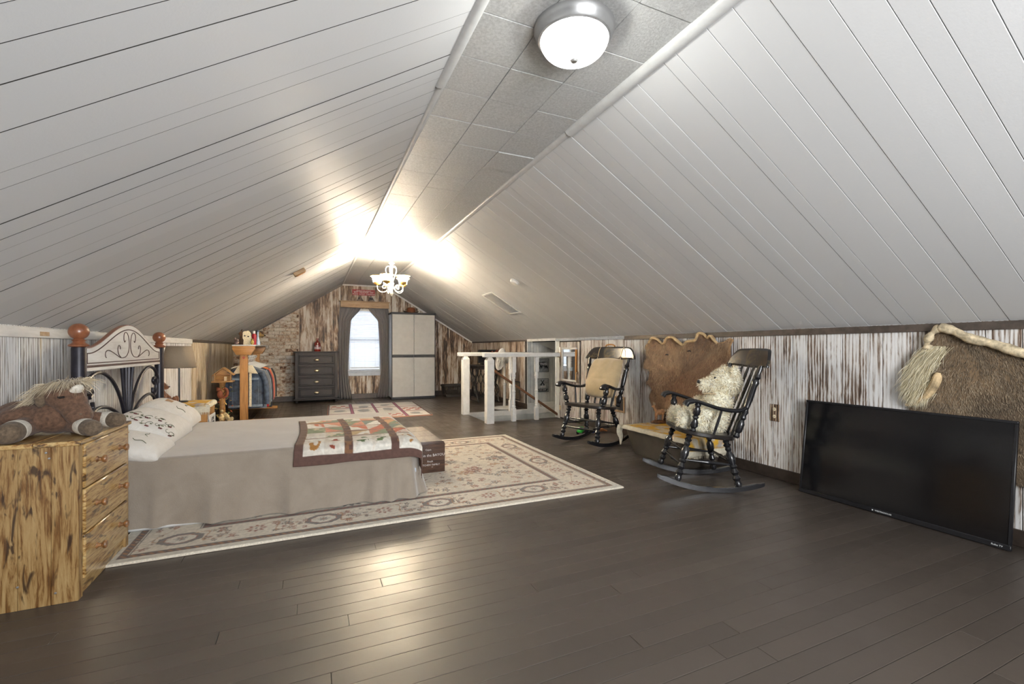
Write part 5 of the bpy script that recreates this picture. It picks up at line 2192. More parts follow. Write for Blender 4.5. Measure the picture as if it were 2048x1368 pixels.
M_LEAF = [plain('leaf_ochre', lin(186, 158, 96), .7, bump=0), plain('leaf_green', lin(92, 106, 62), .7, bump=0), plain('leaf_rust', lin(150, 76, 44), .7, bump=0)]
r = random.Random(4)
for k in range(46):
    a, h = r.uniform(0, 2 * PI), r.uniform(.12, .58)
    rad = r.uniform(.05, .115)
    p = V(ox + rad * math.cos(a), oy + .7 * rad * math.sin(a), h)
    bm = BM()
    Ml = Matrix.Translation(p) @ Euler((r.uniform(-.8, .8), r.uniform(-.8, .8), r.uniform(0, 6))).to_matrix().to_4x4()
    prism(bm, [(-.022, 0), (-.008, .011), (.010, .009), (.024, 0), (.010, -.009), (-.008, -.011)], .002, Ml)
    obj('leaf', bm, M_LEAF[k % 3], t, world=True, smooth=False)
bm = BM()
for k in range(9):
    a = k * .7
    tube(bm, smoothpath([(ox, oy, .10 + .05 * k), (ox + .06 * math.cos(a), oy + .05 * math.sin(a), .14 + .05 * k), (ox + .11 * math.cos(a + .3), oy + .08 * math.sin(a + .3), .15 + .052 * k)], 4), .003, 5)
obj('twig', bm, M_IRON, t, world=True, kind='stuff')

# ================================================================= CLOTHES RACK
t = thing('clothes_rack', 'pine clothes rack with tray topped post, foot beam and a white top shelf', 'rack', (-.90, 8.6, 0))
for yy in (7.70, 9.42):
    obj('post', boxb((-.945, yy - .04, .045), (-.845, yy + .04, 1.01), .003), M_OAK, t, world=True)
    obj('foot_beam', boxb((-1.34, yy - .05, .0), (-.555, yy + .05, .045), .004), M_OAKH, t, world=True)
    bm = BM()
    prism(bm, [(-.985, 1.005), (-.805, 1.005), (-.755, 1.085), (-.755, 1.135), (-1.035, 1.135), (-1.035, 1.085)], .14, frame((0, yy + .07, 0), (1, 0, 0), (0, 0, 1)), .003)
    obj('tray_block', bm, M_OAKH, t, world=True)
obj('top_shelf', boxb((-1.04, 7.63, 1.136), (-.735, 9.50, 1.155), .003), M_TRIMW, t, world=True)
bm = BM()
tube(bm, [(-.895, 7.73, .965), (-.895, 9.40, .965)], .014, 10)
obj('hanging_rod', bm, M_STEEL, t, world=True)
bm = BM()
lathe(bm, [(.006, 0), (.015, 0), (.015, .004), (.006, .004)], 14, Matrix.Translation((-.895, 7.659, .965)) @ Matrix.Rotation(PI / 2, 4, 'X'), cap=False)
obj('rod_washer', bm, plain('red_washer', lin(170, 50, 50), .5), t, world=True)


def cloth_mat(name, col, var=.18):
    return plain(name, col, .9, var=var, scale=24, bump=.35, sheen=.2)


def garment(y, label, m, length, width, sleeve_m=None, cx=-.895, shirt=False, bulge=.034):
    top = .845
    t = thing('jacket' if not shirt else 'shirt', label, 'clothing', (cx, y, top), group='clothes hanging on the pine rack')
    w = width / 2
    # body: closed loop profile per height
    def f(u, v):
        a = 2 * PI * u
        z = top - v * length
        k = min(1, v / .14)
        sh = .055 + (w - .055) * (k ** .75)
        ww = sh + .02 * v
        n = 2.4
        c, s = math.cos(a), math.sin(a)
        r = (abs(c) ** n + abs(s) ** n) ** (-1 / n)
        th = bulge * (.5 + .5 * min(1, v * 3)) * (1 + .12 * math.sin(a * 7 + v * 6))
        zz = z - .055 * (abs(c * r)) * (1 - k) * .5
        return V(cx + ww * r * c, y + th * r * s, zz)
    bm = BM()
    vs = grid(bm, 44, 16, f, close_u=True)
    bm.faces.new([vs[i][-1] for i in range(44)])
    obj('body', bm, m, t, world=True, angle=60)
    for s in (-1, 1):
        bm = BM()
        p = [V(cx + s * (w - .02), y, top - .105), V(cx + s * (w + .035), y, top - .24), V(cx + s * (w + .055), y - .01, top - .42), V(cx + s * (w + .06), y - .015, top - min(length, .60))]
        tube(bm, smoothpath(p, 5), [.055, .056, .056, .055, .054, .054, .053, .052, .052, .05, .05, .049, .048, .046, .045, .044], 12, flat=(.8, 1.0))
        obj('sleeve', bm, sleeve_m or m, t, world=True)
    return t


HL = ['sherpa collared denim jacket', 'mid grey shirt', 'washed blue denim jacket', 'navy and black jacket', 'bright red jacket', 'orange shirt', 'olive and white jacket', 'black jacket with pale stripe']


def hanger(y, i):
    t = thing('coat_hanger', 'white plastic hanger holding the ' + HL[i], 'hanger', (-.895, y, .965), group='white hangers on the rack rod')
    bm = BM()
    pts = [(-.895, y, .87), (-.895, y, .93)] + [(-.895 + .024 * math.sin(a), y, .957 - .026 * math.cos(a)) for a in [R(20 + 25 * k) for k in range(10)]]
    tube(bm, pts, .0045, 6)
    tube(bm, [(-1.09, y, .80), (-.895, y, .872), (-.70, y, .80)], .007, 6)
    obj('hook', bm, M_WHITE, t, world=True)


M_DENIM = plain('blue_denim', lin(62, 74, 92), .9, var=.30, scale=16, bump=.4)
M_DENIML = plain('light_denim', lin(112, 126, 142), .9, var=.22, scale=16, bump=.4)
M_SHERPA = plain('sherpa', lin(222, 210, 182), .95, var=.12, scale=70, bump=.6)
ys = [7.93, 8.12, 8.30, 8.47, 8.63, 8.79, 8.95, 9.12]
g0 = garment(ys[0], 'blue denim jacket with a cream sherpa collar, first on the pine rack', M_DENIM, .64, .44)
cy = ys[0] - .058
for s in (-1, 1):
    bm = BM()
    prism(bm, [(s * .02, .01), (s * .095, -.005), (s * .165, -.13), (s * .07, -.12), (s * .03, -.10)], .022, frame((-.895, cy + .008, .845), (1, 0, 0), (0, 0, 1)), .006)
    bmesh.ops.recalc_face_normals(bm, faces=list(bm.faces))
    obj('collar', bm, M_SHERPA, g0, world=True)
    bm = BM()
    addbox(bm, (-.895 + s * .12 - .055, cy + .001, .622), (-.895 + s * .12 + .055, cy + .012, .655), .003)
    obj('pocket_flap', bm, M_DENIML, g0, world=True)
    bm = BM()
    for q in (-.05, .05):
        addbox(bm, (-.895 + s * .12 + q - .002, cy + .004, .26), (-.895 + s * .12 + q + .002, cy + .010, .62))
    obj('seam', bm, M_DENIML, g0, world=True)
bm = BM()
addbox(bm, (-.895 + .045, cy - .004, .22), (-.895 + .08, cy + .012, .74), .004)
obj('lining_edge', bm, M_SHERPA, g0, world=True)
bm = BM()
addbox(bm, (-.895 - .225, cy + .0, .205), (-.895 + .225, cy + .10, .245), .01)
obj('waistband', bm, M_DENIML, g0, world=True)
garment(ys[1], 'mid grey shirt hanging directly behind the sherpa denim jacket', plain('mid_grey_cloth', lin(104, 108, 114), .9), .62, .46, shirt=True)
garment(ys[2], 'washed blue denim jacket hanging behind the mid grey shirt', M_DENIML, .70, .46)
garment(ys[3], 'navy and black jacket hanging in front of the red jacket', cloth_mat('black_cloth', lin(34, 34, 40)), .62, .48)
garment(ys[4], 'bright red jacket hanging on the pine rack', cloth_mat('red_cloth', lin(166, 34, 38)), .72, .48)
garment(ys[5], 'orange shirt hanging on the pine rack', cloth_mat('orange_cloth', lin(196, 110, 58)), .58, .48, shirt=True)
garment(ys[6], 'olive and white jacket hanging behind the orange shirt', cloth_mat('olive_cloth', lin(120, 116, 98)), .74, .48)
garment(ys[7], 'black jacket with pale stripe, last on the pine rack', cloth_mat('charcoal_cloth', lin(38, 38, 42)), .78, .50)
for i, y in enumerate(ys):
    hanger(y, i)

# items on the shelf of the rack
zs = 1.155
t = thing('wood_carving', 'carved pale wood spirit face with dark bark on the clothes rack shelf', 'carving', (-.90, 7.86, zs))
bm = BM()
prism(bm, [(-.07, 0), (.06, 0), (.075, .06), (.055, .12), (.065, .17), (.03, .215), (-.03, .205), (-.06, .16), (-.045, .10), (-.075, .05)], .07, frame((-.885, 7.90, zs), (1, 0, 0), (0, 0, 1)), .012)
bmesh.ops.recalc_face_normals(bm, faces=list(bm.faces))
obj('face', bm, M_SHERPA, t, world=True)
bm = BM()
prism(bm, [(-.09, 0), (-.035, 0), (-.03, .07), (-.05, .11), (-.04, .16), (-.055, .235), (-.075, .19), (-.10, .165), (-.075, .14), (-.085, .07)], .08, frame((-.885, 7.905, zs), (1, 0, 0), (0, 0, 1)), .006)
bmesh.ops.recalc_face_normals(bm, faces=list(bm.faces))
obj('bark', bm, plain('dark_bark', lin(56, 36, 22), .9, var=.35, bump=.5), t, world=True)
bm = BM()
for p in ((-.015, .135), (.03, .125)):
    ell(bm, (-.885 + p[0], 7.828, zs + p[1]), (.012, .006, .009))
obj('eye', bm, M_IRON, t, world=True)
t = thing('grey_critter', 'little grey furry figurine on the shelf end beside the carved face', 'figurine', (-1.0, 7.78, zs))
bm = BM()
ell(bm, (-1.0, 7.78, zs + .03), (.03, .03, .03))
ell(bm, (-.99, 7.76, zs + .065), (.022, .022, .022))
ell(bm, (-1.02, 7.80, zs + .07), (.012, .012, .04))
remesh(obj('body', bm, plain('grey_fur', lin(120, 100, 96), .95, var=.3, bump=.5), t, world=True), .005, 3)
bm = BM()
ell(bm, (-.985, 7.74, zs + .068), (.006, .006, .005))
obj('nose', bm, M_BLACK, t, world=True)
t = thing('owl_figurine', 'small yellow and brown bird figurine at the foot of the carved face', 'figurine', (-.80, 7.80, zs))
bm = BM()
ell(bm, (-.80, 7.80, zs + .035), (.024, .022, .035))
ell(bm, (-.80, 7.80, zs + .078), (.018, .017, .017))
remesh(obj('body', bm, plain('bird_yellow', lin(176, 156, 84), .7, var=.3, scale=50), t, world=True), .005, 3)
bm = BM()
lathe(bm, [(.006, 0), (0, .012)], 8, Matrix.Translation((-.80, 7.783, zs + .076)) @ Matrix.Rotation(PI / 2, 4, 'X'))
obj('beak', bm, M_IRON, t, world=True)
t = thing('red_can', 'tall red and white drink bottle on the rack shelf behind the carving', 'bottle', (-.80, 8.05, zs))
bm = BM()
lathe(bm, [(0, 0), (.03, 0), (.032, .01), (.032, .15), (.02, .175), (0, .176)], 18)
obj('body', bm, plain('red_plastic', lin(164, 30, 44), .35), t)
bm = BM()
lathe(bm, [(.02, .176), (.02, .215), (0, .22)], 14)
obj('cap', bm, M_WHITE, t)
t = thing('white_bottle', 'slim pale blue glass bottle on the rack shelf beside the bear head', 'bottle', (-.755, 8.12, zs))
bm = BM()
lathe(bm, [(0, 0), (.03, 0), (.036, .03), (.022, .09), (.014, .13), (.014, .21), (0, .212)], 18)
obj('body', bm, plain('pale_blue_glass', lin(164, 180, 200), .15, coat=.5), t)
bm = BM()
lathe(bm, [(.016, .205), (.016, .23), (0, .231)], 12)
obj('cap', bm, M_DENIM, t)
t = thing('bear_figurine', 'brown bear bust figurine with dark ears and snout on the rack shelf', 'figurine', (-.77, 8.45, zs))
bm = BM()
ell(bm, (-.80, 8.45, zs + .05), (.05, .05, .055))
ell(bm, (-.79, 8.44, zs + .11), (.04, .04, .05))
ell(bm, (-.775, 8.43, zs + .17), (.052, .05, .045))
ell(bm, (-.725, 8.42, zs + .155), (.042, .030, .027))
remesh(obj('body', bm, plain('bear_olive', lin(116, 92, 52), .8, var=.3, scale=40), t, world=True), .006, 4)
bm = BM()
ell(bm, (-.683, 8.415, zs + .158), (.012, .014, .011))
obj('nose', bm, M_BLACK, t, world=True)
for s in (-1, 1):
    bm = BM()
    ell(bm, (-.81, 8.43 + s * .04, zs + .215), (.022, .018, .022))
    obj('ear', bm, plain('dark_brown_fur', lin(48, 32, 26), .9), t, world=True)

# ================================================================= CHEST AT THE FOOT OF THE BED
t = thing('wooden_chest', 'dark brown wooden chest with white lettering at the foot of the bed', 'chest', (.93, 4.30, .012))
QX0, QX1, QY0, QY1, QZ = .815, 1.088, 3.905, 4.72, .285
M_CHEST = wood('stained_chest_wood', [(.3, (.018, .010, .008)), (.5, (.07, .035, .022)), (.7, (.14, .07, .04))], (2.2, 2.2, 22), .5, 1.2, 2.2, .12)
M_CHESTT = wood('chest_lid_wood', [(.3, (.16, .12, .10)), (.6, (.30, .24, .20))], (10, 2, 10), .45, 1, 2, .1)
def chest_prof(x0, x1, z1):
    r = .03
    return [(x0, .013), (x1, .013)] + [(x1 - r + r * math.cos(a), z1 - r + r * math.sin(a)) for a in [PI / 2 * i / 5 for i in range(6)]] + [(x0 + r - r * math.sin(a), z1 - r + r * math.cos(a)) for a in [PI / 2 * i / 5 for i in range(6)]]
for yy in (QY0, QY1 - .016):
    bm = BM()
    prism(bm, chest_prof(QX0, QX1, QZ), .016, frame((0, yy + .016, 0), (1, 0, 0), (0, 0, 1)), .002)
    obj('end_panel', bm, M_CHEST, t, world=True)
for xx in (QX0 + .001, QX1 - .013):
    obj('side_panel', boxb((xx, QY0 + .016, .02), (xx + .012, QY1 - .016, QZ - .03), .002), M_CHEST, t, world=True)
y = QY0 + .016
for k in range(3):
    y1 = y + (QY1 - QY0 - .032) / 3
    obj('lid_slat', boxb((QX0 + .02, y + .003, QZ - .012), (QX1 - .02, y1 - .003, QZ), .003), M_CHESTT, t, world=True)
    y = y1
M_LETC = plain('chalk_white', (.62, .58, .56), .7, bump=0)
for s, xx, zz, sz in (('SOUL in the BAYOU', .945, .165, .045), ('Fresh', .955, .112, .032), ("KITCHEN' FAMILY", .955, .082, .030), ('EST', .975, .062, .012), ('Cajun', .94, .215, .03)):
    o = obj('lettering', text_bm(s, sz * .72, .0006, frame((xx, QY0 - .0012, zz), (1, 0, 0), (0, 0, 1))), M_LETC, t, world=True, smooth=False, kind='stuff')

# ================================================================= ROCKING CHAIRS
t = NT('black_gold_patches')  # black with gold patches placed by noise
v = t.coords((1, 1, 1), False)
f = t.noise(v, 7, 5, .6, .8)
f2 = t.noise(v, 45, 3, .6)
g = t.math('ADD', t.math('MULTIPLY', f, .8), t.math('MULTIPLY', f2, .2))
mk = t.ramp(g, [(.50, (0, 0, 0)), (.60, (1, 1, 1))])
M_CRESTB = t.set(t.mix(t.math('MULTIPLY', mk, .75), (.014, .013, .014), (.17, .12, .05)), .28, coat=.4, coat_r=.2)
M_SEATB = wood('worn_black_seat', [(.3, (.010, .009, .009)), (.58, (.022, .018, .016)), (.75, (.07, .045, .028))], (8, 3, 8), .3, 1, 2, .05, coat=.3)
LEG = [(0, .014), (.05, .020), (.09, .013), (.12, .023), (.17, .014), (.21, .019), (.26, .013), (.34, .024), (.44, .025), (.54, .017), (.58, .023), (.62, .014), (.70, .023), (.76, .014), (.82, .024), (.88, .016), (.94, .022), (1, .016)]
BPOST = [(0, .014), (.03, .021), (.07, .014), (.10, .023), (.20, .024), (.25, .014), (.28, .021), (.32, .015), (.36, .022), (.40, .016), (.55, .021), (.72, .018), (.77, .024), (.81, .015), (.84, .022), (.88, .014), (.95, .016), (1, .012)]
APOST = [(0, .013), (.06, .020), (.12, .013), (.20, .024), (.34, .022), (.44, .013), (.50, .020), (.56, .013), (.62, .022), (.75, .023), (.86, .014), (.93, .019), (1, .012)]
STR = [(0, .007), (.2, .010), (.4, .013), (.47, .016), (.5, .018), (.53, .016), (.6, .013), (.8, .010), (1, .007)]


def rocking_chair(label, loc, az, lean):
    Rr_ = 1.05
    th = R(lean)
    Mz = Matrix.Rotation(R(az - 90), 4, 'Z')
    Mx = Matrix.Rotation(th, 4, 'X')
    cvec = (Mz @ Mx) @ Vector((0, 0, Rr_))
    L = Vector(loc) + Vector((0, 0, Rr_)) - Vector((0, 0, 0))
    base = L - cvec
    base = Vector((base.x + cvec.x * 0, base.y + cvec.y * 0, base.z))
    t = thing('rocking_chair', label, 'chair', base, (Mz @ Mx).to_euler(), 'black rocking chairs along the right wall')
    # rockers
    RX = .225
    fat = lambda pr, k: [(a, b * k) for a, b in pr]
    for s in (-1, 1):
        bm = BM()
        n = 26
        vs = []
        for i in range(n + 1):
            y = -.41 + .80 * i / n
            a = math.asin(y / Rr_)
            zb = Rr_ - Rr_ * math.cos(a)
            hh = .040 if 1 < i < n - 1 else .030
            taper = .8 if i in (0, n) else 1
            vs.append([bm.verts.new((s * RX + dx * .015 * taper, y, zb + dz)) for dx, dz in ((-1, .001), (1, .001), (1, hh), (-1, hh))])
        for a, b in zip(vs, vs[1:]):
            for k in range(4):
                bm.faces.new((a[k], a[(k + 1) % 4], b[(k + 1) % 4], b[k]))
        bm.faces.new(list(reversed(vs[0])))
        bm.faces.new(vs[-1])
        bmesh.ops.recalc_face_normals(bm, faces=list(bm.faces))
        bmesh.ops.bevel(bm, geom=[e for e in bm.edges if len(e.link_faces) == 2 and e.calc_face_angle(0) > 1.0], offset=.004, segments=2, affect='EDGES')
        obj('rocker', bm, M_BLACK, t)
    zr = lambda y: Rr_ - math.sqrt(Rr_ ** 2 - y * y) + .038
    sz = lambda y: .395 + (y + .22) * .075          # underside of the seat
    feet = []
    for s in (-1, 1):
        f0, f1 = V(s * .185, .155, sz(.155)), V(s * RX, .235, zr(.235))
        b0, b1 = V(s * .165, -.125, sz(-.125)), V(s * RX, -.225, zr(-.225))
        for p, q in ((f0, f1), (b0, b1)):
            bm = BM()
            turned(bm, p, q, fat(LEG, 1.25), 14)
            obj('leg', bm, M_BLACK, t)
        feet.append((f0, f1, b0, b1))
        p, q = f0.lerp(f1, .55), b0.lerp(b1, .55)
        bm = BM()
        turned(bm, p, q, STR, 10)
        obj('stretcher', bm, M_BLACK, t)
    for ta in (.38, .66):
        p, q = feet[0][0].lerp(feet[0][1], ta), feet[1][0].lerp(feet[1][1], ta)
        bm = BM()
        turned(bm, p, q, STR, 10)
        obj('stretcher', bm, M_BLACK, t)
    p, q = feet[0][2].lerp(feet[0][3], .5), feet[1][2].lerp(feet[1][3], .5)
    bm = BM()
    turned(bm, p, q, STR, 10)
    obj('stretcher', bm, M_BLACK, t)
    # seat
    out = []
    for k in range(48):
        a = 2 * PI * k / 48
        c, s_ = math.cos(a), math.sin(a)
        n = 3.6
        r = (abs(c) ** n + abs(s_) ** n) ** (-1 / n)
        y = .235 * r * s_
        x = (.262 if y > 0 else .262 - .05 * (-y / .235)) * r * c
        out.append((x, y + .01))
    bm = BM()
    rings = []
    for sc, dzz in ((.0, .026), (.45, .026), (.8, .032), (.96, .036), (1.0, .030), (1.0, .008), (.97, .0), (.5, .0)):
        ring = []
        for x, y in out:
            yy = y * sc
            ring.append(bm.verts.new((x * sc, yy, sz(yy) + dzz + (.012 * max(0, -y / .24) ** 2 * sc if dzz > .02 else 0))))
        rings.append(ring)
    for a, b in zip(rings, rings[1:]):
        for k in range(48):
            bm.faces.new((a[k], a[(k + 1) % 48], b[(k + 1) % 48], b[k]))
    bm.faces.new(list(reversed(rings[-1])))
    bmesh.ops.remove_doubles(bm, verts=list(bm.verts), dist=.0005)
    bmesh.ops.recalc_face_normals(bm, faces=list(bm.faces))
    obj('seat', bm, M_SEATB, t)
    # back
    bp = {}
    for s in (-1, 1):
        p, q = V(s * .198, -.185, sz(-.185) + .03), V(s * .248, -.305, .995)
        bp[s] = (p, q)
        bm = BM()
        turned(bm, p, q, fat(BPOST, 1.2), 14)
        obj('back_post', bm, M_BLACK, t)
    crest_y = lambda x: -.312 - .055 * (1 - (x / .31) ** 2)
    for k in range(4):
        x = -.115 + .0767 * k
        p, q = V(x * .92, -.195, sz(-.19) + .028), V(x * 1.12, crest_y(x * 1.12) + .004, .99)
        Mb, L_ = between(p, q)
        bm = BM()
        tab = [(0, .010, .010), (.22, .012, .010), (.40, .019, .006), (.72, .027, .005), (.92, .020, .006), (1, .012, .007)]
        vs = []
        xax = (Mb.to_3x3().inverted() @ V(1, 0, 0))
        xax.z = 0
        xax.normalize()
        yax = V(0, 0, 1).cross(xax)
        for tt_, a_, b_ in tab:
            vs.append([bm.verts.new(Mb @ (V(0, 0, tt_ * L_) + xax * (a_ * math.cos(w)) + yax * (b_ * math.sin(w)))) for w in [2 * PI * i / 10 for i in range(10)]])
        for a, b in zip(vs, vs[1:]):
            for i in range(10):
                bm.faces.new((a[i], a[(i + 1) % 10], b[(i + 1) % 10], b[i]))
        bm.faces.new(list(reversed(vs[0])))
        bm.faces.new(vs[-1])
        bmesh.ops.recalc_face_normals(bm, faces=list(bm.faces))
        obj('spindle', bm, M_BLACK, t)
    # crest rail, bowed, with rounded upper corners
    bm = BM()
    def fc(u, v):
        x = -.315 + .63 * u
        k = abs(x) / .315
        zb = .972 + .012 * k
        zt_ = 1.130 - .012 * k ** 2 - (.135 * max(0, (k - .62) / .38) ** 2.6)
        z = zb + (max(zt_, zb + .012) - zb) * v
        return V(x, crest_y(x) - .03 * (z - .968) / .15, z)
    grid(bm, 44, 8, fc)
    bmesh.ops.recalc_face_normals(bm, faces=list(bm.faces))
    o = obj('crest_rail', bm, M_CRESTB, t, angle=None, label='black crest rail with gold patches')
    solidify(o, .022)
    # arms
    for s in (-1, 1):
        p, q = bp[s]
        k = .42
        a0 = p.lerp(q, k)
        path = smoothpath([a0 + V(0, .0, 0), V(s * .245, -.16, .640), V(s * .262, -.03, .645), V(s * .275, .09, .672), V(s * .282, .17, .690), V(s * .283, .222, .680), V(s * .283, .243, .652)], 6)
        n = len(path)
        bm = BM()
        vs = []
        for i, c in enumerate(path):
            tg = (path[min(i + 1, n - 1)] - path[max(i - 1, 0)]).normalized()
            sd = V(1, 0, 0)
            up = sd.cross(tg).normalized()
            w = .022 + .016 * (i / n)
            h = .016 + (.006 if i > n * .7 else 0)
            vs.append([bm.verts.new(c + sd * (w * math.cos(a)) * 1.0 + up * (h * math.sin(a))) for a in [2 * PI * j / 12 for j in range(12)]])
        for a, b in zip(vs, vs[1:]):
            for j in range(12):
                bm.faces.new((a[j], a[(j + 1) % 12], b[(j + 1) % 12], b[j]))
        bm.faces.new(list(reversed(vs[0])))
        bm.faces.new(vs[-1])
        bmesh.ops.recalc_face_normals(bm, faces=list(bm.faces))
        arm = obj('arm', bm, M_BLACK, t)
        bm = BM()
        turned(bm, V(s * .225, .150, sz(.15) + .03), V(s * .278, .145, .678), fat(APOST, 1.25), 14)
        obj('arm_post', bm, M_BLACK, t)
        bm = BM()
        turned(bm, V(s * .222, -.01, sz(-.01) + .03), V(s * .258, -.04, .640), [(0, .009), (.5, .011), (1, .008)], 10)
        obj('arm_spindle', bm, M_BLACK, t)
    for ch in [x for x in bpy.data.objects if x.parent == t]:
        ch.data.transform(Matrix.Diagonal((1.14, 1, 1, 1)))
    return t


C1 = rocking_chair('black rocking chair with a tan cushion tied to its back, near the stair railing', (3.02, 4.45, 0), 198, 1.5)
C2 = rocking_chair('black rocking chair holding a white plush bear, in front of the hanging hide', (2.97, 2.74, 0), 152, 4.5)

# cushion on the first chair
t = thing('back_cushion', 'tan suede cushion hanging from the crest of the rocking chair near the railing', 'cushion', C1.location, C1.rotation_euler)
bm = BM()
def fcush(top):
    def f(u, v):
        x, z = -.225 + .45 * u, .535 + .44 * v
        a, b = u * 2 - 1, v * 2 - 1
        e = max(0, (1 - abs(a) ** 4) * (1 - abs(b) ** 4)) ** .4
        pinch = 1 - .13 * abs(b) ** 4 * (1 if b < 0 else .45) + .03 * math.cos(b * 2.2)
        y = -.140 - .10 * v - (.065 * v * v)
        th = .070 * e + .009 * math.sin(a * 9 + b) * max(0, b) ** 3 + .006 * mnoise.noise(Vector((a * 3, b * 3, 2)))
        btn = .016 * math.exp(-((a * 1.0) ** 2 / .12 + (b + .05) ** 2 / .004))
        sc = 1 - .03 * b * b
        return V(x * pinch * sc, y + (th - btn if top else -th * .6), z + .020 * (1 - a * a) * (1 if b < 0 else -1) * -abs(b) ** 3)
    return f
for top in (True, False):
    grid(bm, 34, 34, fcush(top))
bmesh.ops.remove_doubles(bm, verts=list(bm.verts), dist=.0006)
bmesh.ops.recalc_face_normals(bm, faces=list(bm.faces))
M_SUEDE = plain('tan_suede', lin(182, 162, 126), .95, var=.06, scale=9, bump=.25, sheen=.5)
obj('pad', bm, M_SUEDE, t, angle=None)
for s in (-1, 1):
    bm = BM()
    tube(bm, smoothpath([V(s * .17, -.30, .975), V(s * .165, -.315, 1.02), V(s * .17, -.345, 1.09), V(s * .17, -.385, 1.128), V(s * .17, -.425, 1.09)], 5), .004, 6)
    obj('tie', bm, M_SUEDE, t)
    bm = BM()
    tube(bm, [V(s * .17 + .02 * math.cos(a), -.305, .985 + .022 * math.sin(a)) for a in [2 * PI * i / 14 for i in range(14)]], .005, 6, closed=True)
    obj('tie_loop', bm, M_IRON, t)
bm = BM()
tube(bm, [(-.06, -.085 - .12, .74), (0, -.205, .738), (.06, -.205, .735)], .0022, 5)
obj('stitch', bm, M_PATCH, t)
t = thing('crest_handle', 'small arched brown wooden handle resting on the crest of the rocking chair near the railing', 'handle', C1.location, C1.rotation_euler)
bm = BM()
tube(bm, smoothpath([V(-.02, -.405, 1.126), V(.0, -.405, 1.152), V(.05, -.405, 1.160), V(.10, -.40, 1.152), V(.12, -.40, 1.124)], 6), .009, 8)
obj('grip', bm, M_OAKH, t)
obj('plate', addbox(BM(), (-.035, -.412, 1.121), (.135, -.396, 1.128), .002), M_BRASS, t)

# ================================================================= WHITE PLUSH BEAR
t = thing('plush_bear', 'large white shaggy plush bear sitting in the rocking chair by the television', 'toy', C2.location, C2.rotation_euler)
SZ = .435
parts = {
    'body': [((0, -.075, SZ + .115), (.150, .125, .155)), ((0, -.115, SZ + .225), (.125, .105, .12)), ((0, -.01, SZ + .075), (.135, .10, .085))],
    'head': [((0, -.165, SZ + .405), (.120, .118, .112)), ((0, -.075, SZ + .375), (.075, .08, .066)), ((0, -.01, SZ + .370), (.048, .055, .046))],
}
W_ = C2.matrix_basis
Rt_all, Dr_all = [], []
for nm, sph in parts.items():
    bm = BM()
    for c, r in sph:
        ell(bm, c, r)
    remesh(obj(nm, bm, M_BEARW, t), .010, 6)
    p, n = scatter_on(sph, 5200 if nm == 'body' else 4600)
    Rt_all.append(p)
    Dr_all.append(n)
limbs = [('ear', [((-.10, -.185, SZ + .495), (.042, .026, .042))]), ('ear', [((.10, -.185, SZ + .495), (.042, .026, .042))]),
         ('arm', [((-.155, -.03, SZ + .20), (.058, .06, .062)), ((-.165, .035, SZ + .145), (.054, .058, .056)), ((-.16, .09, SZ + .10), (.05, .05, .048))]),
         ('arm', [((.155, -.03, SZ + .20), (.058, .06, .062)), ((.165, .035, SZ + .145), (.054, .058, .056)), ((.16, .09, SZ + .10), (.05, .05, .048))]),
         ('leg', [((-.115, .07, SZ + .065), (.078, .10, .070)), ((-.125, .175, SZ + .08), (.082, .062, .088))]),
         ('leg', [((.115, .07, SZ + .065), (.078, .10, .070)), ((.125, .175, SZ + .08), (.082, .062, .088))])]
for nm, sph in limbs:
    bm = BM()
    for c, r in sph:
        ell(bm, c, r)
    remesh(obj(nm, bm, M_BEARW, t), .009, 5)
    p, n = scatter_on(sph, 300 if nm == 'ear' else 1300)
    Rt_all.append(p)
    Dr_all.append(n)
P_ = np.concatenate(Rt_all)
N_ = np.concatenate(Dr_all)
N_ = N_ + rng.normal(scale=.45, size=N_.shape)
M_BFUR = hair_mat('white_bear_fur', [(0, lin(212, 194, 154)), (.45, lin(232, 222, 196)), (1, lin(244, 240, 226))], .9)
strands('fur', M_BFUR, t, P_, N_, rng.uniform(.012, .028, len(P_)), .0022, world=False, droop=.5)
for s in (-1, 1):
    bm = BM()
    ell(bm, (s * .048, -.062, SZ + .432), .010)
    obj('eye', bm, M_BLACK, t)
bm = BM()
ell(bm, (0, .048, SZ + .388), (.020, .014, .015))
obj('nose', bm, M_BLACK, t)
bm = BM()
tube(bm, smoothpath([V(-.09, -.06, SZ + .305), V(0, .01, SZ + .298), V(.09, -.06, SZ + .305)], 6), .006, 6)
obj('neck_ribbon', bm, M_SUEDE, t)

# ================================================================= TOTE WITH CLOTH, DEER
t = thing('storage_tote', 'dark brown plastic tote with tapered sides between the two rocking chairs', 'box', (3.32, 3.48, 0))
M_TOTE = plain('brown_plastic', (.060, .050, .040), .38, var=.12, scale=8)
TX0, TX1, TY0, TY1, TZ = 3.10, 3.50, 3.10, 3.84, .285
bm = BM()
def tring(d, z, inset=0):
    x0, x1, y0, y1 = TX0 - d + inset, TX1 + d * .6 - inset, TY0 - d + inset, TY1 + d - inset
    r = .05
    pts = []
    for (cx, cy, a0) in ((x1 - r, y1 - r, 0), (x0 + r, y1 - r, 90), (x0 + r, y0 + r, 180), (x1 - r, y0 + r, 270)):
        for k in range(6):
            a = R(a0 + 18 * k)
            pts.append((cx + r * math.cos(a), cy + r * math.sin(a), z))
    return pts
rings = [tring(0, .002), tring(.008, .02), tring(.065, TZ - .012), tring(.065, TZ - .012, .006), tring(.004, .012, .006)]
vs = [[bm.verts.new(p) for p in rg_] for rg_ in rings]
for a, b in zip(vs, vs[1:]):
    for k in range(24):
        bm.faces.new((a[k], a[(k + 1) % 24], b[(k + 1) % 24], b[k]))
bm.faces.new(list(reversed(vs[0])))
bm.faces.new(vs[-1])
bmesh.ops.recalc_face_normals(bm, faces=list(bm.faces))
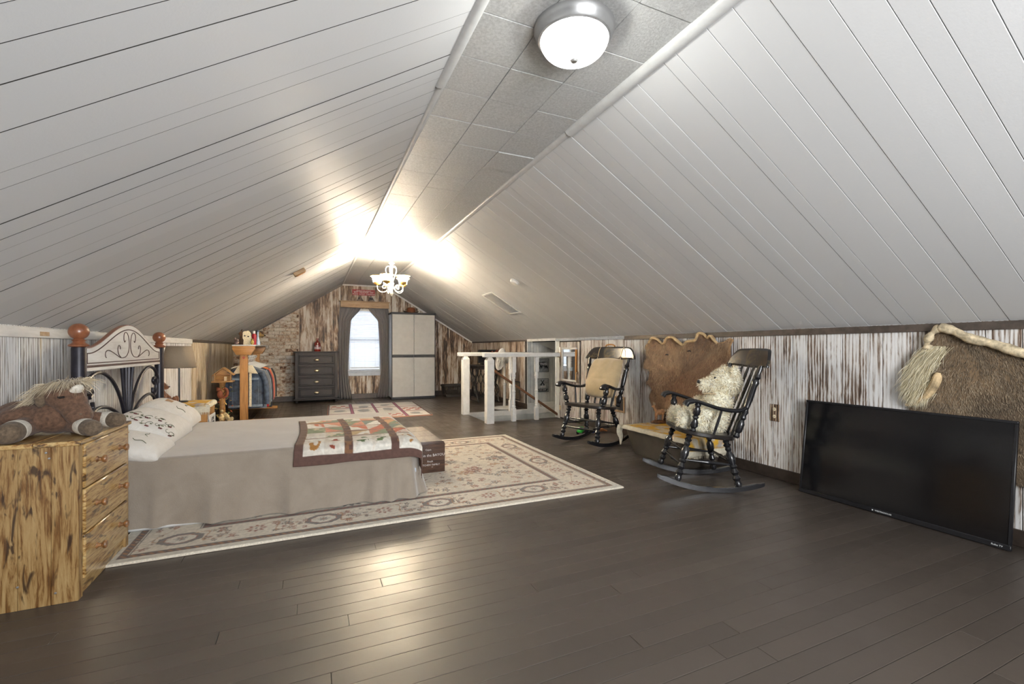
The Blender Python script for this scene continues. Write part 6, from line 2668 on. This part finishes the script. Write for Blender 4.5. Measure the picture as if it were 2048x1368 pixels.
obj('tub', bm, M_TOTE, t, world=True)
bm = BM()
rings = [tring(.072, TZ - .014), tring(.072, TZ - .004), tring(.055, TZ), tring(-.05, TZ)]
vs = [[bm.verts.new(p) for p in rg_] for rg_ in rings]
for a, b in zip(vs, vs[1:]):
    for k in range(24):
        bm.faces.new((a[k], a[(k + 1) % 24], b[(k + 1) % 24], b[k]))
bm.faces.new(vs[-1])
bm.faces.new(list(reversed(vs[0])))
bmesh.ops.recalc_face_normals(bm, faces=list(bm.faces))
obj('lid', bm, M_TOTE, t, world=True)
table_cloth('yellow_cloth', 'yellow and cream printed cloth draped over the brown plastic tote', TX0 - .075, TX1 + .045, TY0 - .075, TY1 + .075, TZ + .005, .028, .0, .15, .033, wave=.006)
# hanging corner points of that cloth
for nm, lab, (x, y), ln, dx in (('cloth_tail', 'pale twisted cloth corner hanging at the far end of the tote', (3.05, 3.945), .17, .02),):
    bm = BM()
    tube(bm, smoothpath([V(x - .02, y, TZ), V(x - .03, y + .01, TZ - .07), V(x - .012, y + .01, TZ - .13), V(x - .02, y + .005, TZ - .21)], 5), [.028, .03, .03, .03, .028, .027, .026, .025, .024, .022, .02, .017, .014, .011, .008, .004][:16], 10, flat=(1.4, .35))
    o = obj(nm, bm, plain('pale_cloth', lin(206, 196, 172), .95, var=.1), None)
    tag(o, lab, 'cloth')

t = thing('deer_figurine', 'small tan deer figurine on an oval wooden base on the yellow cloth', 'figurine', (3.44, 3.82, TZ + .012), (0, 0, R(160)))
bm = BM()
lathe(bm, [(0, 0), (.088, 0), (.092, .008), (.084, .018), (.05, .030), (0, .034)], 24, Matrix.Diagonal((1, .6, 1, 1)))
obj('base', bm, plain('figurine_base', lin(110, 72, 44), .5, var=.3, scale=40), t)
M_DEER = plain('deer_tan', lin(206, 160, 120), .5, var=.2, scale=30)
bm = BM()
ell(bm, (-.005, 0, .115), (.048, .024, .030))
ell(bm, (-.035, 0, .122), (.028, .022, .028))
capsule(bm, (.03, 0, .125), (.052, 0, .165), .017, .012)
ell(bm, (.064, 0, .180), (.022, .011, .012), Matrix.Rotation(R(15), 3, 'Y'))
for (x, y) in ((.028, .012), (.033, -.012), (-.038, .013), (-.044, -.012)):
    capsule(bm, (x, y, .10), (x + .004, y, .03), .010, .0055)
remesh(obj('body', bm, M_DEER, t), .0035, 3)
bm = BM()
for s in (-1, 1):
    tube(bm, smoothpath([V(.055, s * .006, .188), V(.048, s * .018, .205), V(.058, s * .022, .225)], 4), .0022, 5)
    tube(bm, [V(.050, s * .016, .203), V(.062, s * .014, .212)], .0018, 5)
obj('antlers', bm, M_SHERPA, t)
bm = BM()
ell(bm, (-.068, 0, .13), (.008, .008, .016))
obj('tail', bm, M_SHERPA, t)
for s in (-1, 1):
    bm = BM()
    ell(bm, (.052, s * .016, .190), (.005, .012, .006))
    obj('ear', bm, M_DEER, t)
bm = BM()
capsule(bm, (-.055, .01, .03), (-.075, .0, .12), .014, .008, 5)
remesh(obj('tree_stump', bm, plain('stump_brown', lin(70, 46, 30), .8, var=.3, bump=.4), t), .005, 3)

# ================================================================= HIDES ON THE WALL
def hide(name, label, outline, center, colfn, furmat, nblades, seed, blade=(.015, .03), ruffle=.016, comb=None, bw=.0011):
    """outline: (y,z) list on the right wall; the pelt stands off the planks and ruffles at the rim"""
    pts = smoothpath([V(y, z, 0) for y, z in outline + outline[:1]], 7)[:-1]
    n = len(pts)
    NR = 30
    pos = np.zeros((NR + 1, n + 1, 3))
    rr_ = random.Random(seed)
    for j in range(n + 1):
        p = pts[j % n]
        for i in range(NR + 1):
            k = i / NR
            y = center[0] + (p.x - center[0]) * k
            z = center[1] + (p.y - center[1]) * k
            w = mnoise.noise(Vector((y * 4, z * 4, seed)))
            w2 = mnoise.noise(Vector((y * 11, z * 11, seed + 5)))
            off = .012 + .008 * (w + .5) + ruffle * max(0, k - .72) / .28 * (1.0 + 1.3 * w2)
            pos[i, j] = (XR - off, y, z)
    me = sheet_from_grid(NR + 1, n + 1, pos, colfn(pos[..., 1], pos[..., 2], np.repeat(np.linspace(0, 1, NR + 1)[:, None], n + 1, 1)))
    o = obj_me(name, me, attr_mat(name + '_skin', .9, .5, 90, sheen=.2), angle=None)
    solidify(o, .005, 0)
    tag(o, label, 'hide')
    # short flat fur
    ii = np.sqrt(rng.random(nblades)) * (NR - .01)
    jj = rng.random(nblades) * (n - .01)
    i0, j0 = ii.astype(int), jj.astype(int)
    fi, fj = (ii - i0)[:, None], (jj - j0)[:, None]
    P = (pos[i0, j0] * (1 - fi) + pos[np.minimum(i0 + 1, NR), j0] * fi) * (1 - fj) + (pos[i0, j0 + 1] * (1 - fi) + pos[np.minimum(i0 + 1, NR), j0 + 1] * fi) * fj
    P[:, 0] -= .003
    ang = np.array([mnoise.noise(Vector((p[1] * 2.2, p[2] * 2.2, seed + 9))) for p in P]) * 1.3 + rng.normal(scale=.35, size=nblades)
    d = np.stack([-.22 + rng.normal(scale=.08, size=nblades), np.sin(ang) + (comb or 0), -np.cos(ang)], 1)
    fo = strands('fur', furmat, o, P, d, rng.uniform(*blade, nblades), bw, world=False, droop=.15)
    return o


def cols_h1(y, z, k):
    c = np.empty(y.shape + (3,))
    c[...] = lin(172, 140, 108)
    n = vnoise(y + 9, z + 9, 3.2, 3)
    lerpc(c, lin(132, 98, 72), np.clip((n - .45) * 3, 0, 1))
    lerpc(c, lin(176, 130, 84), np.clip((z - .95) * 3, 0, 1) * .7)
    lerpc(c, lin(112, 76, 48), np.clip((.62 - z) * 3, 0, 1) * .6)
    lerpc(c, lin(190, 152, 104), np.clip((k - .93) / .05, 0, 1) * np.clip((z - 1.0) * 6, 0, 1))
    return c * (.9 + .2 * vnoise(y + 9, z + 9, 16, 8))[..., None]


def attr_fur(name, stops):
    """hair tinted by where it grows (colour patches of the pelt) and per hair"""
    t = NT(name)
    v = t.coords((1, 1, 1), False)
    f = t.noise(v, 3.4, 4, .6, .8)
    g = t.n('ShaderNodeNewGeometry')
    s_ = t.math('ADD', t.math('MULTIPLY', f, .75), t.math('MULTIPLY', g.outputs['Random Per Island'], .28))
    return t.set(t.ramp(s_, stops), .8, sheen=.3)


M_FUR1 = attr_fur('tan_hide_fur', [(.36, lin(122, 98, 80)), (.48, lin(160, 132, 104)), (.60, lin(188, 158, 122)), (.76, lin(208, 182, 144))])
sc = 6.838
o1 = []
for x, y in [(165, 290), (215, 225), (270, 165), (330, 185), (400, 240), (470, 165), (545, 155), (610, 205), (680, 258), (745, 212), (855, 195), (905, 100), (960, 112), (1010, 160), (1065, 135), (1115, 190), (1145, 240), (1210, 235), (1280, 222), (1312, 180), (1362, 205), (1335, 290), (1330, 420), (1400, 560), (1420, 760), (1330, 900), (1200, 1100), (1000, 1180), (800, 1230), (560, 1255), (430, 1235), (290, 1175), (232, 1050), (215, 960), (240, 865), (165, 795), (196, 740), (205, 625), (128, 570), (168, 440), (170, 340)]:
    px_, py_ = 1270 + x / sc, 650 + y / sc
    u, vv = (px_ - 1024) / FPX, (697 - py_) / FPX
    th = math.atan(403 / 905)
    s_, c_ = math.sin(th), math.cos(th)
    dx, dy = s_ + u * c_, c_ - u * s_
    tt_ = 3.585 / dx
    o1.append((dy * tt_, 1.10 + vv * tt_))
h1 = hide('tan_hide', 'tan brown animal hide with ragged top edge hung on the wall behind the plush bear', o1, (3.62, .84), cols_h1, M_FUR1, 15000, 2, (.016, .034))
for yy, zz in ((3.84, 1.03), (3.52, 1.07)):
    bm = BM()
    tube(bm, smoothpath([V(XR - .030, yy + .02, zz), V(XR - .034, yy, zz + .008), V(XR - .030, yy - .02, zz)], 4), .005, 6)
    obj('eye_slit', bm, M_IRON, h1)
bm = BM()
for seg_ in ((5, 10), (10, 16)):
    q_ = [V(XR - .045 - .012 * math.sin(i * 1.7), y, z - .012) for i, (y, z) in enumerate(o1[seg_[0] - 4: seg_[1] + 1])]
    tube(bm, smoothpath(q_, 5), .013, 7)
obj('rolled_edge', bm, plain('rolled_hide', lin(194, 166, 124), .85, var=.2, scale=14), h1)


def cols_h2(y, z, k):
    c = np.empty(y.shape + (3,))
    c[...] = lin(128, 106, 80)
    n = vnoise(y + 9, z + 9, 4, 13)
    lerpc(c, lin(92, 76, 58), np.clip((n - .4) * 2.5, 0, 1))
    lerpc(c, lin(84, 70, 54), np.clip((1.30 - y) * 2.2, 0, 1) * .7)
    return c * (.85 + .3 * vnoise(y + 9, z + 9, 40, 8))[..., None]


M_FUR2 = attr_fur('grey_brown_fur', [(.34, lin(84, 72, 58)), (.48, lin(122, 106, 86)), (.62, lin(152, 134, 110)), (.78, lin(178, 160, 132))])
o2 = [(1.655, .72), (1.60, .76), (1.60, .84), (1.61, .94), (1.58, 1.02), (1.555, 1.10), (1.50, 1.205), (1.455, 1.248), (1.41, 1.215), (1.34, 1.165), (1.25, 1.135), (1.16, 1.095), (1.08, 1.06), (.95, 1.03), (.80, 1.05), (.66, 1.02), (.58, .86), (.62, .62), (.70, .44), (.95, .36), (1.20, .34), (1.42, .40), (1.58, .55), (1.63, .66)]
h2 = hide('grey_brown_hide', 'grey brown hide with a cream fringe and rolled top edge, hung above the television', o2, (1.14, .76), cols_h2, M_FUR2, 15000, 6, (.012, .022), .012)
M_ROLL = plain('rolled_pelt_edge', lin(196, 180, 150), .9, var=.3, scale=30, bump=.5)
bm = BM()
edge = smoothpath([V(XR - .05, y, z) for y, z in [(1.475, 1.232), (1.41, 1.205), (1.34, 1.160), (1.25, 1.130), (1.16, 1.090), (1.08, 1.055), (.95, 1.02), (.80, 1.035)]], 8)
tube(bm, edge, [.026 + .003 * math.sin(i * .45) + .0015 * math.sin(i * 1.3) for i in range(len(edge))], 12)
obj('rolled_edge', bm, M_ROLL, h2)
bm = BM()
e2 = smoothpath([V(XR - .045, 1.475, 1.235), V(XR - .05, 1.52, 1.19), V(XR - .04, 1.545, 1.13), V(XR - .045, 1.53, 1.09)], 8)
tube(bm, e2, [.020 + .006 * math.sin(i * .7) for i in range(len(e2))], 10)
obj('rolled_edge', bm, M_ROLL, h2)
M_CRF = hair_mat('cream_long_fur', [(0, lin(190, 176, 138)), (.5, lin(218, 208, 176)), (1, lin(236, 230, 210))], .8)
Rt, Dt, Ln = [], [], []
for k in range(9500):
    u = random.random()
    y = 1.50 + .055 * math.sin(u * 2.6) + random.gauss(0, .026) + .05 * u
    z = 1.115 - .30 * u
    Rt.append((XR - .035 - random.random() * .02, y, z))
    Dt.append((-.12 + random.gauss(0, .12), .55 - .2 * u + random.gauss(0, .2), -.8 + random.gauss(0, .15)))
    Ln.append(random.uniform(.05, .10))
strands('cream_fringe', M_CRF, h2, Rt, Dt, Ln, .0013, world=False, droop=.5)
bm = BM()
tube(bm, smoothpath([V(XR - .05, 1.485, .95), V(XR - .055, 1.50, .88), V(XR - .05, 1.545, .80), V(XR - .045, 1.60, .755), V(XR - .045, 1.655, .73)], 6), [.012, .018, .022, .024, .024, .024, .024, .024, .024, .024, .024, .022, .02, .02, .02, .02, .018, .018, .017, .016, .015, .014, .012, .010, .008][:25], 9)
obj('leg_skin', bm, plain('pale_leg_skin', lin(190, 166, 128), .85, var=.3, scale=16), h2)

# ================================================================= TELEVISION
t = thing('television', 'large black flat screen television on the floor leaning against the right wall', 'television', (3.445, 1.71, 0))
b0 = Vector((3.437, 0, .004))
up = (Vector((3.528, 0, .697)) - b0).normalized()
Mt = frame((b0.x, 2.285, b0.z), Vector((.012, -1.0, 0)), up)   # x along the wall towards the camera, y up the screen, z into the room?
nz = (Mt.to_3x3() @ Vector((0, 0, 1)))
sg = 1 if nz.x < 0 else -1
TW, TH = 1.152, .703
dep = lambda a: sg * a
M_BEZ = plain('black_bezel', (.010, .010, .012), .35, bump=0)
t_ = NT('dark_screen')
M_SCR = t_.set((.006, .006, .007), .12, spec=.5)
obj('back_cover', addbox(BM(), (.02, .02, dep(-.032)), (TW - .02, TH - .02, dep(-.006)), .006, Mt), M_BEZ, t, world=True)
bm = BM()
w = .016
for a, b in (((0, 0), (TW, .030)), ((0, TH - w), (TW, TH)), ((0, .030), (w, TH - w)), ((TW - w, .030), (TW, TH - w))):
    addbox(bm, (a[0], a[1], dep(-.012)), (b[0], b[1], dep(.006)), .003, Mt)
obj('bezel', bm, M_BEZ, t, world=True)
obj('screen', addbox(BM(), (w, .030, dep(-.006)), (TW - w, TH - w, dep(.001)), 0, Mt), M_SCR, t, world=True, smooth=False)
M_LOGO = plain('logo_white', (.70, .72, .72), .5, bump=0)
Mflip = Mt if sg > 0 else Mt
for s, xx, sz in (('WESTINGHOUSE', TW * .485, .0125), ('Roku TV', TW - .055, .013)):
    Ml = Mt @ Matrix.Translation((xx, .015, dep(.0066)))
    obj('lettering', text_bm(s, sz, .0004, Ml), M_LOGO, t, world=True, smooth=False, kind='stuff')
obj('logo_mark', addbox(BM(), (TW * .485 - .064, .011, dep(.0062)), (TW * .485 - .057, .019, dep(.007)), 0, Mt), M_LOGO, t, world=True, smooth=False)

# ================================================================= WALL FITTINGS
def outlet(name, label, y, z, w, h, m, dbl=True):
    t = thing(name, label, 'outlet', (XR, y, z))
    obj('plate', boxb((XR - .007, y - w / 2, z - h / 2), (XR - .0005, y + w / 2, z + h / 2), .003), m, t, world=True)
    for s in (-1, 1):
        bm = BM()
        lathe(bm, [(0, .004), (.014, .003), (.016, 0)], 16, Matrix.Translation((XR - .006, y, z + s * h * .21)) @ Matrix.Rotation(-PI / 2, 4, 'Y'))
        so = obj('socket', bm, M_SHERPA, t, world=True)
        for q in (-.005, .005):
            obj('slot', boxb((XR - .0108, y + q - .001, z + s * h * .21 - .004), (XR - .0098, y + q + .001, z + s * h * .21 + .004)), M_IRON, so, world=True, smooth=False)


outlet('wall_outlet', 'beige wall outlet in a worn plate low on the planks between plush bear and television', 2.60, .555, .085, .145, M_WALLF)
t = thing('wall_frame', 'brown framed plate low on the planks behind the rocking chair near the railing', 'frame', (XR, 4.70, .39))
bm = BM()
for a, b in (((4.60, .29), (4.80, .315)), ((4.60, .465), (4.80, .49)), ((4.60, .315), (4.625, .465)), ((4.775, .315), (4.80, .465))):
    addbox(bm, (XR - .016, a[0], a[1]), (XR - .001, b[0], b[1]), .003)
obj('moulding', bm, M_CORN, t, world=True)
obj('plate', boxb((XR - .006, 4.625, .315), (XR - .001, 4.775, .465), .001), M_DARKWD, t, world=True)

t = thing('wall_mirror', 'narrow wood framed mirror hanging on the low plank door', 'mirror', (XR - .01, 5.91, .86))
MY0, MY1, MZ0, MZ1 = 5.695, 6.125, .60, 1.115
for nm, (a, b) in zip(('frame_rail', 'frame_rail', 'frame_stile', 'frame_stile'), (((MY0, MZ0), (MY1, MZ0 + .03)), ((MY0, MZ1 - .03), (MY1, MZ1)), ((MY0, MZ0 + .03), (MY0 + .032, MZ1 - .03)), ((MY1 - .032, MZ0 + .03), (MY1, MZ1 - .03)))):
    obj(nm, boxb((XR - .034, a[0], a[1]), (XR - .009, b[0], b[1]), .004), M_OAK if nm == 'frame_stile' and a[0] < 5.8 else M_CREST, t, world=True)
mm = NT('mirror_glass')
M_MIRROR = mm.set((.86, .88, .90), .03, 1.0)
obj('glass', boxb((XR - .020, MY0 + .03, MZ0 + .028), (XR - .012, MY1 - .03, MZ1 - .028)), M_MIRROR, t, world=True, smooth=False)

t = thing('wall_vent', 'dark louvred return air grille low on the wall behind the pedestal fan', 'vent', (XR, 7.82, .30))
bm = BM()
for a, b in (((7.70, .115), (7.94, .135)), ((7.70, .46), (7.94, .48)), ((7.70, .135), (7.72, .46)), ((7.92, .135), (7.94, .46))):
    addbox(bm, (XR - .014, a[0], a[1]), (XR - .001, b[0], b[1]), .003)
obj('vent_frame', bm, M_BASE, t, world=True)
obj('backing', boxb((XR - .004, 7.72, .135), (XR - .001, 7.92, .46)), M_BLACK, t, world=True)
for k in range(13):
    obj('louver', box(BM(), (0, 0, 0), (.002, .20, .020), 0, Matrix.Translation((XR - .009, 7.82, .15 + k * .0245)) @ Matrix.Rotation(R(35), 4, 'Y')), M_BRASS, t, world=True, smooth=False)


def metal_sign(label, x0, z0, kind):
    t = thing('metal_sign', label, 'sign', (x0 + .128, RY1 - .003, z0 + .125), group='square metal signs in the stairwell')
    yf = RY1 - .012
    obj('plate', boxb((x0, yf, z0), (x0 + .256, RY1 - .003, z0 + .25), .003), plain('galvanised_sheet', (.28, .29, .29), .45, metal=.3, var=.2, scale=26), t, world=True)
    bm = BM()
    for a, b in (((0, 0), (.256, .007)), ((0, .243), (.256, .25)), ((0, .007), (.007, .243)), ((.249, .007), (.256, .243))):
        addbox(bm, (x0 + a[0], yf - .004, z0 + a[1]), (x0 + b[0], yf + .001, z0 + b[1]), .001)
    obj('rim', bm, M_IRON, t, world=True)
    F = frame((x0 + .128, yf - .0005, z0 + .125), (1, 0, 0), (0, 0, 1))
    if kind == 'bear':
        poly = [(-.118, .028), (-.105, .040), (-.085, .050), (-.075, .062), (-.06, .055), (-.02, .060), (.03, .062), (.065, .050), (.085, .025), (.092, -.02), (.105, -.055), (.085, -.06), (.078, -.035), (.06, -.03), (.055, -.06), (.038, -.062), (.042, -.03), (.02, -.018), (-.01, -.022), (-.015, -.060), (-.032, -.060), (-.032, -.030), (-.045, -.03), (-.052, -.062), (-.072, -.062), (-.058, -.035), (-.058, -.005), (-.070, .015), (-.090, .018), (-.112, .016)]
        bm = BM()
        prism(bm, poly, .003, F)
        bmesh.ops.recalc_face_normals(bm, faces=list(bm.faces))
        obj('bear_silhouette', bm, M_BLACK, t, world=True)
        for s, x, z, sz in (('WELCOME', .012, .032, .030), ('TO THE', -.012, .006, .022), ('CABIN', .055, .006, .024)):
            obj('lettering', text_bm(s, sz, .0006, F @ Matrix.Translation((x, z, .0036)), bold=.001), M_LET, t, world=True, smooth=False, kind='stuff')
    else:
        for s in (-1, 1):
            rf = BM()
            Mq = F @ Matrix.Translation((.0, .052, .0 if s < 0 else .003)) @ Matrix.Rotation(s * R(36), 4, 'Z')
            prism(rf, [(-.005, .058), (.005, .058), (.006, -.012), (.014, -.060), (-.014, -.064), (-.007, -.012)], .003, Mq)
            bmesh.ops.recalc_face_normals(rf, faces=list(rf.faces))
            obj('rifle', rf, M_BLACK, t, world=True)
        obj('lettering', text_bm('LODGE', .042, .0006, F @ Matrix.Translation((0, -.028, .001))), M_LET, t, world=True, smooth=False, kind='stuff')
        bm = BM()
        prism(bm, [(-.105, -.065), (.105, -.065), (.09, -.105), (-.09, -.105)], .003, F)
        bmesh.ops.recalc_face_normals(bm, faces=list(bm.faces))
        obj('banner', bm, M_BLACK, t, world=True)
        obj('lettering', text_bm('OUR CAMP', .030, .0006, F @ Matrix.Translation((0, -.085, .0036))), M_LET, t, world=True, smooth=False, kind='stuff')


metal_sign('square grey metal sign with a black bear silhouette on the stairwell wall', 3.775, .668, 'bear')
metal_sign('square grey metal sign with crossed rifles and a banner below the bear sign', 3.770, .298, 'rifles')

# ================================================================= BEHIND THE STAIRS
t = thing('pedestal_fan', 'white pedestal fan on a round base beyond the stair railing', 'fan', (3.26, 7.66, 0))
M_FANW = plain('white_plastic', (.72, .71, .68), .4, var=.03)
bm = BM()
lathe(bm, [(0, 0), (.20, 0), (.205, .012), (.195, .024), (.10, .034), (.045, .045), (0, .05)], 40)
obj('base', bm, M_FANW, t)
bm = BM()
lathe(bm, [(.030, .04), (.026, .08), (.024, .42), (.034, .43), (.034, .46), (.018, .465), (.016, .78), (0, .78)], 18)
obj('stand', bm, M_FANW, t)
Mf = Matrix.Translation((-.06, .0, .90)) @ Matrix.Rotation(R(-100), 4, 'Z') @ Matrix.Rotation(R(78), 4, 'X')
bm = BM()
lathe(bm, [(0, -.13), (.05, -.125), (.065, -.09), (.065, -.02), (.03, .0), (0, .0)], 20, Mf)
turned(bm, (0, 0, .76), (-.03, 0, .86), [(0, .03), (1, .035)], 12)
obj('motor', bm, M_FANW, t)
cg = obj('cage', BM(), M_FANW, t)
bm = BM()
for k in range(56):
    a = 2 * PI * k / 56
    for sgn in (-1, 1):
        tube(bm, [Mf @ V(.03 * math.cos(a), .03 * math.sin(a), sgn * .065 + .02), Mf @ V(.12 * math.cos(a), .12 * math.sin(a), sgn * .06 + .02), Mf @ V(.185 * math.cos(a), .185 * math.sin(a), sgn * .035 + .02), Mf @ V(.205 * math.cos(a), .205 * math.sin(a), .02)], .0034, 4)
for rr_, zz in ((.205, .02), (.12, .08), (.12, -.04)):
    tube(bm, [Mf @ V(rr_ * math.cos(a), rr_ * math.sin(a), zz) for a in [2 * PI * i / 40 for i in range(40)]], .004 if rr_ > .2 else .003, 6, closed=True)
bm.to_mesh(cg.data)
bm.free()
bm = BM()
lathe(bm, [(0, .088), (.034, .086), (.036, .078), (0, .076)], 16, Mf)
obj('badge', bm, M_FANW, t)
for k in range(3):
    bm = BM()
    def fb(u, v):
        a = 2 * PI * k / 3 + (.95 * (u - .5)) * (1 - .25 * v)
        r = .03 + .155 * v
        return Mf @ V(r * math.cos(a), r * math.sin(a), .02 + .03 * (u - .5))
    grid(bm, 9, 7, fb)
    solidify(obj('blade', bm, M_FANW, t), .003)

t = thing('sewing_machine_table', 'antique cast iron treadle sewing machine table in the far right corner', 'table', (3.28, 8.78, 0))
M_CAST = plain('cast_iron', (.014, .013, .014), .5, var=.25, metal=.2)
obj('table_top', boxb((3.02, 8.50, .735), (3.56, 9.10, .765), .006), M_DARKWD, t, world=True)
obj('apron', boxb((3.10, 8.56, .675), (3.52, 9.04, .735), .003), M_DARKWD, t, world=True)
for xx in (3.06, 3.50):
    bm = BM()
    P = lambda y, z: (xx, y, z)
    for s in (-1, 1):
        tube(bm, smoothpath([P(8.78 + s * .27, .02), P(8.78 + s * .22, .12), P(8.78 + s * .10, .30), P(8.78 + s * .12, .48), P(8.78 + s * .22, .62), P(8.78 + s * .25, .735)], 6), .014, 7)
        tube(bm, smoothpath([P(8.78 + s * .10, .30), P(8.78 - s * .06, .42), P(8.78 - s * .14, .56), P(8.78 - s * .10, .68)], 5), .009, 6)
        tube(bm, smoothpath([P(8.78 + s * .22, .12), P(8.78 + s * .06, .20), P(8.78, .30)], 5), .009, 6)
        pts = [P(8.78 + s * (.09 + .055 * math.cos(a)), .50 + .055 * math.sin(a)) for a in [2 * PI * i / 16 for i in range(16)]]
        tube(bm, pts, .007, 6, closed=True)
    tube(bm, [P(8.51, .03), P(9.05, .03)], .012, 7)
    tube(bm, [P(8.53, .725), P(9.03, .725)], .012, 7)
    obj('leg', bm, M_CAST, t, world=True)
bm = BM()
# lattice brace between the two iron ends
for k in range(5):
    x0 = 3.06 + .088 * k
    tube(bm, smoothpath([(x0, 8.98, .12), (x0 + .05, 8.98, .30), (x0, 8.98, .46), (x0 + .05, 8.98, .62), (x0, 8.98, .72)], 5), .008, 6)
    tube(bm, smoothpath([(x0 + .088, 8.98, .12), (x0 + .035, 8.98, .30), (x0 + .088, 8.98, .46), (x0 + .035, 8.98, .62), (x0 + .088, 8.98, .72)], 5), .008, 6)
tube(bm, [(3.06, 8.98, .12), (3.50, 8.98, .12)], .010, 7)
obj('lattice_brace', bm, M_CAST, t, world=True)
bm = BM()
wc = V(3.40, 8.60, .26)
tube(bm, [wc + V(.135 * math.cos(a), 0, .135 * math.sin(a)) for a in [2 * PI * i / 32 for i in range(32)]], .012, 8, closed=True)
for k in range(6):
    a = 2 * PI * k / 6
    tube(bm, smoothpath([wc, wc + V(.07 * math.cos(a + .3), 0, .07 * math.sin(a + .3)), wc + V(.133 * math.cos(a), 0, .133 * math.sin(a))], 4), .007, 6)
ell(bm, wc, (.03, .02, .03))
obj('wheel', bm, M_CAST, t, world=True)
bm = BM()
for k in range(9):
    tube(bm, [(3.10 + .04 * k, 8.60, .10), (3.10 + .04 * k, 8.90, .13)], .006, 6)
tube(bm, [(3.09, 8.60, .10), (3.43, 8.60, .10), (3.43, 8.90, .13), (3.09, 8.90, .13)], .009, 6, closed=True)
tube(bm, [(3.06, 8.75, .115), (3.50, 8.75, .115)], .008, 6)
obj('treadle', bm, M_CAST, t, world=True)

t = thing('small_television', 'small dark flat television standing on the treadle sewing machine table', 'television', (3.34, 8.80, .765))
obj('cabinet', boxb((3.16, 8.78, .80), (3.575, 8.84, 1.075), .008), M_BEZ, t, world=True)
obj('screen', boxb((3.18, 8.776, .825), (3.555, 8.781, 1.055)), M_SCR, t, world=True, smooth=False)
obj('stand', boxb((3.24, 8.72, .7655), (3.46, 8.92, .80), .006), M_BEZ, t, world=True)
t = thing('red_flowers', 'low dish of dried red flowers on the table by the small television', 'flowers', (3.48, 8.62, .765))
bm = BM()
lathe(bm, [(0, .001), (.05, .001), (.075, .08), (.08, .17), (.07, .17), (0, .16)], 18)
obj('vase', bm, M_DARKWD, t)
M_REDF = plain('dried_red_petal', lin(150, 74, 56), .8, bump=0)
r = random.Random(9)
bm2 = BM()
for k in range(16):
    a, rr_, h = r.uniform(0, 2 * PI), r.uniform(.02, .09), r.uniform(.22, .31)
    p = V(rr_ * math.cos(a), rr_ * math.sin(a), h)
    tube(bm2, [V(p.x * .3, p.y * .3, .15), p], .002, 4)
    bm = BM()
    ell(bm, p, (.018, .018, .012), None, 8, 6)
    obj('flower_head', bm, M_REDF, t)
obj('stem', bm2, M_LEAF[1], t, kind='stuff')

# ---- toys on the floor behind the first rocking chair
t = thing('toy_truck', 'bright green and orange toy truck on the floor behind the rocking chair near the railing', 'toy', (3.22, 4.96, 0), (0, 0, R(25)))
M_GREEN = plain('toy_green', lin(30, 170, 50), .4, var=.05)
M_ORG = plain('toy_orange', lin(206, 100, 40), .4, var=.05)
obj('body', addbox(BM(), (-.10, -.045, .022), (.06, .045, .062), .012), M_GREEN, t)
obj('cab', addbox(BM(), (-.095, -.040, .060), (-.03, .040, .098), .014), M_GREEN, t)
obj('load', addbox(BM(), (-.02, -.040, .055), (.075, .040, .082), .010), M_ORG, t)
for x in (-.07, .035):
    for s in (-1, 1):
        bm = BM()
        turned(bm, (x, s * .036, .024), (x, s * .052, .024), [(0, .024), (.2, .026), (.8, .026), (1, .022)], 16)
        obj('wheel', bm, M_BLACK, t)
t = thing('toy_figure_pile', 'tan and navy plastic toy lying beside the bright green toy truck', 'toy', (3.44, 4.93, 0), (0, 0, R(12)))
bm = BM()
capsule(bm, (-.09, 0, .03), (.06, .0, .035), .026, .022)
capsule(bm, (.06, 0, .035), (.10, .05, .02), .016, .012)
capsule(bm, (.06, 0, .035), (.11, -.03, .02), .016, .012)
remesh(obj('body', bm, plain('toy_tan', lin(180, 120, 74), .5), t), .005, 3)
bm = BM()
ell(bm, (-.115, 0, .036), (.03, .028, .03))
obj('head', bm, plain('toy_navy', lin(44, 52, 92), .5), t)
bm = BM()
capsule(bm, (-.05, .0, .05), (.0, .05, .03), .012, .010)
remesh(obj('arm', bm, plain('toy_tan_arm', lin(180, 120, 74), .5), t), .005, 3)
